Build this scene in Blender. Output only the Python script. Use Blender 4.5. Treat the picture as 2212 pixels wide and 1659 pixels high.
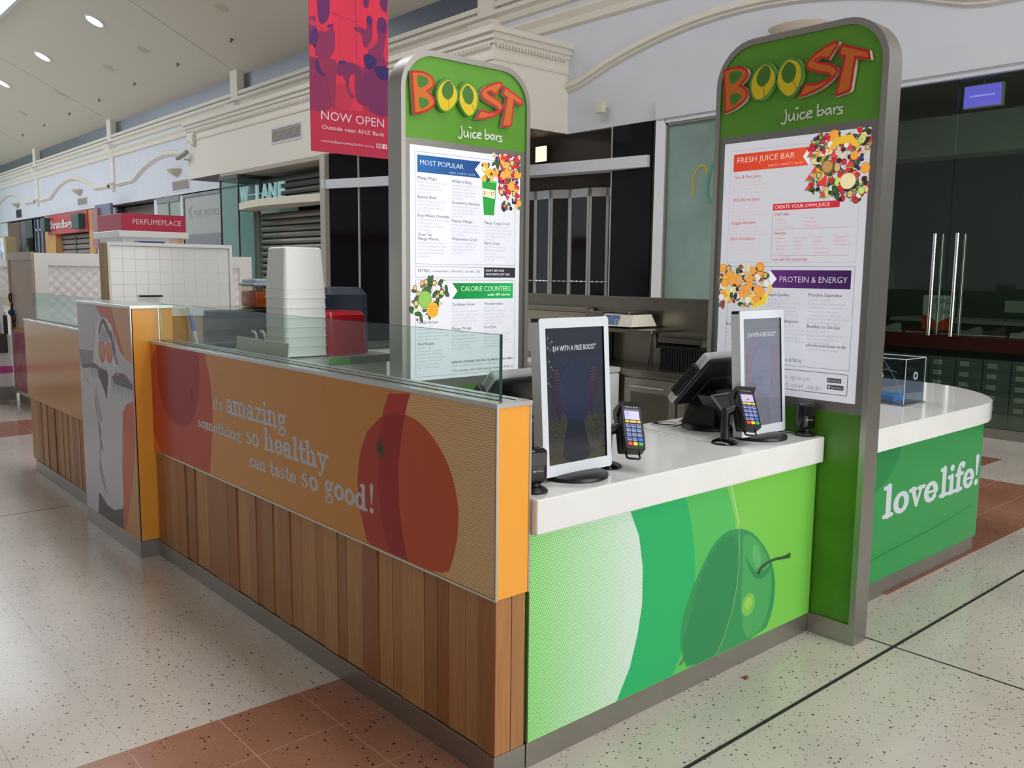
import bpy, bmesh, math, random
from mathutils import Vector, Matrix, geometry
PI = math.pi
random.seed(7)
SC = bpy.context.scene
COL = SC.collection
for o in list(bpy.data.objects): bpy.data.objects.remove(o)

# ------------------------------------------------ camera, sky, lights, exposure
cam = bpy.data.cameras.new('camera'); camo = bpy.data.objects.new('camera', cam); COL.objects.link(camo)
cam.sensor_fit = 'HORIZONTAL'; cam.sensor_width = 36; cam.lens = 30.7715; cam.clip_end = 200; cam.clip_start = .05
Rm = [[0.75165984, 0.07537391, -0.65522993], [-0.65947015, 0.10144179, -0.74485481], [0.01032508, 0.99198202, 0.12595657]]
Cm = [-1.71766, -2.020725, 1.65]
camo.matrix_world = Matrix([Rm[i] + [Cm[i]] for i in range(3)] + [[0, 0, 0, 1]])
SC.camera = camo
vs = SC.view_settings
vs.view_transform = 'Standard'; vs.look = 'None'; vs.gamma = 1; vs.use_curve_mapping = False; vs.exposure = 0.0
w = bpy.data.worlds.new('sky'); SC.world = w; w.use_nodes = True
w.node_tree.nodes['Background'].inputs[0].default_value = (.72, .86, 1, 1)
w.node_tree.nodes['Background'].inputs[1].default_value = .8
def area(name, loc, rot, sx, sy, power, col=(1, 1, 1)):
    l = bpy.data.lights.new(name, 'AREA'); l.shape = 'RECTANGLE'; l.size = sx; l.size_y = sy; l.energy = power; l.color = col
    o = bpy.data.objects.new(name, l); COL.objects.link(o); o.location = loc; o.rotation_euler = rot; return o
# daylight falling through the long roof skylight, and through the glazed entrance at the near end of the mall
area('skylight_daylight', (-1, 33, 9.3), (0, 0, 0), 9.6, 27, 2000, (.9, .95, 1))
area('ceiling_fill', (2.2, 4, 8.36), (0, 0, 0), 2, 22, 560, (.97, .98, 1))  # added fill light below the flat ceiling, brightens the kiosk end; no fittings modelled
area('entrance_daylight', (2.6, -9.6, 2.9), (PI/2, 0, 0), 8.2, 5, 590, (1, .97, .93))

# ------------------------------------------------ materials
def lin(c):
    r = []
    for x in c[:3]:
        x = x/255.0
        r.append(x/12.92 if x <= .04045 else ((x+.055)/1.055)**2.4)
    return (r[0], r[1], r[2], 1)
MATS = {}
def mat(name, col=(200, 200, 200), rough=.5, metal=0, spec=.5, emit=0, ecol=None, noise=0, nscale=8, stretch=(1, 1, 1), bump=0, bscale=60, ncol=None):
    if name in MATS: return MATS[name]
    m = bpy.data.materials.new(name); m.use_nodes = True; MATS[name] = m
    nt = m.node_tree; b = nt.nodes['Principled BSDF']
    b.inputs['Base Color'].default_value = lin(col); b.inputs['Roughness'].default_value = rough
    b.inputs['Metallic'].default_value = metal; b.inputs['Specular IOR Level'].default_value = spec
    if emit:
        b.inputs['Emission Color'].default_value = lin(ecol or col); b.inputs['Emission Strength'].default_value = emit
    tc = None
    if noise or bump:
        tc = nt.nodes.new('ShaderNodeTexCoord'); mp = nt.nodes.new('ShaderNodeMapping'); nt.links.new(tc.outputs['Object'], mp.inputs[0])
        mp.inputs['Scale'].default_value = stretch
    if noise:
        n = nt.nodes.new('ShaderNodeTexNoise'); n.inputs['Scale'].default_value = nscale; n.inputs['Detail'].default_value = 5
        nt.links.new(mp.outputs[0], n.inputs[0])
        r = nt.nodes.new('ShaderNodeMapRange'); r.inputs[1].default_value = .3; r.inputs[2].default_value = .7
        nt.links.new(n.outputs[0], r.inputs[0])
        mx = nt.nodes.new('ShaderNodeMix'); mx.data_type = 'RGBA'
        c2 = ncol or [max(0, c*(1-noise)) for c in col]
        mx.inputs[6].default_value = lin(c2); mx.inputs[7].default_value = lin(col)
        nt.links.new(r.outputs[0], mx.inputs[0]); nt.links.new(mx.outputs[2], b.inputs['Base Color'])
    if bump:
        n2 = nt.nodes.new('ShaderNodeTexNoise'); n2.inputs['Scale'].default_value = bscale; nt.links.new(mp.outputs[0], n2.inputs[0])
        bp = nt.nodes.new('ShaderNodeBump'); bp.inputs['Strength'].default_value = bump; bp.inputs['Distance'].default_value = .002
        nt.links.new(n2.outputs[0], bp.inputs['Height']); nt.links.new(bp.outputs[0], b.inputs['Normal'])
    return m
def ink(name, rough=.35, emit=0, spec=.5, coat=0):
    """printed surface: colour comes from the mesh's own colour attribute"""
    if name in MATS: return MATS[name]
    m = bpy.data.materials.new(name); m.use_nodes = True; MATS[name] = m
    nt = m.node_tree; b = nt.nodes['Principled BSDF']; a = nt.nodes.new('ShaderNodeAttribute'); a.attribute_name = 'ink'
    nt.links.new(a.outputs['Color'], b.inputs['Base Color']); b.inputs['Roughness'].default_value = rough
    b.inputs['Specular IOR Level'].default_value = spec; b.inputs['Coat Weight'].default_value = coat; b.inputs['Coat Roughness'].default_value = .05
    if emit:
        nt.links.new(a.outputs['Color'], b.inputs['Emission Color']); b.inputs['Emission Strength'].default_value = emit
    return m
def glass(name, tint=(236, 246, 242), refl=1.0, rough=0.0):
    if name in MATS: return MATS[name]
    m = bpy.data.materials.new(name); m.use_nodes = True; MATS[name] = m
    nt = m.node_tree; nt.nodes.remove(nt.nodes['Principled BSDF']); out = nt.nodes['Material Output']
    t = nt.nodes.new('ShaderNodeBsdfTransparent'); t.inputs[0].default_value = lin(tint)
    g = nt.nodes.new('ShaderNodeBsdfGlossy'); g.inputs['Roughness'].default_value = rough
    lw = nt.nodes.new('ShaderNodeLayerWeight'); lw.inputs[0].default_value = .5          # Schlick: the same from both sides of the thin pane
    pw = nt.nodes.new('ShaderNodeMath'); pw.operation = 'POWER'; pw.inputs[1].default_value = 5; nt.links.new(lw.outputs['Facing'], pw.inputs[0])
    ma = nt.nodes.new('ShaderNodeMath'); ma.operation = 'MULTIPLY_ADD'; ma.inputs[1].default_value = .96; ma.inputs[2].default_value = .04; nt.links.new(pw.outputs[0], ma.inputs[0])
    mu = nt.nodes.new('ShaderNodeMath'); mu.operation = 'MULTIPLY'; mu.inputs[1].default_value = refl; mu.use_clamp = True
    nt.links.new(ma.outputs[0], mu.inputs[0])
    mx = nt.nodes.new('ShaderNodeMixShader'); nt.links.new(mu.outputs[0], mx.inputs[0])
    nt.links.new(t.outputs[0], mx.inputs[1]); nt.links.new(g.outputs[0], mx.inputs[2]); nt.links.new(mx.outputs[0], out.inputs[0])
    return m
def terrazzo(name, base, base2, chip, chips=.3, scale=42, rough=.16, chip2=None):
    m = bpy.data.materials.new(name); m.use_nodes = True; MATS[name] = m
    nt = m.node_tree; b = nt.nodes['Principled BSDF']; L = nt.links.new
    geo = nt.nodes.new('ShaderNodeNewGeometry')
    nz = nt.nodes.new('ShaderNodeTexNoise'); nz.inputs['Scale'].default_value = 1.3; nz.inputs['Detail'].default_value = 6; L(geo.outputs['Position'], nz.inputs[0])
    mr = nt.nodes.new('ShaderNodeMapRange'); mr.inputs[1].default_value = .35; mr.inputs[2].default_value = .65; L(nz.outputs[0], mr.inputs[0])
    mx = nt.nodes.new('ShaderNodeMix'); mx.data_type = 'RGBA'; mx.inputs[6].default_value = lin(base); mx.inputs[7].default_value = lin(base2); L(mr.outputs[0], mx.inputs[0])
    mp = nt.nodes.new('ShaderNodeMapping'); mp.inputs['Scale'].default_value = (1, 1, .02); L(geo.outputs['Position'], mp.inputs[0])
    cur = mx.outputs[2]
    for sc, thr, prob, c in ((scale, .21, chips, chip), (scale*2.1, .26, chips*.8, chip2 or chip)):
        # stretched, warped cells so the chips look like slivers of stone
        wz = nt.nodes.new('ShaderNodeTexNoise'); wz.inputs['Scale'].default_value = sc*.8; L(mp.outputs[0], wz.inputs[0])
        vm = nt.nodes.new('ShaderNodeVectorMath'); vm.operation = 'SCALE'; vm.inputs['Scale'].default_value = .7/sc; L(wz.outputs['Color'], vm.inputs[0])
        va = nt.nodes.new('ShaderNodeVectorMath'); va.operation = 'ADD'; L(mp.outputs[0], va.inputs[0]); L(vm.outputs[0], va.inputs[1])
        vo = nt.nodes.new('ShaderNodeTexVoronoi'); vo.inputs['Scale'].default_value = sc; L(va.outputs[0], vo.inputs['Vector'])
        lt = nt.nodes.new('ShaderNodeMath'); lt.operation = 'LESS_THAN'; lt.inputs[1].default_value = thr; L(vo.outputs['Distance'], lt.inputs[0])
        sp = nt.nodes.new('ShaderNodeSeparateColor'); L(vo.outputs['Color'], sp.inputs[0])
        l2 = nt.nodes.new('ShaderNodeMath'); l2.operation = 'LESS_THAN'; l2.inputs[1].default_value = prob; L(sp.outputs[0], l2.inputs[0])
        mu = nt.nodes.new('ShaderNodeMath'); mu.operation = 'MULTIPLY'; L(lt.outputs[0], mu.inputs[0]); L(l2.outputs[0], mu.inputs[1])
        m2 = nt.nodes.new('ShaderNodeMix'); m2.data_type = 'RGBA'; L(mu.outputs[0], m2.inputs[0]); L(cur, m2.inputs[6]); m2.inputs[7].default_value = lin(c)
        cur = m2.outputs[2]
    L(cur, b.inputs['Base Color']); b.inputs['Roughness'].default_value = rough
    return m
def halftone(name, bg, dot_from, dot_to, axis, a0, a1, pitch, rough=.3, tilt=0.0):
    """printed dot screen: dots of one size whose ink fades across the panel"""
    m = bpy.data.materials.new(name); m.use_nodes = True; MATS[name] = m
    nt = m.node_tree; b = nt.nodes['Principled BSDF']; L = nt.links.new
    geo = nt.nodes.new('ShaderNodeNewGeometry'); sep = nt.nodes.new('ShaderNodeSeparateXYZ'); L(geo.outputs['Position'], sep.inputs[0])
    def mth(op, a, bb=None):
        n = nt.nodes.new('ShaderNodeMath'); n.operation = op
        for i, v in enumerate((a, bb)):
            if v is None: continue
            if isinstance(v, (int, float)): n.inputs[i].default_value = v
            else: L(v, n.inputs[i])
        return n.outputs[0]
    u = sep.outputs[axis]; v = sep.outputs[2]
    row = mth('DIVIDE', v, pitch*.866); ri = mth('FLOOR', row)
    half = mth('MULTIPLY', mth('MODULO', mth('ADD', ri, 1000), 2), .5)
    uu = mth('ADD', mth('DIVIDE', u, pitch), half)
    du = mth('SUBTRACT', mth('FRACT', mth('ADD', uu, 100)), .5); dv = mth('MULTIPLY', mth('SUBTRACT', mth('FRACT', row), .5), .866)
    d = mth('SQRT', mth('ADD', mth('MULTIPLY', du, du), mth('MULTIPLY', dv, dv)))
    isdot = mth('LESS_THAN', d, .27)
    mr = nt.nodes.new('ShaderNodeMapRange'); mr.inputs[1].default_value = a0; mr.inputs[2].default_value = a1; L(u, mr.inputs[0])
    mx = nt.nodes.new('ShaderNodeMix'); mx.data_type = 'RGBA'; mx.inputs[6].default_value = lin(dot_from); mx.inputs[7].default_value = lin(dot_to); L(mr.outputs[0], mx.inputs[0])
    bgm = nt.nodes.new('ShaderNodeMix'); bgm.data_type = 'RGBA'; bgm.inputs[6].default_value = lin(bg[0]); bgm.inputs[7].default_value = lin(bg[1]); L(mr.outputs[0], bgm.inputs[0])
    m2 = nt.nodes.new('ShaderNodeMix'); m2.data_type = 'RGBA'; L(isdot, m2.inputs[0]); L(bgm.outputs[2], m2.inputs[6]); L(mx.outputs[2], m2.inputs[7])
    L(m2.outputs[2], b.inputs['Base Color']); b.inputs['Roughness'].default_value = rough
    return m
INK = ink('printed_film', .3, 0, .3, .0)
INKG = ink('glossy_print', .12, 0, .5)
INKM = ink('matt_print', .6)
INKL = ink('backlit_print', .25, .55)
INKS = ink('screen_print', .08, .5)
STEEL = mat('brushed_steel', (178, 175, 170), .36, 1, bump=.06, bscale=160, stretch=(1, 1, 12))
STEELD = mat('dull_steel', (164, 160, 152), .45, .95)
SKIRT = mat('skirting_steel', (176, 172, 166), .34, .9, noise=.1, nscale=2)
STEELK = mat('kitchen_steel', (142, 138, 128), .3, 1)
ALU = mat('aluminium_trim', (200, 200, 200), .3, 1)
WHITE = mat('white_stone_top', (240, 240, 238), .12, noise=.02, nscale=6)
WALLW = mat('white_wall_paint', (212, 215, 223), .75, noise=.02, nscale=2)
BLACKP = mat('black_plastic', (20, 20, 21), .38)
BLACKG = mat('black_gloss', (12, 12, 13), .08)
DARKR = mat('dark_rubber', (22, 22, 22), .6)
CREAM = mat('cream_plastic', (214, 208, 192), .45)
PWHITE = mat('white_plastic', (236, 238, 238), .3)
GLS = glass('clear_glass')
CHROME = mat('polished_chrome', (225, 225, 220), .08, 1)

# ------------------------------------------------ mesh helpers
ROOT = {}
class MB:
    def __init__(s): s.v = []; s.f = []; s.c = []; s.col = (1, 1, 1, 1); s.T = None; s.smooth = False; s.mi = []; s.m = 0
    def add(s, vs, fs, col=None, m=None):
        k = len(s.v)
        for p in vs:
            p = Vector(p)
            if s.T is not None: p = s.T @ p
            s.v.append(p)
        c = lin(col) if col else s.col
        for f in fs: s.f.append([k+i for i in f]); s.c.append(c); s.mi.append(s.m if m is None else m)
        return s
    def box(s, x0, x1, y0, y1, z0, z1, col=None, m=None):
        vs = [(x, y, z) for x in (x0, x1) for y in (y0, y1) for z in (z0, z1)]
        return s.add(vs, [(0, 1, 3, 2), (4, 6, 7, 5), (0, 4, 5, 1), (2, 3, 7, 6), (0, 2, 6, 4), (1, 5, 7, 3)], col, m)
    def cbox(s, x0, x1, y0, y1, z0, z1, b=.004, col=None, m=None, seg=2):
        """box with rounded edges"""
        bm = bmesh.new(); bmesh.ops.create_cube(bm, size=1)
        for v in bm.verts: v.co = Vector(((x0+x1)/2+v.co.x*(x1-x0), (y0+y1)/2+v.co.y*(y1-y0), (z0+z1)/2+v.co.z*(z1-z0)))
        bmesh.ops.bevel(bm, geom=list(bm.edges), offset=b, segments=seg, affect='EDGES', profile=.5)
        bm.verts.index_update(); s.add([v.co.copy() for v in bm.verts], [[v.index for v in f.verts] for f in bm.faces], col, m)
        bm.free(); return s
    def cyl(s, p0, p1, r0, r1=None, n=20, caps=True, col=None, m=None):
        r1 = r0 if r1 is None else r1
        p0 = Vector(p0); p1 = Vector(p1); d = (p1-p0).normalized()
        a = d.orthogonal().normalized(); b = d.cross(a)
        vs = []
        for p, r in ((p0, r0), (p1, r1)):
            for i in range(n):
                t = 2*PI*i/n; vs.append(p+a*(r*math.cos(t))+b*(r*math.sin(t)))
        fs = [(i, (i+1) % n, n+(i+1) % n, n+i) for i in range(n)]
        if caps: fs += [list(range(n))[::-1], list(range(n, 2*n))]
        return s.add(vs, fs, col, m)
    def lathe(s, c, prof, n=28, sx=1, sy=1, col=None, m=None):
        vs = []; c = Vector(c)
        for r, z in prof:
            for i in range(n):
                t = 2*PI*i/n; vs.append(c+Vector((r*sx*math.cos(t), r*sy*math.sin(t), z)))
        fs = []
        for j in range(len(prof)-1):
            for i in range(n): fs.append((j*n+i, j*n+(i+1) % n, (j+1)*n+(i+1) % n, (j+1)*n+i))
        fs.append(list(range(n))[::-1]); fs.append(list(range((len(prof)-1)*n, len(prof)*n)))
        return s.add(vs, fs, col, m)
    def tube(s, pts, r, n=8, col=None, m=None, closed=False):
        pts = [Vector(p) for p in pts]; k = len(pts); vs = []
        up = Vector((0.13, .29, .94))
        for i, p in enumerate(pts):
            if closed: d = pts[(i+1) % k]-pts[i-1]
            else: d = pts[min(i+1, k-1)]-pts[max(i-1, 0)]
            d.normalize(); a = d.cross(up)
            if a.length < 1e-3: a = d.orthogonal()
            a.normalize(); b = d.cross(a)
            for j in range(n):
                t = 2*PI*j/n; vs.append(p+a*(r*math.cos(t))+b*(r*math.sin(t)))
        fs = []
        for i in range(k if closed else k-1):
            for j in range(n): fs.append((i*n+j, i*n+(j+1) % n, ((i+1) % k)*n+(j+1) % n, ((i+1) % k)*n+j))
        if not closed: fs += [list(range(n))[::-1], list(range((k-1)*n, k*n))]
        return s.add(vs, fs, col, m)
    def prism(s, poly, fr, d0, d1, col=None, m=None, ends=(1, 1), col_end=None):
        """extrude 2-D poly (convex or not) in frame fr=(origin, U, V, N) from depth d0 to d1"""
        O, U, V, N = fr; n = len(poly)
        P = lambda p, d: O+U*p[0]+V*p[1]+N*d
        vs = [P(p, d0) for p in poly]+[P(p, d1) for p in poly]
        tri = geometry.tessellate_polygon([[Vector((p[0], p[1], 0)) for p in poly]])
        s.add(vs, [(i, (i+1) % n, n+(i+1) % n, n+i) for i in range(n)], col, m)
        if ends[0]: s.add(vs[:n], [t for t in tri], col_end or col, m)
        if ends[1]: s.add(vs[n:], [t for t in tri], col_end or col, m)
        return s
    def build(s, name, material, parent=None, world=True, smooth=None, kind=None, label=None):
        me = bpy.data.meshes.new(name)
        off = Vector((0, 0, 0))
        if parent is not None and world: off = ROOT.get(rootof(parent).name, Vector((0, 0, 0)))
        me.from_pydata([tuple(p-off) for p in s.v], [], s.f)
        ms = material if isinstance(material, (list, tuple)) else [material]
        for q in ms: me.materials.append(q)
        if any(q.name in ('printed_film', 'glossy_print', 'matt_print', 'backlit_print', 'screen_print') for q in ms):
            at = me.color_attributes.new('ink', 'FLOAT_COLOR', 'CORNER'); k = 0
            buf = []
            for f, c in zip(s.f, s.c): buf += list(c)*len(f)
            at.data.foreach_set('color', buf)
        if len(ms) > 1: me.polygons.foreach_set('material_index', s.mi)
        bm = bmesh.new(); bm.from_mesh(me); bmesh.ops.recalc_face_normals(bm, faces=bm.faces) if not getattr(s, 'flat', False) else None
        if smooth:
            bmesh.ops.remove_doubles(bm, verts=bm.verts, dist=1e-5)
            for f in bm.faces: f.smooth = True
            for e in bm.edges:
                if len(e.link_faces) == 2 and e.calc_face_angle(0) > math.radians(smooth if smooth > 1 else 38): e.smooth = False
        bm.to_mesh(me); bm.free(); me.update()
        o = bpy.data.objects.new(name, me); COL.objects.link(o)
        if parent is not None: o.parent = parent
        if kind: o['kind'] = kind
        if label: o['label'] = label
        return o
def rootof(o):
    while o.parent: o = o.parent
    return o
def thing(name, label, cat, loc=(0, 0, 0), rz=0, group=None):
    o = bpy.data.objects.new(name, None); COL.objects.link(o); o.empty_display_size = .1
    o.location = loc; o.rotation_euler = (0, 0, rz); o['label'] = label; o['category'] = cat
    if group: o['group'] = group
    ROOT[o.name] = Vector(loc); return o
def tag(o, label, cat, group=None):
    o['label'] = label; o['category'] = cat
    if group: o['group'] = group
    return o
def B(*a): return MB().box(*a)
def struct(name, mb, m, parent=None, **k):
    o = mb.build(name, m, parent, **k)
    if parent is None: o['kind'] = 'structure'
    return o
def copy_thing(root, loc=None, rz=None, label=None):
    r = root.copy(); COL.objects.link(r)
    def rec(a, b):
        for ch in list(a.children):
            c = ch.copy(); COL.objects.link(c); c.parent = b; rec(ch, c)
    rec(root, r)
    if loc is not None: r.location = loc
    if rz is not None: r.rotation_euler = (0, 0, rz)
    if label: r['label'] = label
    return r
FRY = lambda x0, y, z0: (Vector((x0, y, z0)), Vector((1, 0, 0)), Vector((0, 0, 1)), Vector((0, -1, 0)))     # faces -Y, reads left to right along +X
FRX = lambda x, y0, z0: (Vector((x, y0, z0)), Vector((0, -1, 0)), Vector((0, 0, 1)), Vector((-1, 0, 0)))    # faces -X, reads along -Y
def rrect(x0, x1, z0, z1, r, n=5, corners=(1, 1, 1, 1)):
    out = []
    for (cx, cz, a, on) in ((x1-r, z1-r, 0, corners[1]), (x0+r, z1-r, 90, corners[0]), (x0+r, z0+r, 180, corners[3]), (x1-r, z0+r, 270, corners[2])):
        if not on:
            out.append((cx+r*(1 if a in (0, 270) else -1), cz+r*(1 if a in (0, 90) else -1))); continue
        for i in range(n+1):
            t = math.radians(a+90*i/n); out.append((cx+r*math.cos(t), cz+r*math.sin(t)))
    return out
def inset(poly, d):
    n = len(poly); A = sum(poly[i][0]*poly[(i+1) % n][1]-poly[(i+1) % n][0]*poly[i][1] for i in range(n)); sg = 1 if A > 0 else -1
    out = []
    for i in range(n):
        p0, p1, p2 = Vector(poly[i-1]), Vector(poly[i]), Vector(poly[(i+1) % n])
        e1 = (p1-p0); e2 = (p2-p1)
        if e1.length < 1e-7 or e2.length < 1e-7: out.append(tuple(p1)); continue
        e1.normalize(); e2.normalize(); n1 = Vector((-e1.y, e1.x))*sg; n2 = Vector((-e2.y, e2.x))*sg
        b = n1+n2; l = b.length
        if l < .3: b = n1*1.0; k = 1
        else: b = b/l; k = 1/max(.55, b.dot(n1))
        out.append(tuple(p1+b*d*k))
    return out
def smoothpoly(P, it=1):
    for _ in range(it):
        Q = []
        for i in range(len(P)):
            a, b = P[i], P[(i+1) % len(P)]
            Q += [(a[0]*.75+b[0]*.25, a[1]*.75+b[1]*.25), (a[0]*.25+b[0]*.75, a[1]*.25+b[1]*.75)]
        P = Q
    return P

class Print(MB):
    """flat print on a surface: every colour lies a hair's breadth above the one before"""
    def __init__(s, fr, step=.00006, d0=.0003):
        MB.__init__(s); s.fr = fr; s.step = step; s.d0 = d0; s.flat = True; s.clip = None; s.k = 0
    def P(s, p, layer): O, U, V, N = s.fr; return O+U*p[0]+V*p[1]+N*(s.d0+layer*s.step+(s.k % 13)*4e-6)
    def poly(s, pts, col, layer=0):
        if s.clip:
            pts = clip_rect(pts, *s.clip)
            if len(pts) < 3: return s
        s.k += 1
        tri = geometry.tessellate_polygon([[Vector((p[0], p[1], 0)) for p in pts]])
        vs = [s.P(p, layer) for p in pts]; fs = []
        for t in tri:
            a, b, c = [Vector(pts[i]) for i in t]
            if (b-a).cross(c-a) < 0: t = (t[0], t[2], t[1])
            fs.append(t)
        return s.add(vs, fs, col)
    def rect(s, x0, x1, z0, z1, col, layer=0): return s.poly([(x0, z0), (x1, z0), (x1, z1), (x0, z1)], col, layer)
    def frame(s, x0, x1, z0, z1, t, col, layer=0):
        s.rect(x0, x1, z1-t, z1, col, layer); s.rect(x0, x1, z0, z0+t, col, layer); s.rect(x0, x0+t, z0, z1, col, layer); return s.rect(x1-t, x1, z0, z1, col, layer)
    def ell(s, cx, cz, rx, rz, col, layer=0, n=18, a=0):
        c, q = math.cos(a), math.sin(a)
        return s.poly([(cx+rx*math.cos(t)*c-rz*math.sin(t)*q, cz+rx*math.cos(t)*q+rz*math.sin(t)*c) for t in [2*PI*i/n for i in range(n)]], col, layer)
    def stroke(s, pts, wd, col, layer=0, caps=True, n=8):
        ws = wd if isinstance(wd, (list, tuple)) else [wd]*len(pts)
        V2 = [Vector(p) for p in pts]
        for i in range(len(V2)-1):
            a, b = V2[i], V2[i+1]; d = b-a
            if d.length < 1e-7: continue
            d.normalize(); nn = Vector((-d.y, d.x))
            s.poly([tuple(a-nn*ws[i]/2), tuple(b-nn*ws[i+1]/2), tuple(b+nn*ws[i+1]/2), tuple(a+nn*ws[i]/2)], col, layer)
        for i, p in enumerate(V2):
            if caps or 0 < i < len(V2)-1: s.ell(p.x, p.y, ws[i]/2, ws[i]/2, col, layer, n)
        return s
    def text(s, txt, x, z, size, col, layer=1, align='L', width=None, bold=0.0, shear=0.0, sp=1.0):
        tv, tf, x0, x1 = text_tris(txt, bold, sp)
        if not tv: return s
        kx = size if width is None else width/(x1-x0)
        wtot = (x1-x0)*kx
        ox = x-(x0*kx) if align == 'L' else (x-x0*kx-wtot/2 if align == 'C' else x-x0*kx-wtot)
        return s.add([s.P((ox+p[0]*kx+p[1]*size*shear, z+p[1]*size), layer) for p in tv], tf, col)
def clip_rect(P, x0, x1, z0, z1):
    for ax, lim, sg in ((0, x0, 1), (0, x1, -1), (1, z0, 1), (1, z1, -1)):
        Q = []
        for i in range(len(P)):
            a, b = P[i-1], P[i]
            ia, ib = sg*(a[ax]-lim) >= 0, sg*(b[ax]-lim) >= 0
            if ia != ib:
                t = (lim-a[ax])/(b[ax]-a[ax]); q = [a[0]+t*(b[0]-a[0]), a[1]+t*(b[1]-a[1])]; q[ax] = lim; Q.append(tuple(q))
            if ib: Q.append(b)
        P = Q
        if not P: return P
    return P
_TC = {}
def text_tris(txt, bold=0.0, sp=1.0):
    k = (txt, bold, sp)
    if k in _TC: return _TC[k]
    cu = bpy.data.curves.new('t', 'FONT'); cu.body = txt; cu.size = 1; cu.offset = bold; cu.resolution_u = 2; cu.space_character = sp; cu.fill_mode = 'BOTH' if False else 'FRONT'
    ob = bpy.data.objects.new('t', cu); me = ob.to_mesh()
    tv = [(v.co.x, v.co.y) for v in me.vertices]; tf = []
    for f in me.polygons:
        vi = list(f.vertices)
        a, b, c = [Vector(tv[i]) for i in vi[:3]]
        if (b-a).cross(c-a) < 0: vi = vi[::-1]
        tf.append(vi)
    ob.to_mesh_clear(); bpy.data.objects.remove(ob); bpy.data.curves.remove(cu)
    x0 = min([p[0] for p in tv] or [0]); x1 = max([p[0] for p in tv] or [1])
    _TC[k] = (tv, tf, x0, x1); return _TC[k]

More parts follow.
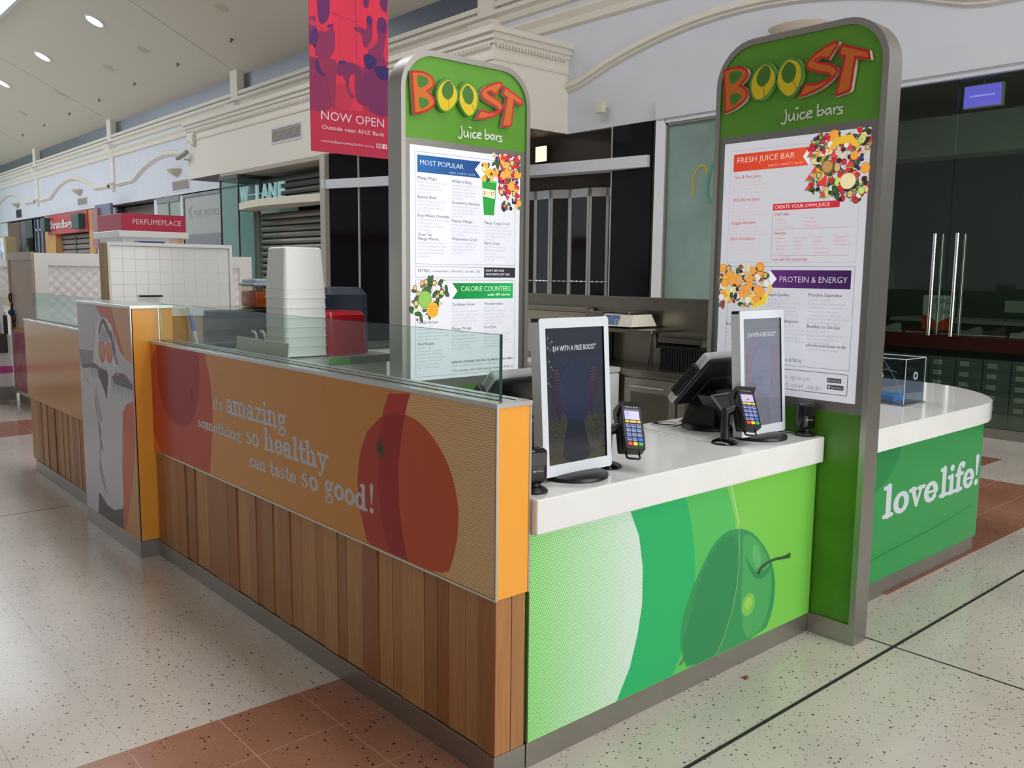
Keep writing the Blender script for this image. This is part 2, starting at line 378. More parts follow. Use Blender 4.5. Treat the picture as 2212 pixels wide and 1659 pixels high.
# slab-serif letters drawn as strokes on a unit x-height
def _arc(cx, cy, rx, ry, a0, a1, wt, ws, n=14):
    pts = []; wd = []
    for i in range(n+1):
        t = math.radians(a0+(a1-a0)*i/n); pts.append((cx+rx*math.cos(t), cy+ry*math.sin(t)))
        wd.append(ws+(wt-ws)*abs(math.cos(t)))
    return ('P', pts, wd)
SW, SH = .31, .2
def _glyphs():
    G = {}
    V = lambda x, y0, y1, w=SW: ('P', [(x, y0), (x, y1)], [w, w])
    H = lambda x0, x1, y, w=SH: ('P', [(x0, y), (x1, y)], [w, w])
    D = lambda x, y, r: ('D', x, y, r)
    h = SH/2
    G['i'] = (.62, [V(.32, .1, .9), H(.08, .56, h), H(.08, .3, 1-h), D(.32, 1.34, .17)])
    G['l'] = (.62, [V(.32, .1, 1.42), H(.08, .56, h), H(.08, .3, 1.5-h)])
    G["'"] = (.34, [('P', [(.17, 1.42), (.12, 1.12)], [.22, .08])])
    G['!'] = (.5, [('P', [(.25, 1.5), (.25, .55)], [.3, .12]), D(.25, .16, .17)])
    G['t'] = (.7, [V(.3, .25, 1.3), H(.06, .62, 1-h), _arc(.49, .25, .19, .19, 180, 330, SW*.8, SH)])
    G['f'] = (.66, [V(.28, .1, 1.15), H(.06, .56, h), H(.06, .6, 1-h), _arc(.5, 1.15, .22, .27, 180, 40, SW*.8, SH), D(.62, 1.28, .13)])
    G['s'] = (.82, [('P', [(.68, .78), (.58, .9), (.4, .93), (.22, .86), (.2, .7), (.32, .58), (.52, .46), (.64, .34), (.62, .16), (.44, .07), (.26, .08), (.14, .22)], [.2, .16, .16, .2, .24, .24, .24, .24, .2, .16, .16, .2]), V(.7, .72, .92, .12), V(.12, .08, .28, .12)])
    G['o'] = (1.0, [_arc(.5, .5, .34, .41, 0, 360, SW, SH)])
    G['e'] = (.92, [_arc(.48, .5, .33, .41, 0, 320, SW, SH), H(.2, .78, .5, .13)])
    G['c'] = (.86, [_arc(.48, .5, .33, .41, 50, 320, SW, SH), D(.68, .74, .15)])
    G['a'] = (1.0, [_arc(.42, .68, .26, .24, 165, 0, SW, SH), D(.2, .7, .14), V(.68, .12, .7), H(.68, .94, h), _arc(.4, .3, .26, .23, 0, 360, SW*.8, SH*.9)])
    G['n'] = (1.14, [V(.26, .1, .9), H(.04, .48, h), H(.04, .26, 1-h), _arc(.54, .62, .29, .3, 170, 0, SW*.8, SH), V(.83, .1, .62), H(.64, 1.06, h)])
    G['h'] = (1.14, [V(.26, .1, 1.42), H(.04, .48, h), H(.04, .26, 1.5-h), _arc(.54, .62, .29, .3, 170, 0, SW*.8, SH), V(.83, .1, .62), H(.64, 1.06, h)])
    G['m'] = (1.64, [V(.26, .1, .9), H(.04, .46, h), H(.04, .26, 1-h), _arc(.52, .64, .27, .28, 170, 0, SW*.8, SH), V(.79, .1, .64), H(.62, .98, h), _arc(1.06, .64, .27, .28, 170, 0, SW*.8, SH), V(1.33, .1, .64), H(1.16, 1.56, h)])
    G['z'] = (.86, [H(.12, .74, 1-h), H(.12, .76, h), ('P', [(.68, .9), (.18, .1)], [.2, .2]), V(.1, .76, .95, .1), V(.78, .06, .26, .1)])
    G['v'] = (.98, [('P', [(.22, .92), (.5, .12)], [.26, .2]), ('P', [(.78, .92), (.5, .12)], [.16, .16]), H(.04, .4, 1-h), H(.62, .96, 1-h)])
    G['y'] = (.98, [('P', [(.22, .92), (.52, .12)], [.26, .2]), ('P', [(.78, .92), (.5, .1), (.38, -.26), (.22, -.38)], [.16, .17, .17, .14]), H(.04, .4, 1-h), H(.62, .96, 1-h), D(.19, -.3, .14)])
    G['d'] = (1.1, [V(.76, .1, 1.42), H(.76, 1.04, h), H(.56, .76, 1.5-h), _arc(.44, .48, .32, .39, 0, 360, SW, SH)])
    G['g'] = (.96, [_arc(.42, .66, .26, .26, 0, 360, SW*.85, SH*.9), ('P', [(.62, .84), (.78, .97)], [.12, .12]), D(.84, .93, .12), ('P', [(.24, .46), (.16, .3), (.26, .18), (.6, .14), (.78, .02), (.8, -.14), (.68, -.3), (.42, -.36), (.2, -.3), (.14, -.14), (.26, 0), (.4, .06)], [.14, .14, .16, .18, .2, .2, .16, .15, .17, .2, .15, .12])])
    G[' '] = (.42, [])
    return G
SLAB = _glyphs()
def slab_text(pr, txt, x, z, h, width, col, layer=3):
    tot = sum(SLAB[c][0] for c in txt); k = width/tot; ox = x
    for c in txt:
        adv, items = SLAB[c]
        for it in items:
            if it[0] == 'D': pr.ell(ox+it[1]*k, z+it[2]*h, it[3]*k, it[3]*h, col, layer, 14)
            else:
                pts, wd = it[1], it[2]; V2 = [Vector(p) for p in pts]; n = len(V2)
                L_ = []; R_ = []
                for i in range(n):
                    d = V2[min(i+1, n-1)]-V2[max(i-1, 0)]
                    if n > 4 and (V2[0]-V2[-1]).length < .01 and i in (0, n-1): d = V2[1]-V2[-2]
                    d.normalize(); nn = Vector((-d.y, d.x))*wd[i]/2; L_.append(V2[i]+nn); R_.append(V2[i]-nn)
                for i in range(n-1):
                    q = [L_[i], R_[i], R_[i+1], L_[i+1]]
                    pr.poly([(ox+p.x*k, z+p.y*h) for p in q], col, layer)
                if n == 2 or n > 4:
                    for i in (0, n-1): pr.ell(ox+pts[i][0]*k, z+pts[i][1]*h, wd[i]/2*k, wd[i]/2*h, col, layer, 8)
        ox += adv*k
# ================================================ THE SETTING
TW = terrazzo('white_terrazzo', (210, 202, 192), (196, 189, 180), (52, 54, 52), .22, 44)
TR = terrazzo('terracotta_terrazzo', (168, 120, 98), (148, 102, 82), (50, 30, 26), .34, 40, chip2=(128, 74, 58))
GROUT = mat('black_joint', (28, 34, 26), .8)
floor = B(-10, 13, -10, 47, -.25, -.0012).build('floor', TW); floor['kind'] = 'structure'
BED = mat('tile_grout', (214, 180, 156), .8)
def tiles(name, x_edges, y_edges, m, gap=.0015, parent=floor, bed=True):
    proto = {}
    if bed: MB().box(x_edges[0], x_edges[-1], y_edges[0], y_edges[-1], -.0012, -.0003).build('grout_bed', BED if m is TR else mat('white_grout', (190, 184, 176), .6), parent)
    for i in range(len(x_edges)-1):
        for j in range(len(y_edges)-1):
            w, d = x_edges[i+1]-x_edges[i], y_edges[j+1]-y_edges[j]
            if w < .03 or d < .03: continue
            key = (round(w, 3), round(d, 3))
            if key not in proto:
                o = MB().box(gap, w-gap, gap, d-gap, -.0003, .0003).build(name, m, parent, world=False); proto[key] = o
            else:
                o = proto[key].copy(); COL.objects.link(o)
            o.location = (x_edges[i], y_edges[j], 0)
def rng(a, b, st): 
    out = []; x = a
    while x < b-1e-6: out.append(round(x, 4)); x += st
    return out+[b]
GX = [-.18-.325*k for k in range(12)][::-1]
tiles('terracotta_tile', GX[5:]+[0.02], [-.66, -.34, -.02, .34, .66, .98], TR)
tiles('terracotta_tile', GX[:6][2:]+[], [-.02, .34, .66, .98, 1.30], TR)
tiles('floor_tile', [-1.155, -.83, -.505, -.18, .02], [.98+.325*k for k in range(11)]+[4.5], TW, .0005)
tiles('terracotta_tile', [2.67+.325*k for k in range(11)], [-.02, .30, .62, .94], TR)
tiles('terracotta_tile', [6.44, 6.87], [.92, 1.30], TR)
tiles('terracotta_tile', [-2.2+.325*k for k in range(9)]+[.8], [7.62, 7.94, 8.26, 8.58], TR)
tiles('terracotta_tile', [-.6, -.28, .04, .36, .68], [9.9, 10.3, 10.7], TR)
j = MB().box(-3, 7.9, -.347, -.333, -.004, .0009).box(2.06, 2.067, -6, -.333, -.004, .0008).box(2.06, 2.067, -.333, -.1, -.004, .0008)
j.box(-8, -.1, 4.5, 4.508, -.004, .0008)
struct('trim_1', j, GROUT)

# ceiling: pitched soffits either side of the long skylight
CEIL = mat('ceiling_paint', (205, 197, 184), .85)
SL = .488
cz = lambda x: 6.5+(7.95-x)*SL
m = MB()
def slab(m, pts, t):
    n = len(pts); m.add(pts+[(p[0], p[1], p[2]+t) for p in pts], [tuple(range(n)), tuple(range(n, 2*n))]+[(i, (i+1) % n, n+(i+1) % n, n+i) for i in range(n)])
slab(m, [(8.3, -10, cz(8.3)), (4.11, -10, cz(4.11)), (4.11, 47, cz(4.11)), (8.3, 47, cz(8.3))], .15)
slab(m, [(-10.3, -10, cz(8.3)), (-6.1, -10, cz(4.11)), (-6.1, 47, cz(4.11)), (-10.3, 47, cz(8.3))], .15)
m.box(-6.1, 4.11, -10, 19.4, 8.4, 8.5)      # flat ceiling over the kiosk end; the skylight opens beyond it
ceiling = struct('ceiling', m, CEIL)
sj = MB()
for yy in (9.65, 19.45, 29.26, 39.1):
    a = .004; sj.add([(4.2, yy-.01, cz(4.2)-a), (7.9, yy-.01, cz(7.9)-a), (7.9, yy+.01, cz(7.9)-a), (4.2, yy+.01, cz(4.2)-a)], [(0, 1, 2, 3)])
sj.build('ceiling_joint', mat('ceiling_joint', (170, 163, 150), .9), ceiling)
struct('trim_2', MB().box(4.04, 4.14, 19.4, 47, 8.3, 8.75).box(-6.13, -6.03, 19.4, 47, 8.3, 8.75).box(-6.1, 4.1, 19.4, 19.5, 8.5, 8.75), WALLW)
m = MB()
for yy in range(20, 47, 3): m.box(-6.05, 4.06, yy-.03, yy+.03, 8.62, 8.74)
m.box(-1.05, -.95, 19.4, 47, 8.6, 8.76)
struct('trim_3', m, ALU)

# upper right-hand wall, clerestory band, cornices, arches
CR = mat('cornice_plaster', (224, 218, 206), .75)
struct('wall_right', B(7.95, 8.3, -10, 47, 3.76, 6.02), WALLW)
struct('window_1', MB().box(8.05, 8.25, -10, 47, 6.02, 6.5), mat('clerestory_glass', (72, 80, 94), .25))
m = MB()
prof1 = [(0, 5.66), (.05, 5.68), (.09, 5.76), (.16, 5.8), (.17, 5.86), (0, 5.9)]
prof2 = [(0, 5.3), (.06, 5.33), (.08, 5.42), (.14, 5.5), (.14, 5.54), (0, 5.58)]
for pr in (prof1, prof2):
    vs = [(7.95-a, y, z) for y in (-10, 47) for a, z in pr]; n = len(pr)
    m.add(vs, [(i, (i+1) % n, n+(i+1) % n, n+i) for i in range(n)])
m.box(7.88, 7.95, -10, 47, 5.95, 6.03)
struct('trim_4', m, CR)
posts = [9.63+9.8*k for k in range(-1, 4)]
for yy in posts:
    m = MB().box(7.86, 8.1, yy-.2, yy+.2, 5.6, 6.62)
    m.add([(7.95, yy-.34, 5.72), (7.95, yy+.34, 5.72), (7.95, yy+.34, 5.3), (7.95, yy-.34, 5.3), (7.72, yy-.3, 5.72), (7.72, yy+.3, 5.72), (7.9, yy+.2, 5.3), (7.9, yy-.2, 5.3)],
          [(0, 1, 2, 3), (4, 5, 6, 7), (0, 4, 7, 3), (1, 5, 6, 2), (0, 1, 5, 4), (3, 2, 6, 7)])
    m.box(7.9, 7.95, yy-.16, yy+.16, 4.46, 5.3)
    m.lathe((7.95, yy, 4.2), [(.04, 0), (.1, .08), (.13, .2), (.2, .26), (.2, .31)], 16, 1, 1.6)
    tag(m.build('wall_pier', CR, smooth=30), {0: 'white wall pier with corbel, high up above the glass shopfront with doors', 1: 'white wall pier with corbel rising behind the dentilled bulkhead', 2: 'white wall pier with corbel just above the long plain bulkhead, left of the banner', 3: 'white wall pier with corbel between the two arches nearest the perfume sign', 4: 'white wall pier with corbel above the bag shop, furthest left'}[posts.index(yy)], 'wall pier')
    bx = 7.72
for k, yc in enumerate([4.73+9.8*i for i in range(5)]):
    path = [(yc+4.45, 4.42), (yc+2.95, 4.44), (yc+2.75, 4.47)]
    for i in range(15):
        t = -1+2*i/14; path.append((yc-t*2.55, 4.53+.44*math.cos(t*PI/2)**.85 if abs(t) < 1 else 4.53))
    path += [(yc-2.75, 4.47), (yc-2.95, 4.44), (yc-4.45, 4.42)]
    m = MB()
    for dz0, dz1, dx in ((-.07, .09, .05), (-.03, .05, .09)):
        n = len(path); vs = []
        for (y, z) in path: vs += [(7.95, y, z+dz0), (7.95, y, z+dz1), (7.95-dx, y, z+dz1-.015), (7.95-dx, y, z+dz0+.015)]
        for i in range(n-1):
            a, b = 4*i, 4*i+4; m.add([vs[a+q] for q in range(4)]+[vs[b+q] for q in range(4)], [(0, 1, 5, 4), (1, 2, 6, 5), (2, 3, 7, 6), (3, 0, 4, 7)])
    struct('trim_%d' % (5+k), m, CR)

# bulkhead over the dark shopfront
bulk = struct('wall_bulkhead', MB().box(6.47, 7.95, 7.75, 18.95, 3.76, 4.97), mat('cream_wall_paint', (232, 226, 214), .75))
m = MB()
for x, z0, z1 in ((6.45, 4.62, 4.66), (6.44, 4.84, 4.9), (6.41, 4.9, 4.98), (6.37, 4.98, 5.06)):
    o = x-6.41; m.box(x, 7.95, 7.69+o, 19.0-o, z0, z1)
m.build('cornice', CR, bulk)
m = MB()
for i in range(180): y = 7.8+i*.06; m.box(6.425, 6.45, y, y+.03, 4.79, 4.835)
for i in range(23): x = 6.5+i*.06; m.box(x, x+.03, 7.7, 7.73, 4.79, 4.835)
m.build('dentils', CR, bulk, kind='stuff')

# end wall, left-hand wall, near wall, dark wall behind the shopfronts
struct('wall_end', B(-10, 8.3, 46.2, 46.5, -.1, 9), mat('mint_wall', (206, 222, 216), .8))
struct('wall_left', B(-10.3, -9.95, -10, 47, -.1, 6.6), WALLW)
struct('wall_near', MB().box(-10, 8.3, -10.4, -10.1, 5.6, 9).box(-10, -5.8, -10.4, -10.1, -.1, 5.6).box(6.8, 13, -10.4, -10.1, -.1, 5.6), WALLW)
DK = mat('shop_dark', (58, 56, 52), .7)
struct('wall_behind_shops', MB().box(8.9, 9.1, 5.98, 47, -.1, 3.8).box(7.95, 9.1, 5.99, 6.06, -.1, 3.76), DK)
struct('trim_10', MB().box(6.48, 9, 7.77, 18.9, 3.745, 3.775).box(7.96, 9, 6.06, 7.77, 3.745, 3.775).box(7.95, 9, 18.9, 47, 3.745, 3.775), mat('brown_soffit', (96, 84, 74), .6))

# ------------------------------------------------ glass shopfront on the right
WF = mat('white_frame', (232, 234, 238), .35)
struct('trim_11', MB().box(7.87, 8.0, -10, 5.97, 3.75, 3.98).box(7.9, 8.0, -10, 5.83, 3.69, 3.75), WALLW)
m = MB(); m.box(7.9, 8.02, 5.82, 5.98, 0, 3.75).box(7.9, 8.0, 3.06, 3.16, 0, 3.7)
wf = struct('window_2', m, WF)
FROST = mat('frosted_pane', (150, 178, 168), .14, noise=.18, nscale=.9)
MB().box(7.96, 7.975, 3.16, 5.82, .09, 3.69).build('pane', FROST, wf)
MB().box(7.92, 7.98, 5.79, 5.82, .05, 3.69).box(7.92, 7.98, 3.16, 5.82, 3.66, 3.69).build('window_frame', STEELD, wf)
pw = Print(FRX(7.955, 5.82, 0))
pw.stroke([(.47, 2.7), (.45, 2.88), (.5, 3.02), (.58, 3.09), (.65, 3.07), (.67, 2.97)], .025, (206, 170, 52), 0)
pw.stroke([(.83, 3.12), (.76, 3.06), (.71, 2.9), (.7, 2.7), (.75, 2.6), (.84, 2.59)], .035, (60, 158, 132), 0)
pw.build('neon_tube_lettering', INK, wf)
DG = glass('shopfront_glass', (214, 222, 216), 1.0)
m = MB().box(7.93, 8.0, -10, 3.06, 0, .1).box(7.94, 8.0, -1.2, -1.1, .1, 3.69)
door = struct('door_1', m, STEELD)
MB().box(7.96, 7.972, 2.0, 3.05, .1, 3.69).build('glass_leaf', DG, door)
MB().box(7.96, 7.972, .93, 1.985, .1, 3.69).build('glass_leaf', DG, door)
MB().box(7.96, 7.972, -1.1, .92, .1, 3.69).build('pane', DG, door)
MB().box(7.96, 7.972, -10, -1.2, .1, 3.69).build('pane', DG, door)
for y in (2.1, 1.87):
    h = MB().cyl((7.87, y, 1.03), (7.87, y, 2.11), .019, n=14)
    for z in (1.2, 1.95): h.cyl((7.87, y, z), (7.96, y, z), .009, n=8)
    h.build('door_handle', CHROME, door, smooth=40)
    MB().cyl((8.06, y, 1.03), (8.06, y, 2.11), .014, n=12).build('door_handle', CHROME, door, smooth=40)
# the dark shop behind the glass
SHD = mat('shop_interior', (96, 104, 98), .8)
struct('wall_shop_interior', MB().box(12.4, 12.6, -10, 6, 0, 3.7).box(8.02, 12.6, 5.86, 5.98, 0, 3.7).box(8.0, 12.6, -10, 6, 3.7, 3.8).box(8.02, 12.6, -10.2, -10, 0, 3.7), SHD)
struct('trim_12', MB().box(8.9, 9.3, -10, 5.8, 3.05, 3.5), mat('shop_bulkhead', (176, 186, 170), .7))
t = thing('display_plinth', 'dark red shoe display plinth inside the unlit glass shop', 'plinth', (10, 1.9, 0))
MB().cbox(9.75, 10.5, .7, 3.9, .74, .92, .01).build('top', mat('dark_red_laminate', (120, 34, 30), .5), t)
MB().cbox(9.95, 10.5, .8, 3.8, 0, .74, .01).build('base', mat('plinth_base', (60, 60, 58), .6), t)
SB = mat('grey_green_card', (120, 134, 128), .7); SBL = mat('card_label', (210, 210, 200), .6)
proto = None
wd = ('second', 'third', 'fourth')
for c in range(6):
    for r in range(5):
        if proto is None:
            t = thing('shoe_box', 'x', 'shoe box', (9.72, 3.5, 0), group='grey shoe boxes stacked in front of the red plinth')
            MB().cbox(9.72, 9.93, 3.19, 3.5, 0, .1, .003).build('box', SB, t)
            MB().cbox(9.715, 9.935, 3.187, 3.503, .1, .128, .003).build('lid', SB, t)
            MB().box(9.712, 9.716, 3.34, 3.45, .03, .09).build('sticker', SBL, t)
            proto = t; o = t
        else: o = copy_thing(proto)
        o.location = (9.72, 3.5-c*.325, r*.13)
        o['label'] = 'grey shoe box before the red plinth, %s, %s from the floor' % (('leftmost stack', 'second stack from left', 'third stack from left', 'third stack from right', 'second stack from right', 'rightmost stack')[c], ('lowest', 'second', 'third', 'fourth', 'fifth')[r])
SHC = [(190, 190, 185), (120, 60, 50), (60, 66, 80), (150, 150, 150), (90, 84, 80)]
proto = None
for i, (y, x, c) in enumerate(((3.5, 9.95, 0), (3.15, 9.98, 1), (2.75, 9.95, 2), (2.45, 9.9, 3), (2.2, 9.98, 4), (1.85, 9.93, 0))):
    t = thing('shoe', ['pale grey sports shoe at the left end of the red plinth', 'brown sports shoe on the red plinth, second from left', 'navy sports shoe in the middle of the red plinth', 'mid grey sports shoe on the red plinth beside the navy one', 'dark taupe sports shoe on the red plinth behind glass', 'white sports shoe nearest the right end of red plinth'][i], 'shoe', (x, y, .92))
    m = MB(); secs = []
    for k in range(8):
        q = k/7; w = .035+.012*math.sin(q*PI); h = .045+.06*max(0, 1-abs(q-.18)*2.2)
        secs.append([(x+(-1 if s < 3 else 1)*w*(1 if s in (0, 5) else .8), y-.13+.27*q, .94+(0, h*.7, h, h, h*.7, 0)[s]) for s in range(6)])
    for k in range(7): m.add(secs[k]+secs[k+1], [(s, (s+1) % 6, 6+(s+1) % 6, 6+s) for s in range(6)])
    m.add(secs[0], [tuple(range(6))]); m.add(secs[7], [tuple(range(6))])
    m.build('upper', mat('shoe_%d' % c, SHC[c], .6), t, smooth=50)
    MB().cbox(x-.045, x+.045, y-.14, y+.145, .92, .942, .008).build('sole', mat('shoe_sole', (225, 225, 220), .6), t)
t = thing('price_sign', 'white and red price sign standing on the shoe plinth', 'sign', (9.8, 2.83, .92))
MB().box(9.8, 9.806, 2.62, 3.02, .98, 1.42).build('board', PWHITE, t)
MB().box(9.79, 9.83, 2.8, 2.84, .92, .98).build('foot', STEELD, t)
p = Print(FRX(9.8, 3.02, .98))
p.rect(0, .4, 0, .44, (226, 232, 228)); p.poly([(0, 0), (.4, 0), (.4, .2), (.2, .1), (0, .2)], (222, 84, 40), 1)
p.text('FINAL', .08, .34, .09, (60, 120, 110), 1, width=.26); p.text('$79.95', .06, .2, .09, (40, 110, 100), 1, width=.28)
p.build('price_print', INK, t)
t = thing('wall_shelf', 'pale shelf with a sale strip at the back of the dark shop', 'shelf', (11.6, 2, 1))
MB().box(11.4, 12.3, -.2, 4.2, 1.0, 1.05).build('board', mat('shelf_board', (190, 190, 180), .6), t)
MB().box(11.39, 11.4, .6, 2.6, 1.18, 1.34).build('ticket_strip', mat('ticket_strip', (214, 216, 206), .6), t)
MB().box(11.42, 11.44, .6, .62, 1.05, 1.34).box(11.42, 11.44, 2.58, 2.6, 1.05, 1.34).build('strip_post', STEELD, t)
p = Print(FRX(11.389, 2.6, 1.18)); p.text('60% off', 1.15, .035, .13, (110, 110, 104), 0); p.build('strip_print', INK, t)
t = thing('light_box', 'glowing violet light box behind the top of the glass shopfront', 'light box', (8.2, 1.85, 3.35))
MB().cbox(8.2, 8.27, 1.66, 2.05, 3.42, 3.66, .008).build('casing', PWHITE, t)
MB().box(8.192, 8.2, 1.675, 2.035, 3.435, 3.645).build('diffuser', mat('violet_diffuser', (150, 140, 255), .4, emit=1.15, ecol=(122, 108, 250)), t)
MB().box(8.19, 8.2, 1.73, 1.98, 3.535, 3.548).build('lamp_tube', mat('violet_tube', (200, 190, 255), .4, emit=1.3, ecol=(176, 168, 255)), t)
MB().cyl((8.23, 1.86, 3.66), (8.23, 1.86, 3.71), .012).build('hanger', STEELD, t)

# ------------------------------------------------ dark folding-door shopfront with the long canopy
BKP = mat('black_stone_panel', (14, 14, 18), .14, spec=.2)
def black_column(x, y0, y1, zt, label, posts):
    t = thing('shopfront_column', label, 'column', (x, (y0+y1)/2, 0))
    MB().box(x, x+.5, y0, y1, 0, zt).build('stone_cladding', BKP, t)
    for y in posts: MB().box(x-.012, x+.01, y-.012, y+.012, 0, zt).build('metal_strip', ALU, t)
black_column(7.93, 6.06, 6.8, 3.75, 'glossy black column beside the frosted glass window', (6.8,))
t = thing('shopfront_column', 'glossy black column below the banner, crossed by the canopy', 'column', (6.7, 11.8, 0))
xa, xb, xc = 6.47, 6.62+.1, 6.87+.08
MB().add([(xa, 12.36, 0), (xb, 11.75, 0), (xc, 11.15, 0), (7.4, 11.15, 0), (7.4, 12.36, 0), (xa, 12.36, 3.74), (xb, 11.75, 3.74), (xc, 11.15, 3.74), (7.4, 11.15, 3.74), (7.4, 12.36, 3.74)], [(0, 1, 6, 5), (1, 2, 7, 6), (2, 3, 8, 7), (3, 4, 9, 8), (4, 0, 5, 9), (5, 6, 7, 8, 9), (4, 3, 2, 1, 0)]).build('stone_cladding', BKP, t)
MB().box(xb-.02, xb+.02, 11.735, 11.765, 0, 3.74).build('metal_strip', ALU, t)
tag(MB().box(6.38, 6.5, 12.37, 12.55, 0, 3.75).build('shopfront_post', mat('champagne_metal', (176, 166, 152), .35, .6)), 'champagne metal post at left edge of the black column', 'post')
t = thing('shop_canopy', 'long white boxed canopy bowed across the dark folding-door shopfront', 'canopy', (7.2, 9, 3.13))
path = [(6.36, 12.46), (6.62, 11.75), (6.87, 10.98), (7.2, 9.6), (7.5, 8.13), (7.74, 6.9), (7.86, 6.08)]
m = MB(); n = len(path); vs = []
for (x, y) in path: vs += [(x, y, 3.13), (x, y, 3.29), (x+.3, y+.06, 3.29), (x+.3, y+.06, 3.13)]
for i in range(n-1):
    a = 4*i; m.add([vs[a+q] for q in range(8)], [(0, 1, 5, 4), (1, 2, 6, 5), (2, 3, 7, 6), (3, 0, 4, 7)])
m.add(vs[:4], [(0, 1, 2, 3)]); m.add(vs[-4:], [(0, 1, 2, 3)])
m.build('fascia', WALLW, t)
# dark panel above, folding glass doors below, set back behind the canopy
def onpath(y, off):
    for i in range(n-1):
        (xa, ya), (xb, yb) = path[i], path[i+1]
        if yb <= y <= ya: return xa+(xb-xa)*(ya-y)/(ya-yb)+off
    return path[-1][0]+off if y < path[-1][1] else path[0][0]+off
t = thing('folding_doors', 'row of glazed folding doors with silver frames under the long canopy', 'folding doors', (7.6, 8.5, 0))
ys = [6.82, 7.05, 7.3, 7.72, 8.0, 8.36, 8.62, 9.2, 9.75, 10.1, 10.6, 10.9, 11.18]
for i in range(len(ys)-1):
    y0, y1 = ys[i], ys[i+1]; z = .0 if i % 2 else .06
    xa, xb = onpath(y0, .34)+(.1 if i % 2 else 0), onpath(y1, .34)+(0 if i % 2 else .1)
    d = Vector((xb-xa, y1-y0, 0)); L = d.length; d.normalize(); nn = Vector((-d.y, d.x, 0))
    T = Matrix(((d.x, nn.x, 0, xa), (d.y, nn.y, 0, y0), (0, 0, 1, 0), (0, 0, 0, 1)))
    m = MB(); m.T = T
    m.box(0, .035, -.02, .02, 0, 2.93).box(L-.035, L, -.02, .02, 0, 2.93).box(0, L, -.02, .02, 2.8, 2.93).box(0, L, -.02, .02, 0, .12)
    f = m.build('door_frame', mat('silver_frame', (190, 190, 188), .35, .7), t)
    m = MB(); m.T = T; m.box(.035, L-.035, -.004, .004, .12, 2.8); m.build('pane', mat('dark_door_glass', (22, 22, 24), .08), f)
    m = MB(); m.T = T; m.cyl((0, .03, 1.53), (L, .03, 1.53), .008, n=6)
    for k in (.25, .5, .75): m.cyl((L*k-.015, .03, 1.53), (L*k+.015, .03, 1.53), .018, n=6)
    m.build('lock_bar', ALU, f)
m = MB()
for i in range(n-1):
    (xa, ya), (xb, yb) = path[i], path[i+1]
    if yb < 6.8: yb = 6.8; xb = onpath(6.8, 0)
    m.add([(xa+.45, ya, 2.93), (xb+.45, yb, 2.93), (xb+.45, yb, 3.76), (xa+.45, ya, 3.76), (xa+.55, ya, 2.93), (xb+.55, yb, 2.93), (xb+.55, yb, 3.76), (xa+.55, ya, 3.76)],
          [(0, 1, 2, 3), (4, 5, 6, 7), (0, 1, 5, 4), (3, 2, 6, 7), (0, 3, 7, 4), (1, 2, 6, 5)])
m.build('top_panel', mat('dark_brown_panel', (62, 52, 46), .55), t)
t = thing('wall_light', 'lit square wall light on the brown panel right of the left menu sign', 'wall light', (7.8, 8.1, 3.4))
MB().cbox(7.83, 7.9, 8.07, 8.33, 3.36, 3.62, .01).build('casing', BLACKP, t)
MB().box(7.82, 7.83, 8.08, 8.32, 3.375, 3.605).build('lens', mat('warm_lamp', (255, 236, 190), .4, emit=1.6, ecol=(255, 232, 176)), t)
t = thing('wall_speaker', 'small beige speaker on a bracket above the black column', 'speaker', (7.9, 6.95, 4.0))
MB().cbox(7.78, 7.87, 6.88, 7.02, 3.95, 4.12, .015).build('casing', CREAM, t); MB().cyl((7.87, 6.95, 4.05), (7.95, 6.95, 4.05), .02, n=8).build('bracket', CREAM, t)

# ------------------------------------------------ curved-awning shop with the roller shutter
SLAT = mat('shutter_slat', (128, 122, 112), .4, .5, noise=.15, nscale=2)
def shutter(label, x, y0, y1, z0, z1, pitch, mslat=SLAT, mullions=()):
    t = thing('roller_shutter', label, 'roller shutter', (x, (y0+y1)/2, z0))
    k = 0; z = z0; proto = None
    while z < z1-pitch*.5:
        if proto is None:
            proto = MB().add([(0, y0, .0), (0, y1, 0), (0, y1, pitch*.74), (0, y0, pitch*.74), (-.018, y0, pitch*.37), (-.018, y1, pitch*.37)], [(0, 4, 5, 1), (4, 3, 2, 5), (0, 1, 2, 3)]).build('slat', mslat, t, world=False); o = proto
        else: o = proto.copy(); COL.objects.link(o)
        o.location = (0, -(y0+y1)/2, z-z0); z += pitch; k += 1
    MB().box(x-.03, x+.02, y0-.05, y0, z0, z1).box(x-.03, x+.02, y1, y1+.05, z0, z1).build('guide_rail', STEELD, t)
    MB().box(x+.03, x+.06, y0, y1, z0, z1).build('backing', mat('shutter_backing', (44, 42, 38), .8), t)
    for y in mullions: MB().box(x-.03, x+.0, y-.06, y+.06, z0, z1).build('mullion', mat('shutter_mullion', (70, 68, 66), .5), t)
    return t
shutter('grey slatted roller shutter under the curved awning', 6.9, 12.6, 16.1, 0, 2.86, .13, mullions=(13.35,))
shutter('grey slatted grille behind the glass letters above the curved awning', 6.9, 12.6, 16.1, 3.08, 3.6, .13, mat('grille_slat', (96, 100, 92), .5, .4))
struct('trim_13', MB().box(6.95, 7.95, 12.5, 12.56, 0, 3.75).box(6.86, 6.94, 16.15, 16.35, 0, 2.95), mat('taupe_jamb', (140, 128, 116), .6))
t = thing('curved_awning', 'pale curved awning with blue glass letters standing on it', 'awning', (6.4, 14, 2.9))
m = MB(); pts = [(6.42, 12.5), (6.3, 13.2), (6.22, 14.0), (6.2, 14.7), (6.26, 15.4), (6.42, 16.1), (6.6, 16.5)]
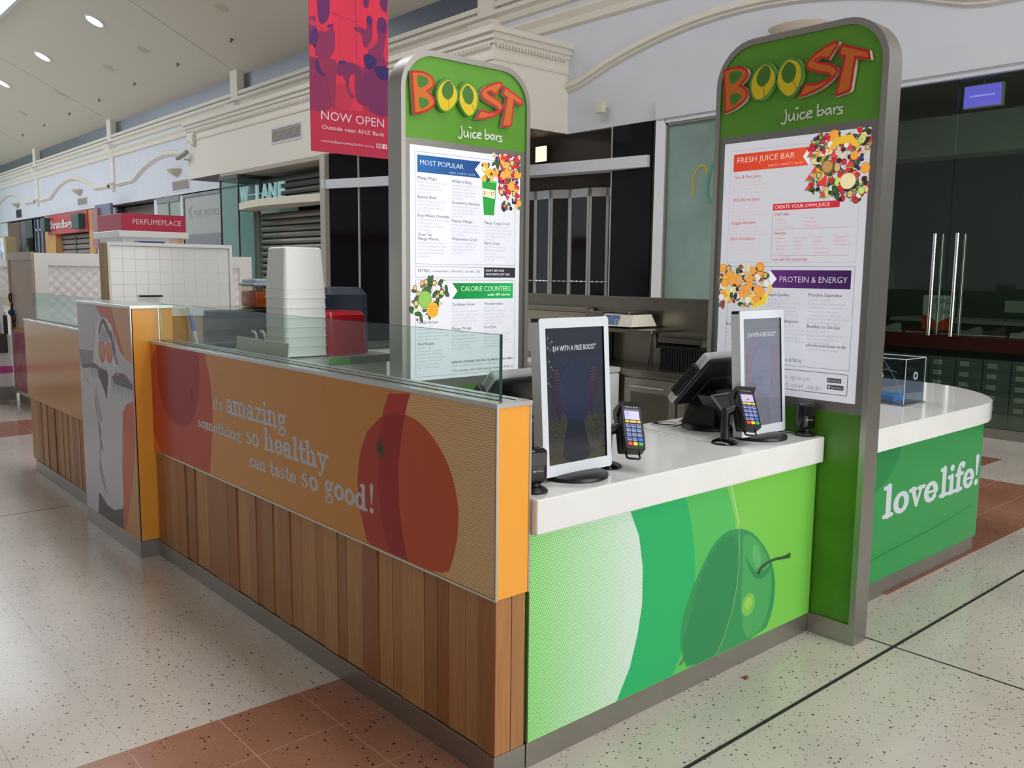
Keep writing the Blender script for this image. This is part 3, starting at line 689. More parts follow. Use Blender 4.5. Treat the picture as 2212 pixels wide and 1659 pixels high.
for i in range(len(pts)-1):
    (xa, ya), (xb, yb) = pts[i], pts[i+1]
    m.add([(xa, ya, 2.92), (xb, yb, 2.92), (xb, yb, 3.06), (xa, ya, 3.06), (6.86, ya, 2.92), (6.86, yb, 2.92), (6.86, yb, 3.06), (6.86, ya, 3.06)], [(0, 1, 2, 3), (4, 5, 6, 7), (0, 1, 5, 4), (3, 2, 6, 7)])
m.add([(6.6, 16.5, 2.92), (6.6, 16.5, 3.06), (6.86, 16.5, 3.06), (6.86, 16.5, 2.92)], [(0, 1, 2, 3)])
m.build('fascia', mat('awning_cream', (226, 220, 200), .6), t)
GLET = mat('glass_letter', (170, 214, 220), .15, .1, emit=.12)
for s, y, wdt in (('W', 16.05, .36), ('I', 15.3, .1), ('A', 15.05, .3), ('N', 14.7, .3), ('E', 14.3, .26)):
    tv, tf, x0, x1 = text_tris(s, .01); m = MB(); k = wdt/(x1-x0)
    for f in tf:
        m.add([(6.42, y-(tv[i][0]-x0)*k, 3.06+tv[i][1]*.47) for i in f]+[(6.46, y-(tv[i][0]-x0)*k, 3.06+tv[i][1]*.47) for i in f], [tuple(range(len(f))), tuple(range(len(f), 2*len(f)))]+[(q, (q+1) % len(f), len(f)+(q+1) % len(f), len(f)+q) for q in range(len(f))])
    m.build('letter', GLET, t)
MB().box(6.44, 6.46, 14.1, 16.0, 3.2, 3.22).build('letter_rail', ALU, t)
t = thing('glass_display_case', 'tall greenish glass display case at the corner under the bulkhead', 'display case', (6.7, 16.8, 0))
GG = glass('green_glass', (224, 236, 233), .8)
for a in ((6.45, 6.46, 16.2, 17.1), (6.45, 7.9, 17.1, 17.11), (6.45, 6.9, 16.19, 16.2)):
    MB().box(a[0], a[1], a[2], a[3], .1, 3.6).build('pane', GG, t)
MB().box(6.44, 6.47, 17.09, 17.12, 0, 3.62).box(6.44, 6.47, 16.18, 16.21, 0, 3.62).build('corner_strip', mat('dark_trim', (50, 52, 50), .4), t)
MB().box(7.86, 7.9, 16.2, 17.1, .1, 3.6).build('back_panel', mat('case_back', (150, 172, 168), .6), t)
MB().box(6.43, 7.9, 16.18, 17.13, 3.6, 3.68).box(6.45, 7.9, 16.2, 17.1, 0, .1).build('frame', mat('case_frame', (70, 70, 66), .5), t)
struct('trim_14', MB().box(6.47, 7.95, 12.45, 17.15, 3.68, 3.76), mat('soffit_beige', (178, 168, 156), .7))

# ------------------------------------------------ shops further down the right-hand side
WSH = mat('pale_shop_wall', (206, 210, 216), .7)
for i, (a, b) in enumerate(((17.2, 20.7), (23.26, 23.49), (25.31, 25.59), (30.73, 31.38), (38.12, 38.19), (45, 46.2))): struct('trim_%d' % (15+i), B(7.97, 8.9, a, b, -.1, 3.745), WSH)
t = thing('shop_window', 'grey shop window panel lettered THE WORKS', 'shop window', (7.97, 22, 0))
MB().box(7.98, 8.02, 20.72, 23.23, 2.62, 3.66).build('sign_panel', mat('grey_sign_panel', (168, 170, 166), .5), t)
MB().box(7.95, 8.0, 20.7, 23.25, 3.66, 3.76).box(7.95, 8.0, 23.17, 23.25, 0, 3.66).box(7.95, 8.0, 20.7, 23.25, 2.3, 2.62).build('frame', mat('grey_frame', (130, 132, 134), .5), t)
MB().box(8.0, 8.02, 20.72, 23.2, .1, 2.3).build('glazing', mat('grey_glazing', (140, 142, 140), .3), t)
p = Print(FRX(7.98, 23.25, 0)); p.text('THE WORKS', .75, 3.1, .26, (112, 112, 106), 0, width=1.7, sp=1.15)
p.stroke([(.35, 3.35), (.48, 3.05), (.42, 3.3), (.62, 3.42), (.5, 3.2), (.66, 3.08)], .03, (120, 120, 112), 0); p.build('shop_lettering', INKM, t)
t = thing('shop_window', 'narrow pale green window bay left of the grey lettered panel', 'shop window', (7.97, 24.4, 0))
MB().box(7.97, 8.0, 23.5, 25.3, .1, 3.64).build('pane', mat('green_bay', (152, 162, 152), .4), t)
MB().box(7.94, 8.0, 23.5, 25.3, 3.6, 3.76).box(7.94, 8.0, 24.3, 24.36, 0, 3.6).build('frame', mat('grey_frame', (130, 132, 134), .5), t)
t = thing('projecting_sign', 'slate blue and dusty pink projecting shop sign above the perfume sign', 'sign', (7.2, 28, 3))
MB().cbox(7.3, 7.4, 27.6, 29.2, 2.9, 3.72, .02).build('panel', mat('slate_blue', (112, 118, 138), .6), t)
MB().box(7.2, 7.3, 28.6, 29.2, 2.3, 3.6).build('side_panel', mat('dusty_pink', (158, 112, 116), .6), t)
MB().box(7.4, 7.97, 28.3, 28.4, 3.2, 3.3).build('arm', STEELD, t)
t = thing('shopfront', 'plain grey shopfront screen right of the tan portal', 'shopfront', (8, 30, 0))
MB().box(7.98, 8.05, 29.3, 30.72, 0, 3.7).build('screen', mat('blue_grey_screen', (150, 156, 168), .6), t)
MB().box(8.3, 8.4, 25.6, 29.3, 0, 3.7).build('recess', mat('taupe_recess', (116, 108, 106), .7), t)
TAN = mat('tan_stone', (204, 150, 84), .45, noise=.12, nscale=3)
t = thing('shop_portal', 'tan stone shop portal with a red bag shop sign', 'shop portal', (7.95, 34.7, 0))
MB().box(7.9, 8.3, 36.55, 38.1, 0, 3.74).build('pier', TAN, t); MB().box(7.9, 8.3, 31.4, 32.05, 0, 3.74).build('pier', TAN, t)
MB().box(7.85, 8.1, 32.05, 37.4, 2.98, 3.74).build('sign_board', mat('faded_red', (182, 66, 68), .45), t)
MB().cbox(7.62, 7.86, 32.3, 33.2, 3.08, 3.62, .02).build('green_block', mat('bottle_green', (44, 74, 70), .4), t)
MB().cbox(7.62, 7.86, 36.95, 37.4, 3.1, 3.64, .02).build('green_block', mat('bottle_green', (44, 74, 70), .4), t)
p = Print(FRX(7.83, 37.35, 0), d0=.01); p.text('Strandbags', 0.45, 3.2, .42, (226, 204, 206), 0, width=3.1, bold=.03); p.build('shop_lettering', INK, t)
shutter('brown-grey roller shutter in the tan stone portal', 8.15, 32.1, 36.5, 0, 2.95, .2, mat('shutter_brown', (126, 114, 108), .5), (34.6,))
t = thing('shopfront', 'dark shopfront with brown panels and glazed doors at far left', 'shopfront', (8, 41.5, 0))
MB().box(7.97, 8.05, 42.6, 44.95, 0, 3.7).build('brown_panel', mat('brown_panel', (112, 86, 72), .6), t)
MB().box(7.9, 8.1, 40.1, 41.3, 0, 3.7).build('black_panel', BKP, t)
MB().box(7.99, 8.05, 41.3, 42.6, 0, 3.7).build('grey_panel', mat('grey_panel', (104, 104, 106), .5), t)
for q in range(3):
    y = 38.25+q*.62
    MB().box(7.97, 8.0, y, y+.06, 0, 3.7).box(7.97, 8.0, y+.54, y+.6, 0, 3.7).box(7.97, 8.0, y, y+.6, 1.9, 2.0).box(7.97, 8.0, y, y+.6, 3.2, 3.3).build('door_frame', mat('steel_blue', (140, 148, 164), .4), t)
MB().box(8.02, 8.04, 38.2, 40.1, 0, 3.7).build('door_glass', mat('door_glass_far', (70, 72, 84), .2), t)
t = thing('poster_stand', 'poster stand with a violet poster and tan side, far left', 'poster stand', (6.9, 41, 0))
MB().box(7.1, 7.5, 41.3, 43.1, 0, 3.0).build('casing', mat('stand_tan', (170, 150, 110), .6), t)
p = Print(FRX(7.1, 43.0, 0)); p.rect(0, 1.3, 1.2, 2.95, (222, 218, 232)); 
for i in range(26): p.ell(random.uniform(.1, 1.2), random.uniform(1.3, 2.85), random.uniform(.05, .16), random.uniform(.08, .3), random.choice([(128, 92, 168), (158, 130, 196), (104, 88, 150), (190, 176, 214)]), 1+i % 4)
p.build('poster', INK, t)
t = thing('exit_light', 'small glowing mint exit light on the far end wall', 'exit sign', (5.9, 46, 2))
MB().cbox(6.2, 7.1, 46.1, 46.2, 2.18, 2.6, .02).build('casing', mat('mint_lamp', (190, 255, 225), .4, emit=1.4), t)

# ------------------------------------------------ fittings on wall and ceiling
VG = mat('vent_grey', (160, 154, 146), .6); VB = mat('vent_black', (44, 46, 44), .6)
for x, y0, y1, z0, z1, mm, lb in ((6.47, 13.38, 14.57, 4.17, 4.41, VG, 'long grey air vent on the plain bulkhead left of the banner'), (7.95, 32.26, 33.42, 3.96, 4.2, VG, 'small grey air vent above the red bag shop sign'),
                          (7.95, 22.72, 23.95, 3.9, 4.16, VG, 'grey air vent half hidden beside the bulkhead corner'), (7.95, 42.1, 42.95, 3.92, 4.19, VB, 'black air vent on the wall at far left')):
    t = thing('air_vent', lb, 'air vent', (x, (y0+y1)/2, z0))
    MB().box(x-.012, x, y0-.04, y1+.04, z0-.04, z0).box(x-.012, x, y0-.04, y1+.04, z1, z1+.04).box(x-.012, x, y0-.04, y0, z0, z1).box(x-.012, x, y1, y1+.04, z0, z1).build('frame', WALLW if mm is VG else VB, t)
    MB().box(x-.003, x, y0, y1, z0, z1).build('backing', mm, t)
    k = 0; z = z0+.01
    while z < z1-.02:
        MB().box(x-.012, x-.003, y0, y1, z, z+.012).build('blade', mm, t); z += .03
for y, z, lb in ((33.1, 4.42, 'cream wedge wall sconce above the middle air vent'), (23.6, 4.4, 'cream wedge wall sconce left of the bulkhead corner'), (42.6, 4.42, 'cream wedge wall sconce above the black air vent'), (3.9, 4.5, 'cream wedge wall sconce high above the right menu sign')):
    tag(MB().lathe((7.95, y, z), [(.02, -.12), (.14, -.06), (.26, .02), (.3, .08), (.28, .085)], 20, .9, 1.25).build('wall_sconce', mat('sconce_cream', (206, 192, 176), .6), smooth=40), lb, 'wall sconce')
t = thing('security_camera', 'small bullet security camera on the left corner of the bulkhead', 'security camera', (6.45, 18.75, 4.2))
MB().cyl((6.47, 18.8, 4.2), (6.34, 18.85, 4.2), .015, n=8).cyl((6.34, 18.85, 4.2), (6.34, 18.9, 4.3), .015, n=8).build('arm', ALU, t)
MB().cyl((6.36, 18.72, 4.36), (6.3, 19.12, 4.26), .055, n=14).build('housing', mat('camera_grey', (150, 146, 140), .4), t, smooth=40)
MB().cyl((6.3, 19.12, 4.26), (6.295, 19.15, 4.253), .05, n=14).build('lens', BLACKG, t)
tag(MB().cbox(6.39, 6.47, 18.45, 18.62, 4.5, 4.76, .02).build('wall_sensor', CREAM), 'small cream motion sensor under the bulkhead cornice', 'sensor')
TM = Matrix.Rotation(-math.atan(SL), 4, 'Y')
def ceil_T(x, y): return Matrix.Translation((x, y, cz(x))) @ Matrix.Rotation(math.atan(SL), 4, 'Y')
LAMP = mat('downlight_lens', (255, 250, 240), .4, emit=3.2)
DIML = mat('downlight_off', (188, 176, 150), .5)
near = ('nearest the banner', 'middle', 'furthest left')
for i, y in enumerate((21.85, 26.8, 31.85, 36.9)):
    t = thing('downlight', ['lit round ceiling downlight nearest the banner', 'lit round ceiling downlight, middle of the three in view', 'lit round ceiling downlight at the left edge of the ceiling', 'lit round ceiling downlight beyond the left edge'][i], 'downlight', (5.4, y, cz(5.4)))
    m = MB(); m.T = ceil_T(5.4, y); m.lathe((0, 0, -.03), [(.23, 0), (.25, .01), (.25, .035)], 24, 1, 1); m.build('trim_ring', WALLW, t)
    m = MB(); m.T = ceil_T(5.4, y); m.lathe((0, 0, -.036), [(.2, 0), (.2, .008)], 24); m.build('lens', LAMP, t)
for i, y in enumerate((16.83, 21.72, 24.5, 29.4, 34.3)):
    t = thing('downlight', 'unlit round ceiling downlight, %s of its row counting from the banner leftwards' % ('first', 'second', 'third', 'fourth', 'fifth')[i], 'downlight', (6.47, y, cz(6.47)), group='unlit downlights')
    m = MB(); m.T = ceil_T(6.47, y); m.lathe((0, 0, -.02), [(.15, 0), (.16, .01), (.16, .025)], 20); m.build('trim_ring', mat('ring_beige', (196, 186, 170), .6), t)
    m = MB(); m.T = ceil_T(6.47, y); m.lathe((0, 0, -.024), [(.12, 0), (.12, .006)], 20); m.build('lens', DIML, t)
for i in range(7):
    y = 17.9+3.27*i
    m = MB(); m.T = ceil_T(7.17, y); m.cyl((0, 0, 0), (0, 0, -.06), .015, n=8).lathe((0, 0, -.07), [(.03, 0), (.03, .012)], 12); m.cyl((0, 0, 0), (0, 0, -.01), .04, n=12)
    tag(m.build('fire_sprinkler', mat('sprinkler_brass', (96, 74, 60), .5)), 'small dark fire sprinkler, %s of the ceiling row counting leftwards from the banner' % ('first', 'second', 'third', 'fourth', 'fifth', 'sixth', 'seventh')[i], 'sprinkler', 'ceiling sprinklers')
area('shop_fill', (10.6, 2, 3.6), (0, 0, 0), 2.5, 5, 9, (.86, 1, .9))  # added fill light to lift the dark shop interior, no fitting behind it
# outlines of the printed shapes and raised letters, measured on the boards themselves (metres)
D_S = {'B': [(0.046,2.625),(0.088,2.63),(0.127,2.631),(0.158,2.622),(0.182,2.607),(0.191,2.587),(0.186,2.569),(0.171,2.553),(0.153,2.54),(0.175,2.525),(0.191,2.506),(0.193,2.486),(0.18,2.466),(0.157,2.449),(0.122,2.433),(0.087,2.422),(0.063,2.417)],'Bh1': [(0.082,2.609),(0.109,2.61),(0.14,2.606),(0.154,2.592),(0.149,2.577),(0.122,2.556),(0.088,2.549)],'Bh2': [(0.089,2.507),(0.122,2.506),(0.146,2.5),(0.157,2.488),(0.148,2.473),(0.126,2.458),(0.1,2.447)],'O1': [(0.281,2.614),(0.302,2.6),(0.323,2.574),(0.333,2.547),(0.326,2.517),(0.305,2.489),(0.28,2.465),(0.252,2.458),(0.227,2.469),(0.211,2.502),(0.207,2.533),(0.216,2.566),(0.238,2.594),(0.266,2.609)],'O1h': [(0.281,2.611),(0.298,2.599),(0.308,2.579),(0.307,2.55),(0.293,2.527),(0.273,2.514),(0.252,2.518),(0.236,2.537),(0.233,2.561),(0.243,2.584),(0.261,2.602)],'O1l': [(0.277,2.514),(0.279,2.465)],'O2': [(0.394,2.613),(0.415,2.61),(0.444,2.595),(0.461,2.568),(0.465,2.535),(0.457,2.505),(0.445,2.478),(0.421,2.457),(0.402,2.454),(0.382,2.467),(0.359,2.493),(0.347,2.523),(0.347,2.549),(0.358,2.579),(0.377,2.601)],'O2h': [(0.394,2.607),(0.415,2.598),(0.432,2.582),(0.44,2.558),(0.435,2.532),(0.423,2.514),(0.404,2.509),(0.382,2.517),(0.367,2.541),(0.363,2.562),(0.372,2.584)],'O2l': [(0.426,2.514),(0.446,2.48)],'S': [(0.639,2.648),(0.616,2.655),(0.576,2.643),(0.526,2.621),(0.492,2.594),(0.482,2.571),(0.493,2.554),(0.537,2.534),(0.592,2.519),(0.602,2.509),(0.587,2.499),(0.542,2.491),(0.484,2.496),(0.452,2.439),(0.503,2.445),(0.568,2.464),(0.618,2.492),(0.643,2.522),(0.637,2.543),(0.602,2.565),(0.552,2.579),(0.536,2.586),(0.551,2.592),(0.594,2.58),(0.631,2.628)],'T': [(0.647,2.639),(0.777,2.588),(0.786,2.549),(0.757,2.553),(0.72,2.564),(0.706,2.441),(0.698,2.431),(0.629,2.418),(0.663,2.577),(0.634,2.588)],'jb0': [(0.378,2.4),(0.384,2.376),(0.38,2.346),(0.373,2.338),(0.359,2.344)],'jb1': [(0.397,2.377),(0.395,2.358),(0.404,2.349),(0.418,2.357),(0.421,2.378),(0.426,2.349)],'jb2': [(0.442,2.374),(0.44,2.349)],'jb3': [(0.43,2.401),(0.442,2.4)],'jb4': [(0.474,2.378),(0.46,2.377),(0.452,2.365),(0.457,2.352),(0.472,2.351),(0.477,2.356)],'jb5': [(0.487,2.363),(0.511,2.373),(0.506,2.382),(0.491,2.378),(0.484,2.364),(0.489,2.352),(0.511,2.353)],'jb6': [(0.538,2.402),(0.539,2.355),(0.556,2.355),(0.569,2.368),(0.561,2.378),(0.543,2.373)],'jb7': [(0.596,2.38),(0.581,2.377),(0.575,2.363),(0.586,2.354),(0.599,2.367),(0.599,2.38),(0.604,2.354)],'jb8': [(0.614,2.378),(0.616,2.354),(0.617,2.369),(0.629,2.38),(0.637,2.379)],'jb9': [(0.655,2.379),(0.64,2.375),(0.64,2.368),(0.655,2.362),(0.655,2.352),(0.632,2.35)]}
D_O = {'darkred': [(0.175,1.232),(0.766,1.226),(0.779,1.125),(0.759,1.02),(0.707,0.927),(0.633,0.856),(0.562,0.827),(0.467,0.815),(0.347,0.836),(0.252,0.889),(0.195,0.958),(0.164,1.067)],'lightred': [(0.175,1.232),(0.83,1.227),(0.896,1.136),(0.923,1.013),(0.915,0.869),(0.883,0.728),(0.854,0.629),(0.17,0.616)],'stem': [(0.662,1.04),(0.693,1.013),(0.662,0.97),(0.628,0.997)],'band': [(2.499,1.217),(2.464,1.147),(2.437,1.044),(2.427,0.873),(2.447,0.74),(2.498,0.617),(2.621,0.62),(2.587,0.705),(2.564,0.816),(2.558,0.955),(2.583,1.082),(2.612,1.182),(2.637,1.232)],'fruit': [(2.577,1.152),(2.446,1.124),(2.353,1.057),(2.303,0.971),(2.281,0.863),(2.298,0.742),(2.344,0.638),(2.368,0.624),(2.841,0.623),(2.885,0.707),(2.911,0.813),(2.908,0.904),(2.872,0.996),(2.803,1.076),(2.713,1.132),(2.633,1.153)],'stem2': [(2.437,1.044),(2.467,1.044),(2.477,1.016),(2.444,0.977),(2.413,0.981),(2.406,1.009)],'boards': [3.077,3.009,2.904,2.814,2.726,2.601,2.523,2.466,2.355,2.307,2.195,2.053,1.947,1.816,1.745,1.675,1.57,1.508,1.404,1.305,1.178,1.108,1.003,0.934,0.807,0.7,0.604,0.538,0.403,0.329,0.265,0.17,0.099,0.01]}
D_G = {'halftone': [(0.143,0.811),(0.634,0.809),(0.691,0.696),(0.716,0.575),(0.719,0.429),(0.697,0.317),(0.659,0.202),(0.59,0.093),(0.14,0.094)],'b1': [(0.959,0.801),(1.0,0.704),(1.027,0.584),(1.038,0.474),(1.033,0.35),(1.009,0.239),(0.965,0.157),(0.921,0.092)],'b2': [(1.237,0.803),(1.299,0.665),(1.333,0.521),(1.335,0.398),(1.302,0.258),(1.255,0.163),(1.194,0.094)],'apple': [(1.324,0.607),(1.237,0.613),(1.149,0.575),(1.068,0.482),(1.011,0.402),(0.968,0.32),(0.955,0.23),(0.978,0.137),(1.018,0.086),(1.555,0.089),(1.615,0.178),(1.628,0.288),(1.605,0.38),(1.538,0.479),(1.445,0.561),(1.372,0.595)],'stem': [(1.479,0.395),(1.521,0.415),(1.602,0.422),(1.693,0.413),(1.739,0.422),(1.739,0.392),(1.695,0.398),(1.603,0.409),(1.544,0.402),(1.488,0.378)]}
D_F = {'grey': [(0.012,1.429),(0.389,1.436),(0.482,1.359),(0.702,1.363),(0.781,1.238),(0.813,1.178),(0.908,1.139),(1.089,1.109),(1.084,0.979),(1.029,0.913),(0.888,0.88),(0.817,0.825),(0.762,0.498),(0.758,0.281),(0.735,0.232),(0.579,0.19),(0.441,0.193),(0.306,0.245),(0.279,0.24),(0.246,0.102),(-0.025,0.095)],'red': [(0.389,1.436),(0.68,1.437),(0.774,1.3),(0.885,1.153),(0.813,1.178),(0.747,1.34),(0.482,1.359)],'red2': [(0.888,0.88),(1.013,0.911),(1.043,0.792),(0.914,0.387),(0.766,0.108),(0.734,0.109),(0.758,0.281),(0.762,0.498),(0.817,0.825)],'pants': [(0.279,0.24),(0.441,0.193),(0.579,0.19),(0.745,0.237),(0.727,0.108),(0.245,0.093)],'armL': [(0.029,1.149),(0.307,1.158),(0.334,1.099),(0.098,1.034),(0.026,1.022)],'hairdark': [(0.481,1.348),(0.551,1.36),(0.633,1.344),(0.69,1.285),(0.758,1.195),(0.763,1.112),(0.688,1.159),(0.634,1.239),(0.576,1.299),(0.529,1.329),(0.453,1.282),(0.419,1.226),(0.396,1.257)],'or1': [(0.434,1.21),(0.513,1.221),(0.546,1.191),(0.534,1.115),(0.491,1.081),(0.441,1.096),(0.414,1.149)],'or2': [(0.57,1.214),(0.638,1.218),(0.676,1.189),(0.677,1.126),(0.628,1.09),(0.573,1.102),(0.548,1.159)],'chinD': [(0.471,1.066),(0.66,1.077),(0.597,0.991),(0.546,0.878),(0.521,0.94),(0.421,0.974),(0.374,1.014)],'shadR': [(0.666,1.009),(0.831,1.035),(0.954,1.026),(1.071,0.968),(0.945,0.964),(0.824,0.988),(0.692,0.958)],'shadL': [(0.038,1.023),(0.216,1.055),(0.381,1.058),(0.43,1.03),(0.321,1.02),(0.135,1.026),(0.049,0.972),(0.194,0.923),(0.084,0.952)],'fold1': [(0.3,0.934),(0.345,0.832),(0.396,0.704),(0.418,0.73),(0.349,0.855)],'fold2': [(0.338,0.674),(0.422,0.529),(0.353,0.54)],'fold3': [(0.328,0.479),(0.452,0.263),(0.403,0.287),(0.312,0.396)],'armR line': [(0.866,1.059),(1.012,1.012),(1.083,0.969),(0.886,0.978)]}
# ================================================ THE JUICE KIOSK
WOODC = [(188, 136, 82), (176, 120, 72), (194, 144, 90), (166, 108, 64), (182, 126, 76), (174, 122, 74), (196, 148, 92)]
def wood(i):
    c = WOODC[i]; return mat('timber_%d' % i, c, .42, noise=.1, nscale=14, stretch=(6, 6, .35), ncol=[v*.9 for v in c], bump=.25, bscale=120)
def wood_boards(parent, edges, z0, z1, x=0.0, axis='x', seed=1):
    r = random.Random(seed); last = -1
    for i in range(len(edges)-1):
        a, b = sorted((edges[i], edges[i+1])); q = r.randrange(7)
        while q == last: q = r.randrange(7)
        last = q; dep = r.choice([0, .004, .008, .0, .007]); g = .0012
        m = MB()
        if axis == 'x': m.cbox(x-dep, x+.02, a+g, b-g, z0, z1, .0012, seg=1)
        else: m.cbox(a+g, b-g, x-dep, x+.02, z0, z1, .0012, seg=1)
        m.build('timber_board', wood(q), parent)
ORP = mat('orange_laminate', (250, 172, 66), .2)
# --- long orange partition
t = thing('partition_wall', 'long orange partition wall with amazing slogan above vertical timber boards', 'partition', (0.07, 1.55, 0))
PART = t
MB().box(.022, .135, .022, 3.03, .09, 1.235).build('core', mat('kiosk_core', (120, 90, 60), .6), t)
MB().box(.0, .022, .004, 3.03, .625, 1.235).build('graphic_panel', mat('orange_graphic_base', (210, 142, 50), .26), t)
MB().box(.004, .14, 0, .022, .622, 1.235).build('end_panel', ORP, t)
MB().cbox(-.004, .146, -.004, 3.03, 1.235, 1.251, .0015, seg=1).build('cap_rail', mat('satin_cap', (205, 207, 206), .22, .55), t)
MB().box(.045, .049, .03, 3.03, 1.2505, 1.2525).box(.1, .104, .03, 3.03, 1.2505, 1.2525).build('cap_groove', DARKR, t)
MB().box(-.0025, .006, -.003, .0, .62, 1.235).box(.136, .144, -.003, .0, .62, 1.235).box(-.003, 0, 0, 3.03, .618, .626).build('edge_trim', ALU, t)
ed = D_O['boards'][::-1]; ed[0] = .006; ed[-1] = 3.028
wood_boards(t, ed, .09, .62, .014)
wood_boards(t, [.006, .074, .134], .09, .62, .014, 'y', 5)
MB().cbox(.004, .14, .006, 3.03, 0, .088, .001, seg=1).build('skirting', SKIRT, t)
p = Print(FRX(0, 3.1, 0)); p.clip = (.075, 3.094, .628, 1.234)
p.rect(.075, .175, .628, 1.234, (226, 116, 50), 0)
p.poly(smoothpoly([(.05, 1.3), (.83, 1.3), (.86, 1.19)]+D_O['lightred'][2:6]+[(.85, .56), (.05, .56)], 1), (196, 72, 46), 0); p.poly(smoothpoly([(.17, 1.34), (.74, 1.34), (.77, 1.2)]+D_O['darkred'][2:], 1), (168, 30, 34), 1)
p.ell(.662, 1.005, .016, .034, (96, 34, 34), 2)
p.poly([(q[0], q[1]) for q in [(2.637, 1.234), (2.612, 1.182), (2.583, 1.082), (2.558, .955), (2.564, .816), (2.587, .705), (2.621, .62), (3.094, .62), (3.094, 1.234)]], (228, 172, 92), 0)
hp = Print(FRX(0, 3.1, 0), d0=.00034); hp.clip = p.clip
hp.poly([(2.5, 1.234), (2.637, 1.234), (2.612, 1.182), (2.583, 1.082), (2.558, .955), (2.564, .816), (2.587, .705), (2.621, .62), (3.094, .62), (3.094, 1.234)], (230, 170, 90), 0)
hp.build('halftone_print', halftone('orange_halftone', ((232, 152, 62), (206, 176, 128)), (250, 220, 160), (252, 226, 168), 1, .75, .0, .0105), t)
p.layer = 0
FR = smoothpoly(D_O['fruit'], 2)
p.poly(FR, (202, 88, 48), 3)
p.poly(D_O['band'], (190, 58, 48), 4)
inter = [(2.464, 1.135), (2.437, 1.044), (2.427, .873), (2.447, .74), (2.498, .63), (2.616, .63), (2.587, .705), (2.564, .816), (2.558, .955), (2.575, 1.05), (2.598, 1.15), (2.52, 1.148)]
p.poly(inter, (166, 38, 42), 5)
left = [(2.446, 1.124), (2.353, 1.057), (2.303, .971), (2.281, .863), (2.298, .742), (2.344, .638), (2.368, .63), (2.498, .63), (2.447, .74), (2.427, .873), (2.437, 1.044), (2.464, 1.125)]
p.poly(left, (184, 60, 46), 5)
for i in range(9):
    a = i*.7; p.ell(2.444+.016*math.cos(a), 1.008+.02*math.sin(a), .016, .012, (104, 66, 42), 6, 7, a)
p.ell(2.444, 1.008, .012, .014, (70, 46, 34), 7)
GT = (206, 204, 206)
for s, x0, x1, z, h in (("it's", .93, 1.05, .967, .048), ('amazing', 1.085, 1.71, .967, .07), ('something', .727, 1.25, .850, .038), ('so', 1.3, 1.44, .851, .06), ('healthy', 1.49, 2.06, .851, .068),
                        ('can', 1.332, 1.503, .748, .042), ('taste', 1.543, 1.785, .748, .044), ('so', 1.83, 1.98, .75, .06), ('good', 2.028, 2.35, .75, .066), ('!', 2.362, 2.4, .75, .07)):
    slab_text(p, s, x0, z, h, x1-x0, GT, 8)
p.build('printed_graphic', INK, t)
gp = MB().box(.06, .07, .06, 3.03, 1.251, 1.457).build('glass_screen', GLS, t)
GE = mat('glass_edge', (24, 70, 62), .15)
MB().box(.0595, .0705, .0585, .0602, 1.251, 1.4575).box(.0597, .0703, .0602, 3.03, 1.4568, 1.4578).build('glass_edge', GE, gp)

# --- tall pillar with the printed figure
t = thing('kiosk_pillar', 'tall orange pillar printed with a grey figure holding two oranges', 'pillar', (0.02, 3.55, 0))
MB().box(-.09, .13, 3.04, 4.04, .09, 1.43).build('core', mat('kiosk_core', (120, 90, 60), .6), t)
MB().box(-.1, -.09, 3.03, 4.05, .1, 1.43).build('graphic_panel', mat('amber_graphic_base', (204, 136, 56), .25), t)
MB().box(-.098, .052, 3.03, 3.04, .1, 1.43).box(.054, .132, 3.035, 3.045, .1, 1.43).build('end_panel', ORP, t)
MB().cbox(-.104, .136, 3.024, 4.055, 1.43, 1.447, .0015, seg=1).build('cap_rail', mat('satin_cap', (205, 207, 206), .22, .55), t)
MB().box(-.1025, -.096, 3.027, 3.03, .1, 1.43).box(.05, .056, 3.027, 3.03, .1, 1.43).build('edge_trim', ALU, t)
MB().cbox(-.1, .04, 3.03, 4.05, 0, .098, .001, seg=1).build('skirting', SKIRT, t)
p = Print(FRX(-.1, 4.05, 0)); p.clip = (.004, 1.018, .102, 1.428)
def sh(P, dx=0): return [(q[0]+dx, q[1]) for q in P]
FGc = (205, 206, 214)
p.poly(sh(D_F['grey']), FGc, 1); p.poly([(.39, 1.436), (.68, 1.437), (.774, 1.3), (.885, 1.153), (.813, 1.178), (.75, 1.25), (.6, 1.36), (.482, 1.36)], (196, 92, 54), 2); p.poly(sh(D_F['red2']), (204, 96, 62), 2)
p.poly(sh(D_F['pants']), (66, 62, 64), 2)
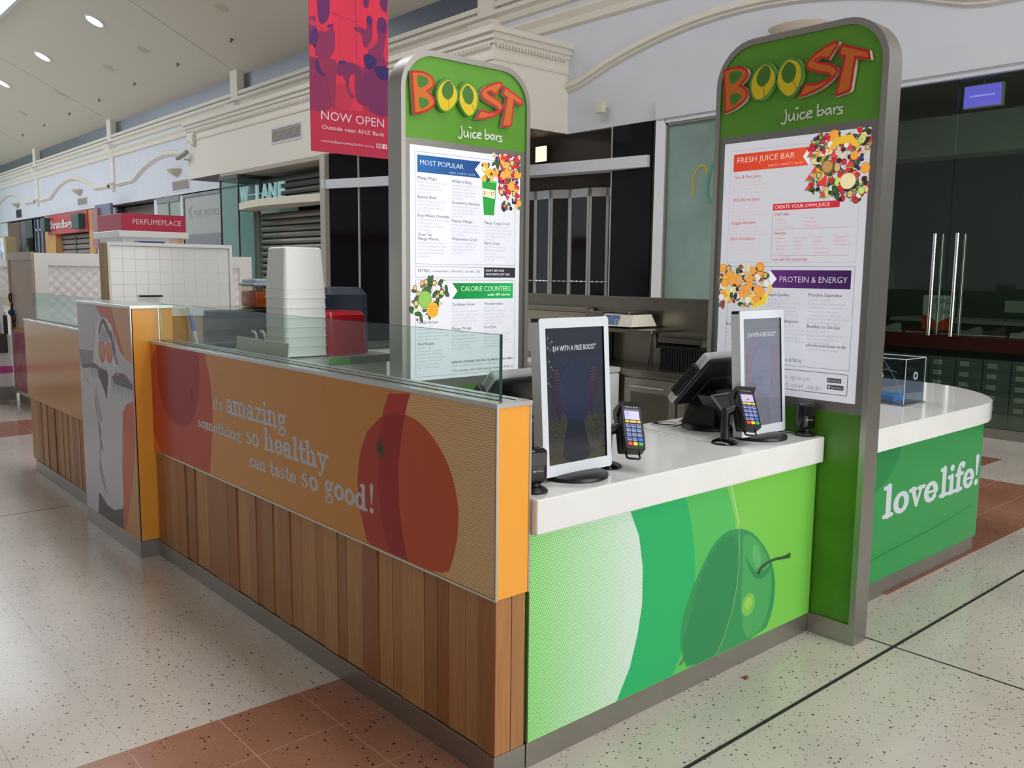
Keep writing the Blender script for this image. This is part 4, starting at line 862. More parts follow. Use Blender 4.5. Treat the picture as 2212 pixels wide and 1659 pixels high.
F2 = {'bgL': [(-0.011,1.438),(0.389,1.435),(0.487,1.362),(0.419,1.316),(0.36,1.206),(0.29,1.157),(0.004,1.141)],
'handL': [(0.485,1.35),(0.399,1.315),(0.375,1.245),(0.321,1.166),(0.289,1.074),(0.379,1.069),(0.438,1.055),(0.471,1.089),(0.39,1.133),(0.408,1.197),(0.464,1.219),(0.441,1.249),(0.492,1.319)],
'handR': [(0.598,1.325),(0.665,1.34),(0.706,1.288),(0.73,1.194),(0.762,1.089),(0.675,1.076),(0.656,1.129),(0.675,1.203),(0.621,1.223),(0.65,1.237),(0.613,1.295)],
'darkIn': [(0.513,1.357),(0.552,1.353),(0.615,1.314),(0.666,1.268),(0.671,1.226),(0.625,1.248),(0.567,1.299),(0.525,1.333),(0.479,1.288),(0.44,1.242),(0.426,1.258),(0.46,1.318)],
'mid': [(0.506,1.308),(0.558,1.292),(0.612,1.241),(0.593,1.215),(0.531,1.217),(0.465,1.225),(0.447,1.237)],
'darkR': [(0.632,1.296),(0.68,1.287),(0.722,1.218),(0.756,1.125),(0.777,1.091),(0.734,1.099),(0.688,1.167),(0.661,1.238)],
'armL': [(0.003,1.136),(0.301,1.145),(0.289,1.074),(0.358,1.065),(0.029,1.029)],
'armR': [(0.776,1.186),(0.82,1.139),(1.069,1.102),(1.069,0.973),(0.987,0.993),(0.907,1.043),(0.768,1.078),(0.755,1.113)],
'pit': [(0.649,1.031),(0.838,1.058),(0.934,1.04),(1.062,0.969),(0.933,0.976),(0.79,0.978),(0.672,0.978)],
'neckV': [(0.397,1.052),(0.457,1.048),(0.574,1.042),(0.574,0.987),(0.55,0.935),(0.53,0.856),(0.499,0.911),(0.442,0.955),(0.369,1.005)],
'shL': [(0.029,1.029),(0.21,1.061),(0.399,1.064),(0.434,1.03),(0.325,1.039),(0.206,1.035),(0.08,1.015)],
'line1': [(0.306,0.922),(0.302,0.793),(0.353,0.696),(0.399,0.625)],
'line2': [(0.321,0.705),(0.348,0.67),(0.384,0.584),(0.348,0.488)],
'jaw': [(0.08,1.011),(0.128,0.956),(0.208,0.918)],
}
p.poly(F2['bgL'], (190, 189, 200), 3)
LG, DG_, MG = (214, 214, 220), (78, 72, 76), (140, 136, 142)
p.poly(F2['armL'], MG, 4); p.poly(F2['armR'], (196, 195, 204), 4)
p.poly(smoothpoly(F2['handL'], 1), LG, 5); p.poly(smoothpoly(F2['handR'], 1), LG, 5); p.poly(smoothpoly(F2['mid'], 1), (168, 166, 174), 5)
p.poly(smoothpoly(F2['darkIn'], 1), DG_, 6); p.poly(smoothpoly(F2['darkR'], 1), (92, 86, 92), 6)
p.poly(smoothpoly(F2['neckV'], 1), DG_, 5); p.poly(smoothpoly(F2['pit'], 1), (104, 96, 100), 5); p.poly(smoothpoly(F2['shL'], 1), (96, 92, 96), 5)
r = random.Random(3)
for k, n_ in (('handL', 9), ('handR', 9), ('darkR', 6)):      # drawn hatching over the hands
    P_ = F2[k]; xs = [q[0] for q in P_]; zs = [q[1] for q in P_]
    for i in range(n_):
        x = min(xs)+(max(xs)-min(xs))*r.random(); z = min(zs)+(max(zs)-min(zs))*(.45+.5*r.random()); p.stroke([(x, z), (x+r.uniform(-.03, .02), z-r.uniform(.05, .12))], [.002, .007], r.choice([(110, 106, 112), (86, 82, 88), (232, 232, 238)]), 7)
for i in range(16):
    x = .64+i*.024; p.stroke([(x, 1.015), (x+.004, .945-r.random()*.05)], [.009, .002], (116, 110, 114), 7)
for i in range(10):
    x = .18+i*.028; p.stroke([(x, 1.045), (x+.01, 1.0-r.random()*.05)], [.008, .002], (126, 122, 126), 7)
p.poly(smoothpoly(D_F['or1'], 1), (198, 106, 66), 8); p.poly(smoothpoly(D_F['or2'], 1), (204, 112, 70), 8)
for k in ('or1', 'or2'): P_ = D_F[k]; cx_ = sum(q[0] for q in P_)/len(P_); cz_ = sum(q[1] for q in P_)/len(P_); p.poly(smoothpoly([(cx_+(q[0]-cx_)*.7+.008, cz_+(q[1]-cz_)*.75+.004) for q in P_], 1), (220, 134, 88), 9)
p.poly([(.71, 1.06), (.76, 1.045), (.79, 1.03), (.72, 1.03)], (206, 92, 48), 8)
p.stroke(F2['line1'], [.004, .014, .01, .003], (132, 130, 138), 7); p.stroke(F2['line2'], [.003, .016, .012, .003], (110, 106, 114), 7); p.stroke(F2['jaw'], [.004, .01, .003], (140, 138, 144), 7)
for k in ('fold1', 'fold2', 'fold3'): p.poly(D_F[k], (150, 148, 156), 6)
p.stroke([(.34, .95), (.33, .8), (.37, .66), (.34, .5), (.37, .3)], [.003, .01, .006, .012, .003], (130, 128, 134), 7)
p.build('printed_graphic', INK, t)

# --- low wall beyond the pillar
t = thing('partition_wall', 'low far partition with plain amber panel over timber, left of the pillar', 'partition', (0.07, 5.0, 0))
MB().box(.022, .135, 4.06, 5.93, .09, 1.225).build('core', mat('kiosk_core', (120, 90, 60), .6), t)
MB().box(0, .022, 4.06, 5.95, .6, 1.225).build('graphic_panel', mat('amber_panel', (214, 156, 82), .16, noise=.06, nscale=2), t)
MB().cbox(-.004, .146, 4.055, 5.955, 1.225, 1.241, .0015, seg=1).build('cap_rail', mat('satin_cap', (205, 207, 206), .22, .55), t)
MB().box(.05, .054, 4.06, 5.95, 1.2405, 1.2425).build('cap_groove', DARKR, t)
e2 = [4.062]; r = random.Random(9)
while e2[-1] < 5.8: e2.append(e2[-1]+r.choice([.06, .09, .12, .07]))
e2[-1] = 5.948
wood_boards(t, e2, .09, .6, .014, 'x', 11)
MB().cbox(.006, .14, 4.06, 5.85, 0, .088, .001, seg=1).build('skirting', SKIRT, t)
gp = MB().box(.06, .07, 4.06, 5.87, 1.241, 1.452).build('glass_screen', GLS, t)
MB().box(.0595, .0705, 5.87, 5.8715, 1.241, 1.452).box(.0597, .0703, 4.06, 5.87, 1.4518, 1.4528).build('glass_edge', GE, gp)

# --- green front counter
t = thing('service_counter', 'green service counter front printed with a large apple', 'counter', (1.0, .3, 0))
MB().box(.147, 1.92, .022, .66, .09, .81).build('carcass', mat('carcass_white', (200, 200, 196), .5), t)
MB().box(.147, 1.922, .004, .022, .09, .81).build('graphic_panel', mat('green_graphic_base', (108, 200, 78), .22), t)
MB().cbox(.147, 1.922, .008, .6, 0, .089, .001, seg=1).build('skirting', SKIRT, t)
MB().box(.1445, .147, .0, .006, .09, .81).build('edge_trim', ALU, t)
p = Print(FRY(0, .004, 0)); p.clip = (.144, 1.922, .092, .81)
p.poly([(.6, .092), (.6, .81)]+[(.959, .81)]+D_G['b1'], (44, 180, 106), 0)
p.poly([(.959, .81)]+D_G['b1']+D_G['b2'][::-1]+[(1.237, .81)], (86, 192, 98), 0)
p.poly([(1.237, .81)]+D_G['b2']+[(1.93, .092), (1.93, .81)], (124, 204, 82), 0)
b2b = [(a+.016, b) for a, b in D_G['b2']]
p.stroke([(1.243, .81)]+D_G['b2'], .012, (140, 204, 96), 1, caps=False)
p.poly([(.921, .092), (.96, .16), (1.0, .23), (1.03, .3), (1.2, .1), (1.194, .092)], (92, 196, 92), 1)
AP = smoothpoly(D_G['apple'], 1)
p.poly(AP, (56, 150, 90), 2)
p.poly(smoothpoly([(1.0, .26), (1.06, .44), (1.16, .56), (1.25, .6), (1.33, .55), (1.335, .4), (1.3, .26), (1.25, .15), (1.2, .09), (1.02, .09), (.965, .2)], 1), (50, 140, 86), 3)
p.poly(smoothpoly([(1.35, .58), (1.44, .55), (1.52, .48), (1.58, .38), (1.6, .28), (1.57, .16), (1.5, .1), (1.4, .1), (1.36, .3), (1.37, .45)], 1), (76, 168, 92), 3)
p.ell(1.42, .255, .05, .05, (124, 196, 84), 4); p.ell(1.42, .26, .028, .028, (150, 210, 96), 5)
p.poly(smoothpoly([(1.37, .5), (1.42, .43), (1.47, .385), (1.53, .38), (1.6, .4), (1.55, .35), (1.48, .35), (1.42, .4)], 1), (52, 140, 84), 4)
p.poly(smoothpoly([(1.44, .53), (1.5, .47), (1.5, .41), (1.47, .4), (1.43, .46)], 1), (98, 182, 110), 5)
p.poly(smoothpoly(D_G['stem'], 1), (62, 92, 62), 6); p.ell(1.49, .383, .012, .01, (36, 70, 44), 6)
p.stroke([(1.252, .81), (1.28, .745), (1.308, .675), (1.326, .615)], .004, (214, 240, 200), 7, caps=False)
p.stroke([(1.326, .615), (1.334, .54), (1.338, .45), (1.33, .36), (1.3, .25), (1.255, .16), (1.2, .092)], .004, (140, 196, 120), 7, caps=False)
for x, z in ((.965, .13), (.98, .14), (1.205, .12)): p.poly([(x-.012, z-.008), (x+.006, z-.01), (x+.014, z+.008), (x, z+.002)], (70, 120, 76), 7)
p.build('printed_graphic', INK, t)
hp = Print(FRY(0, .004, 0), d0=.0008); hp.clip = p.clip
H = D_G['halftone']; hp.poly([(.1, .82), (.634, .82)]+H[1:8]+[(.1, .09)], (200, 230, 200), 0)
hp.build('halftone_print', halftone('green_halftone', ((112, 206, 92), (196, 228, 204)), (196, 244, 170), (246, 252, 250), 0, .12, .66, .0105), t)
wt = MB().cbox(.1475, 1.922, -.03, .69, .812, .93, .006).build('counter_top', WHITE); tag(wt, 'thick white stone top of the green front counter', 'worktop')
MB().box(.15, 1.39, .565, .569, .9301, .9306).box(1.388, 1.392, .07, .69, .9301, .9306).build('seam', mat('seam_grey', (204, 204, 202), .3), wt)
tag(MB().cbox(1.42, 1.92, .3, .685, .9302, .9345, .002).build('worktop_insert', WHITE), 'thin raised white pad under the right till', 'worktop')

# --- second counter, "love life!"
def rounded(x0, x1, y0, y1, r1, r2, n=10):
    out = [(x0, y1), (x0, y0)]
    for i in range(n+1): a = -90+90*i/n; out.append((x1-r1+r1*math.cos(math.radians(a)), y0+r1+r1*math.sin(math.radians(a))))
    for i in range(n+1): a = 90*i/n; out.append((x1-r2+r2*math.cos(math.radians(a)), y1-r2+r2*math.sin(math.radians(a))))
    return out
UPF = (Vector((0, 0, 0)), Vector((1, 0, 0)), Vector((0, 1, 0)), Vector((0, 0, 1)))
t = thing('side_counter', 'dark green counter lettered love life with a rounded right end', 'counter', (3, .6, 0))
MB().prism(rounded(2.045, 3.86, -.01, .64, .06, .1), UPF, .1, .81).build('body', mat('dark_green_panel', (36, 150, 74), .14), t, smooth=40)
MB().prism(rounded(2.045, 3.85, 0, .63, .06, .1), UPF, 0, .1).build('skirting', SKIRT, t, smooth=40)
p = Print(FRY(0, -.01, 0)); p.poly([(2.04, .81), (2.75, .81), (2.72, .72), (2.6, .62), (2.4, .54), (2.04, .5)], (34, 134, 72), 0)
p.stroke([(2.04, .2), (2.7, .235), (3.2, .26), (3.7, .3)], .008, (30, 128, 64), 0, caps=False)
slab_text(p, 'love', 2.575, .42, .115, .64, (205, 214, 220), 2); slab_text(p, 'life!', 3.245, .42, .115, .55, (205, 214, 220), 2)
p.build('printed_graphic', INK, t)
o = [(2.04, .66), (2.04, -.08), (3.55, -.07), (3.72, -.062), (3.86, -.03), (4.0, .04), (4.14, .14), (4.26, .26), (4.36, .4), (4.42, .54), (4.45, .7), (4.44, .9), (4.36, 1.08), (4.2, 1.18), (3.9, 1.2), (3.6, 1.16), (3.3, .66)]
o = [(a, b) for a, b in o]
tag(MB().prism(o, UPF, .81, .925).build('counter_top', WHITE, smooth=30), 'thick white top with a curved end on the dark green counter', 'worktop')

# ------------------------------------------------ menu signs
FRL = (Vector((0, 0, 0)), Vector((1, 0, 0)), Vector((0, 0, 1)), Vector((0, -1, 0)))
SG = (104, 172, 50)
LC = {'blue': (40, 110, 170), 'dk': (52, 56, 62), 'lt': (150, 152, 162)}
def fruit_heap(p, shape, n, seed, pal, layer=2):
    """printed photograph of fruit: many small overlapping pieces inside a rough outline"""
    r = random.Random(seed); xs = [q[0] for q in shape]; zs = [q[1] for q in shape]
    def inside(x, z):
        c = False; k = len(shape)
        for i in range(k):
            (xa, za), (xb, zb) = shape[i], shape[i-1]
            if (za > z) != (zb > z) and x < (xb-xa)*(z-za)/(zb-za)+xa: c = not c
        return c
    k = 0
    while k < n*.7:                       # soft ground of leaves and crumbs under the fruit
        x, z = r.uniform(min(xs), max(xs)), r.uniform(min(zs), max(zs)); k += 1
        if inside(x, z): p.ell(x, z, r.uniform(.008, .02), r.uniform(.006, .014), r.choice([(120, 92, 74), (96, 112, 78), (206, 178, 140), (150, 60, 58), (214, 196, 160)]), 1, 9, r.uniform(0, 3))
    k = 0
    while k < n:
        x, z = r.uniform(min(xs), max(xs)), r.uniform(min(zs), max(zs))
        if not inside(x, z): continue
        kind = r.choice(pal); s = r.uniform(.8, 1.25); L = layer+(k % 9); k += 1; a = r.uniform(0, 3.14)
        if kind == 'blue': p.ell(x, z, .009*s, .009*s, (46, 54, 96), L, 8); p.ell(x+.001, z+.002, .0025*s, .002*s, (112, 122, 166), L+1, 6)
        elif kind == 'black': p.ell(x, z, .011*s, .010*s, (46, 30, 40), L, 8); [p.ell(x+.004*math.cos(q), z+.004*math.sin(q), .002, .002, (96, 64, 76), L+1, 5) for q in (0, 1.5, 3, 4.6)]
        elif kind == 'rasp': p.ell(x, z, .012*s, .013*s, (176, 34, 52), L, 9); [p.ell(x+.005*math.cos(q), z+.005*math.sin(q), .0022, .0022, (228, 96, 106), L+1, 5) for q in (0, 1.2, 2.5, 3.7, 5)]
        elif kind == 'straw': p.poly([(x-.013*s, z+.008*s), (x-.006*s, z+.014*s), (x+.008*s, z+.013*s), (x+.013*s, z+.006*s), (x+.002*s, z-.016*s)], (208, 36, 44), L); p.ell(x, z+.013*s, .007, .003, (92, 150, 60), L+1, 7)
        elif kind == 'leaf': p.ell(x, z, .019*s, .0105*s, (44, 80, 46), L, 10, a); p.stroke([(x-.012*math.cos(a), z-.012*math.sin(a)), (x+.012*math.cos(a), z+.012*math.sin(a))], .0014, (120, 156, 104), L+1, caps=False)
        elif kind == 'orange': p.ell(x, z, .021*s, .022*s, (226, 132, 40), L, 16); p.ell(x, z, .018*s, .019*s, (240, 170, 78), L+1, 14); [p.stroke([(x, z), (x+.018*s*math.cos(q), z+.018*s*math.sin(q))], .0016, (240, 160, 60), L+2, caps=False) for q in [.8*i for i in range(8)]]
        elif kind == 'mango': p.ell(x, z, .022*s, .015*s, (240, 176, 50), L, 14, a)
        elif kind == 'lime': p.ell(x, z, .017*s, .018*s, (150, 190, 70), L, 14); p.ell(x, z, .013*s, .014*s, (206, 222, 130), L+1, 12)
        elif kind == 'ban': p.ell(x, z, .013*s, .012*s, (232, 214, 150), L, 12); p.ell(x, z, .004, .004, (210, 190, 120), L+1, 6)
        elif kind == 'banana':
            q = [(x+.04*s*math.cos(t+a), z+.04*s*math.sin(t+a)) for t in [-.7+.2*i for i in range(8)]]; p.stroke(q, [.004, .009, .013, .014, .014, .013, .009, .004], (238, 206, 72), L)
        elif kind == 'coco': p.ell(x, z, .016*s, .016*s, (150, 122, 100), L, 14); p.ell(x, z, .0142*s, .0142*s, (236, 232, 222), L+1, 12)
        elif kind == 'passion': p.ell(x, z, .015*s, .016*s, (90, 48, 60), L, 12); p.ell(x, z, .011*s, .012*s, (222, 196, 120), L+1, 10); [p.ell(x+.005*math.cos(q), z+.005*math.sin(q), .0018, .0018, (60, 50, 40), L+2, 5) for q in (0, 1.5, 3, 4.5)]
        elif kind == 'melon': p.poly([(x-.018, z-.012), (x+.016, z-.016), (x+.006, z+.02)], (222, 70, 74), L); p.stroke([(x-.018, z-.012), (x+.016, z-.016)], .005, (120, 170, 90), L+1, caps=False)
        elif kind == 'oats': p.ell(x, z, .012*s, .008*s, (206, 174, 138), L, 8, a)
        elif kind == 'green': p.ell(x, z, .009*s, .009*s, (130, 174, 62), L, 9)
def menu_lines(p, x, z, lines, w=.2, col=(168, 168, 180)):
    for i, (s, k) in enumerate(lines): p.text(s, x, z-i*.0172, .0142, col, 1, width=w*k)
def ribbon(p, x0, x1, z0, z1, notch, colA, colB, rev=False):
    zm = (z0+z1)/2
    n = 14
    for i in range(n):
        a, b = x0+(x1-x0)*i/n, x0+(x1-x0)*(i+1)/n; t = i/(n-1); c = [colA[k]+(colB[k]-colA[k])*t for k in range(3)]
        p.rect(a, b+.0003, z0, z1, c, 1)
    bg = (238, 240, 248)
    if not rev: p.poly([(x1+.002, z0-.002), (x1+.002, z1+.002), (x1-notch, zm)], bg, 2)
    else: p.poly([(x0-.002, z0-.002), (x0+notch, zm), (x0-.002, z1+.002)], bg, 2)
def left_menu(p):
    c = (96, 100, 106)
    p.frame(.087, .757, 1.69, 2.248, .0015, c, 0)
    ribbon(p, .1005, .51, 2.147, 2.2325, .04, (34, 96, 158), (36, 72, 128))
    p.text('MOST POPULAR', .118, 2.184, .036, (236, 240, 246), 3, width=.275, bold=-.012)
    p.text('orig 6.1  |  med 5.6  |  jnr 5.0', .3, 2.156, .014, (190, 208, 230), 3, width=.17)
    names = [('Mango Magic', .1025, 2.113, .118, [('Mango, banana, mango nectar,', .93), ('vanilla yoghurt & ice', .68), ('(orig 1620 kJ med 1410 kJ', .76), ('jnr 1110 kJ)', .38)]),
             ('All Berry Bang', .3178, 2.112, .128, [('Strawberries, raspberries,', .8), ('blueberries, apple juice,', .75), ('strawberry yoghurt & ice', .8), ('(orig 1460 kJ med 1210 kJ', .76), ('jnr 974 kJ)', .36)]),
             ('Banana Buzz', .1025, 2.0195, .115, [('Banana, honey, low fat milk,', .88), ('vanilla yoghurt & ice', .68), ('(orig 1800 kJ med 1460 kJ', .76), ('jnr 1160 kJ)', .38)]),
             ('Strawberry Squeeze', .3178, 2.003, .185, [('Strawberries, banana, apple', .9), ('juice, strawberry yoghurt & ice', .97), ('(orig 1500 kJ med 1240 kJ', .76), ('jnr 967 kJ)', .36)]),
             ('King William Chocolate', .102, 1.927, .2, [('Chocolate, banana, low fat milk,', 1), ('vanilla yoghurt & ice', .68), ('(orig 1880 kJ med 1590 kJ', .8), ('jnr 1180 kJ)', .38)]),
             ('Passion Mango', .318, 1.909, .137, [('Mango, passionfruit, tropical', .88), ('juice, sorbet, mango yoghurt', .88), ('& ice (orig 1600 kJ med 1310 kJ', .95), ('jnr 1020 kJ)', .38)]),
             ('Mango Tango Crush', .538, 1.909, .179, [('Mango, passionfruit, mango', .85), ('nectar, tropical juice, sorbet & ice', .98), ('add energiser booster for 80c', .95), ('(orig 1470 kJ med 1190 kJ', .76), ('jnr 903 kJ)', .34)]),
             ('Watermelon Crush', .318, 1.816, .169, [('Freshly juiced watermelon,', .8), ('tropical juice, sorbet & ice', .78), ('(orig 916 kJ med 706 kJ', .72), ('jnr 580 kJ)', .34)]),
             ('Berry Crush', .5385, 1.801, .107, [('Raspberries, strawberries,', .78), ('blueberries, apple juice,', .74), ('sorbet & ice', .4), ('(orig 1160 kJ med 936 kJ', .74), ('jnr 742 kJ)', .34)]),
             ('Green Tea', .104, 1.8325, .085, []), ('Mango Mantra', .104, 1.811, .129, [('Mango, green tea, mango', .8), ('nectar, vanilla yoghurt, sorbet', .92), ('& ice + immunity booster', .84), ('(orig 1680 kJ med 1460 kJ', .8), ('jnr 1095 kJ)', .36)])]
    for s, x, z, w, ls in names: p.text(s, x, z, .0215, LC['dk'], 1, width=w); menu_lines(p, x, z-.018, ls)
    # cup
    p.poly([(.519, 2.133), (.6216, 2.136), (.604, 1.957), (.533, 1.957)], (48, 150, 62), 2); p.poly([(.517, 2.14), (.6236, 2.14), (.6216, 2.13), (.519, 2.13)], (120, 190, 110), 3)
    p.poly([(.523, 2.096), (.612, 2.09), (.607, 2.045), (.527, 2.055)], (222, 240, 206), 3)
    for s, x, cc in (('B', .531, (208, 76, 44)), ('O', .547, (214, 176, 30)), ('O', .562, (214, 176, 30)), ('S', .578, (208, 76, 44)), ('T', .592, (208, 76, 44))): p.text(s, x, 2.062, .028, cc, 4, width=.013, bold=.03)
    fruit_heap(p, [(.59, 2.28), (.785, 2.28), (.785, 2.0), (.75, 1.99), (.7, 2.05), (.66, 2.06), (.62, 2.13), (.64, 2.2)], 105, 4, ['blue', 'rasp', 'black', 'straw', 'black', 'blue', 'rasp', 'blue', 'leaf', 'passion', 'rasp', 'orange'])
    fruit_heap(p, [(.52, 2.22), (.6, 2.25), (.66, 2.2), (.64, 2.14), (.53, 2.142)], 15, 8, ['orange', 'lime', 'lime', 'leaf', 'oats', 'mango'])
    fruit_heap(p, [(.66, 2.03), (.72, 2.03), (.73, 1.98), (.66, 1.99)], 5, 9, ['blue', 'black', 'leaf'])
    p.frame(.0875, .761, 1.623, 1.6785, .0015, c, 0); p.rect(.5365, .761, 1.623, 1.6785, (48, 48, 54), 1)
    p.text('EXTRAS', .1035, 1.6495, .022, LC['dk'], 1, width=.07); p.text('|  coconut water  |  extra fruit  |  soy milk  |  80c', .18, 1.6495, .0165, (100, 104, 110), 1, width=.33, bold=.01)
    p.text("DON'T SEE YOUR", .55, 1.656, .0155, (226, 226, 230), 2, width=.13, bold=.01); p.text('FAVOURITE? JUST ASK.', .55, 1.636, .0155, (226, 226, 230), 2, width=.172, bold=.01)
    p.frame(.0865, .761, 1.11, 1.61, .0015, c, 0)
    ribbon(p, .3205, .7455, 1.51, 1.594, .035, (22, 128, 62), (40, 168, 84), True)
    p.text('CALORIE COUNTERS', .38, 1.551, .0385, (232, 246, 232), 3, width=.347, bold=-.012); p.text('under 200 calories', .563, 1.526, .0185, (232, 246, 232), 3, width=.161, bold=.01)
    n2 = [('Caribbean Green', .319, 1.475, .155, [('med 6.1  |  jnr 5.1', .5), ('Mango, passionfruit, banana,', .86), ('spinach, mango nectar, coconut', .92), ('milk, coconut water & ice', .74), ('add protein booster for 80c', .84), ('(med 720 kJ jnr 550 kJ)', .66)]), ('Wondermelon', .538, 1.475, .133, [('med 6.1  |  jnr 5.1', .5), ('Strawberries, freshly juiced', .8), ('watermelon, strawberry', .7), ('yoghurt, whey protein & ice', .8), ('+ superfruit booster', .62), ('(med 779 kJ jnr 619 kJ)', .66)]),
          ('Grape Escape', .1025, 1.386, .127, [('med 6.1  |  jnr 5.1', .5), ('Grapes, apple juice, kiwi,', .78), ('banana, coconut water & ice', .86), ('add immunity booster for 80c', .98), ('(med 770 kJ jnr 560 kJ)', .66)]), ('Mango Mirage', .319, 1.347, .132, [('med 6.1  |  jnr 5.1', .5), ('Mango, pineapple, banana,', .8), ('mango, ginger, coconut water,', .9), ('low fat milk, whey powder', .82), ('& ice + vita booster', .6), ('(med 770 kJ jnr 560 kJ)', .66)]),
          ('Pure Eden', .539, 1.348, .088, [('med 6.1  |  jnr 5.1', .5), ('Apple, pineapple, grapes, kale,', .9), ('spinach, cucumber, lemon,', .82), ('banana, mint, coconut water', .86), ('& ice + energiser booster', .74), ('(med 770 kJ jnr 560 kJ)', .66)]), ('Red Royale', .1015, 1.275, .103, [('med 6.1  |  jnr 5.1', .5), ('Freshly juiced watermelon,', .8), ('strawberries, blueberries,', .78), ('beetroot, basil, banana, apple', .86), ('pineapple, coconut water', .78), ('& ice + super booster', .66), ('(med 770 kJ jnr 560 kJ)', .66)])]
    for s, x, z, w, ls in n2: p.text(s, x, z, .0215, LC['dk'], 1, width=w); menu_lines(p, x, z-.018, ls)
    p.text('GRAB AN ORIGINAL FOR ONLY 50c MORE THAN A MED', .318, 1.169, .0175, LC['dk'], 1, width=.43, bold=.015)
    p.text('WANT TO KNOW MORE? GRAB A NUTRITIONAL FLYER', .318, 1.15, .013, (150, 152, 160), 1, width=.36)
    p.text('The average adult daily energy intake is 8700 kJ', .321, 1.123, .021, (84, 88, 94), 1, width=.427)
    fruit_heap(p, [(.06, 1.56), (.1, 1.6), (.2, 1.63), (.27, 1.6), (.3, 1.52), (.24, 1.47), (.17, 1.41), (.1, 1.4), (.06, 1.46)], 48, 12, ['leaf', 'leaf', 'ban', 'passion', 'leaf', 'coco', 'leaf', 'passion'])
    p.ell(.145, 1.51, .043, .045, (112, 160, 66), 14, 20); p.ell(.145, 1.51, .037, .039, (138, 184, 86), 15, 20); p.ell(.195, 1.455, .037, .04, (232, 168, 48), 14, 18)
    for q in (-.02, 0, .02): p.stroke([(.175+q, 1.43), (.215+q, 1.48)], .002, (190, 120, 30), 15, caps=False); p.stroke([(.165, 1.455+q), (.225, 1.45+q)], .002, (190, 120, 30), 15, caps=False)
def right_menu(p):
    c = (180, 96, 96)
    p.frame(.094, .757, 1.7095, 2.241, .0013, (170, 160, 168), 0)
    ribbon(p, .11, .508, 2.143, 2.2245, .03, (214, 66, 38), (232, 84, 50))
    p.text('FRESH JUICE BAR', .131, 2.183, .037, (246, 226, 220), 3, width=.305, bold=-.012); p.text('orig 7.2  |  med 6.7  |  jnr 6.2', .3, 2.155, .014, (246, 206, 190), 3, width=.18)
    R1 = (196, 60, 62); R2 = (214, 176, 182)
    for s, x, z, w, ls in [('Two & Five Juice', .113, 2.109, .15, [('Freshly squeezed orange,', .78), ('apple, carrot, cucumber, celery,', .92), ('beetroot, spinach & ice + vita', .88), ('booster (orig 716 kJ med 600 kJ', .95), ('jnr 416 kJ)', .34)]), ('Wild Berry Juice', .111, 2.002, .15, [('Freshly juiced pineapple, apple,', .92), ('raspberries, strawberries,', .78), ('blueberries & ice + energiser', .88), ('booster (orig 914 kJ med 730 kJ', .93), ('jnr 410 kJ)', .34)]),
                           ('Veggie Garden', .11, 1.8935, .133, [('Cucumber, spinach, celery,', .8), ('carrot, orange, chia seeds & ice', .94), ('(orig 720 kJ med 570 kJ jnr 430 kJ)', .95)]), ('Mint Condition', .1085, 1.818, .138, [('Mint, apple, spinach,', .64), ('cucumber, celery & ice', .68), ('(orig 672 kJ med 447 kJ', .7), ('jnr 330 kJ)', .34)])]:
        p.text(s, x, z, .0215, R1, 1, width=w); menu_lines(p, x, z-.02, ls, .21, R2)
    p.rect(.336, .668, 1.9505, 1.9805, (206, 44, 56), 1); p.text('CREATE YOUR OWN JUICE', .345, 1.958, .0225, (248, 226, 228), 3, width=.276)
    p.text('START HERE', .346, 1.926, .0155, R1, 1, width=.075, bold=.01); p.text('THEN ADD', .348, 1.839, .0155, R1, 1, width=.062, bold=.01); p.text('PLUS, ASK FOR A BOOSTER!', .347, 1.7185, .0155, R1, 1, width=.178, bold=.01)
    p.rect(.3375, .7265, 1.8625, 1.8637, c, 1); p.rect(.3375, .7255, 1.7405, 1.7417, c, 1); p.rect(.3375, .3387, 1.7095, 1.95, c, 1)
    R3 = (208, 150, 156)
    for i, s in enumerate(('• Apple', '• Carrot', '• Coconut water')): p.text(s, .356, 1.9045-i*.0175, .015, R3, 1)
    for i, s in enumerate(('• Orange', '• Pineapple', '• Watermelon')): p.text(s, .495, 1.9065-i*.0175, .015, R3, 1)
    for x, L in ((.356, ('Banana', 'Basil', 'Beetroot', 'Blueberry', 'Celery')), (.448, ('Cucumber', 'Dates', 'Ginger', 'Grapes', 'Kale')), (.546, ('Lemon', 'Mango', 'Mint', 'Passionfruit', 'Pomegranate')), (.65, ('Raspberry', 'Spinach', 'Strawberry'))):
        for i, s in enumerate(L): p.text('• '+s, x, 1.8185-i*.0172, .015, R3, 1)
    fruit_heap(p, [(.5, 2.24), (.56, 2.27), (.785, 2.27), (.785, 2.0), (.74, 1.98), (.68, 2.02), (.6, 2.0), (.52, 2.03), (.49, 2.08), (.55, 2.13), (.51, 2.18)], 190, 21, ['rasp', 'straw', 'orange', 'blue', 'blue', 'leaf', 'lime', 'ban', 'passion', 'green', 'black', 'coco', 'melon', 'leaf', 'black', 'rasp', 'leaf', 'black', 'straw'])
    p.stroke([(.6, 2.19), (.64, 2.235), (.7, 2.24), (.74, 2.2)], [.01, .032, .034, .012], (240, 188, 52), 13); p.ell(.6, 2.13, .03, .03, (150, 104, 62), 12, 16); p.ell(.6, 2.13, .024, .024, (196, 148, 90), 13, 14)
    p.poly([(.55, 2.055), (.6, 2.04), (.6, 2.1)], (224, 60, 66), 13); p.ell(.7, 2.06, .036, .034, (240, 226, 176), 12, 18)
    fruit_heap(p, [(.6, 2.02), (.77, 2.02), (.75, 1.94), (.7, 1.96), (.62, 1.97)], 10, 5, ['blue', 'leaf', 'rasp', 'black'])
    p.frame(.105, .757, 1.235, 1.692, .0015, (96, 92, 110), 0)
    ribbon(p, .337, .74, 1.5935, 1.6755, .037, (96, 44, 118), (52, 22, 74), True)
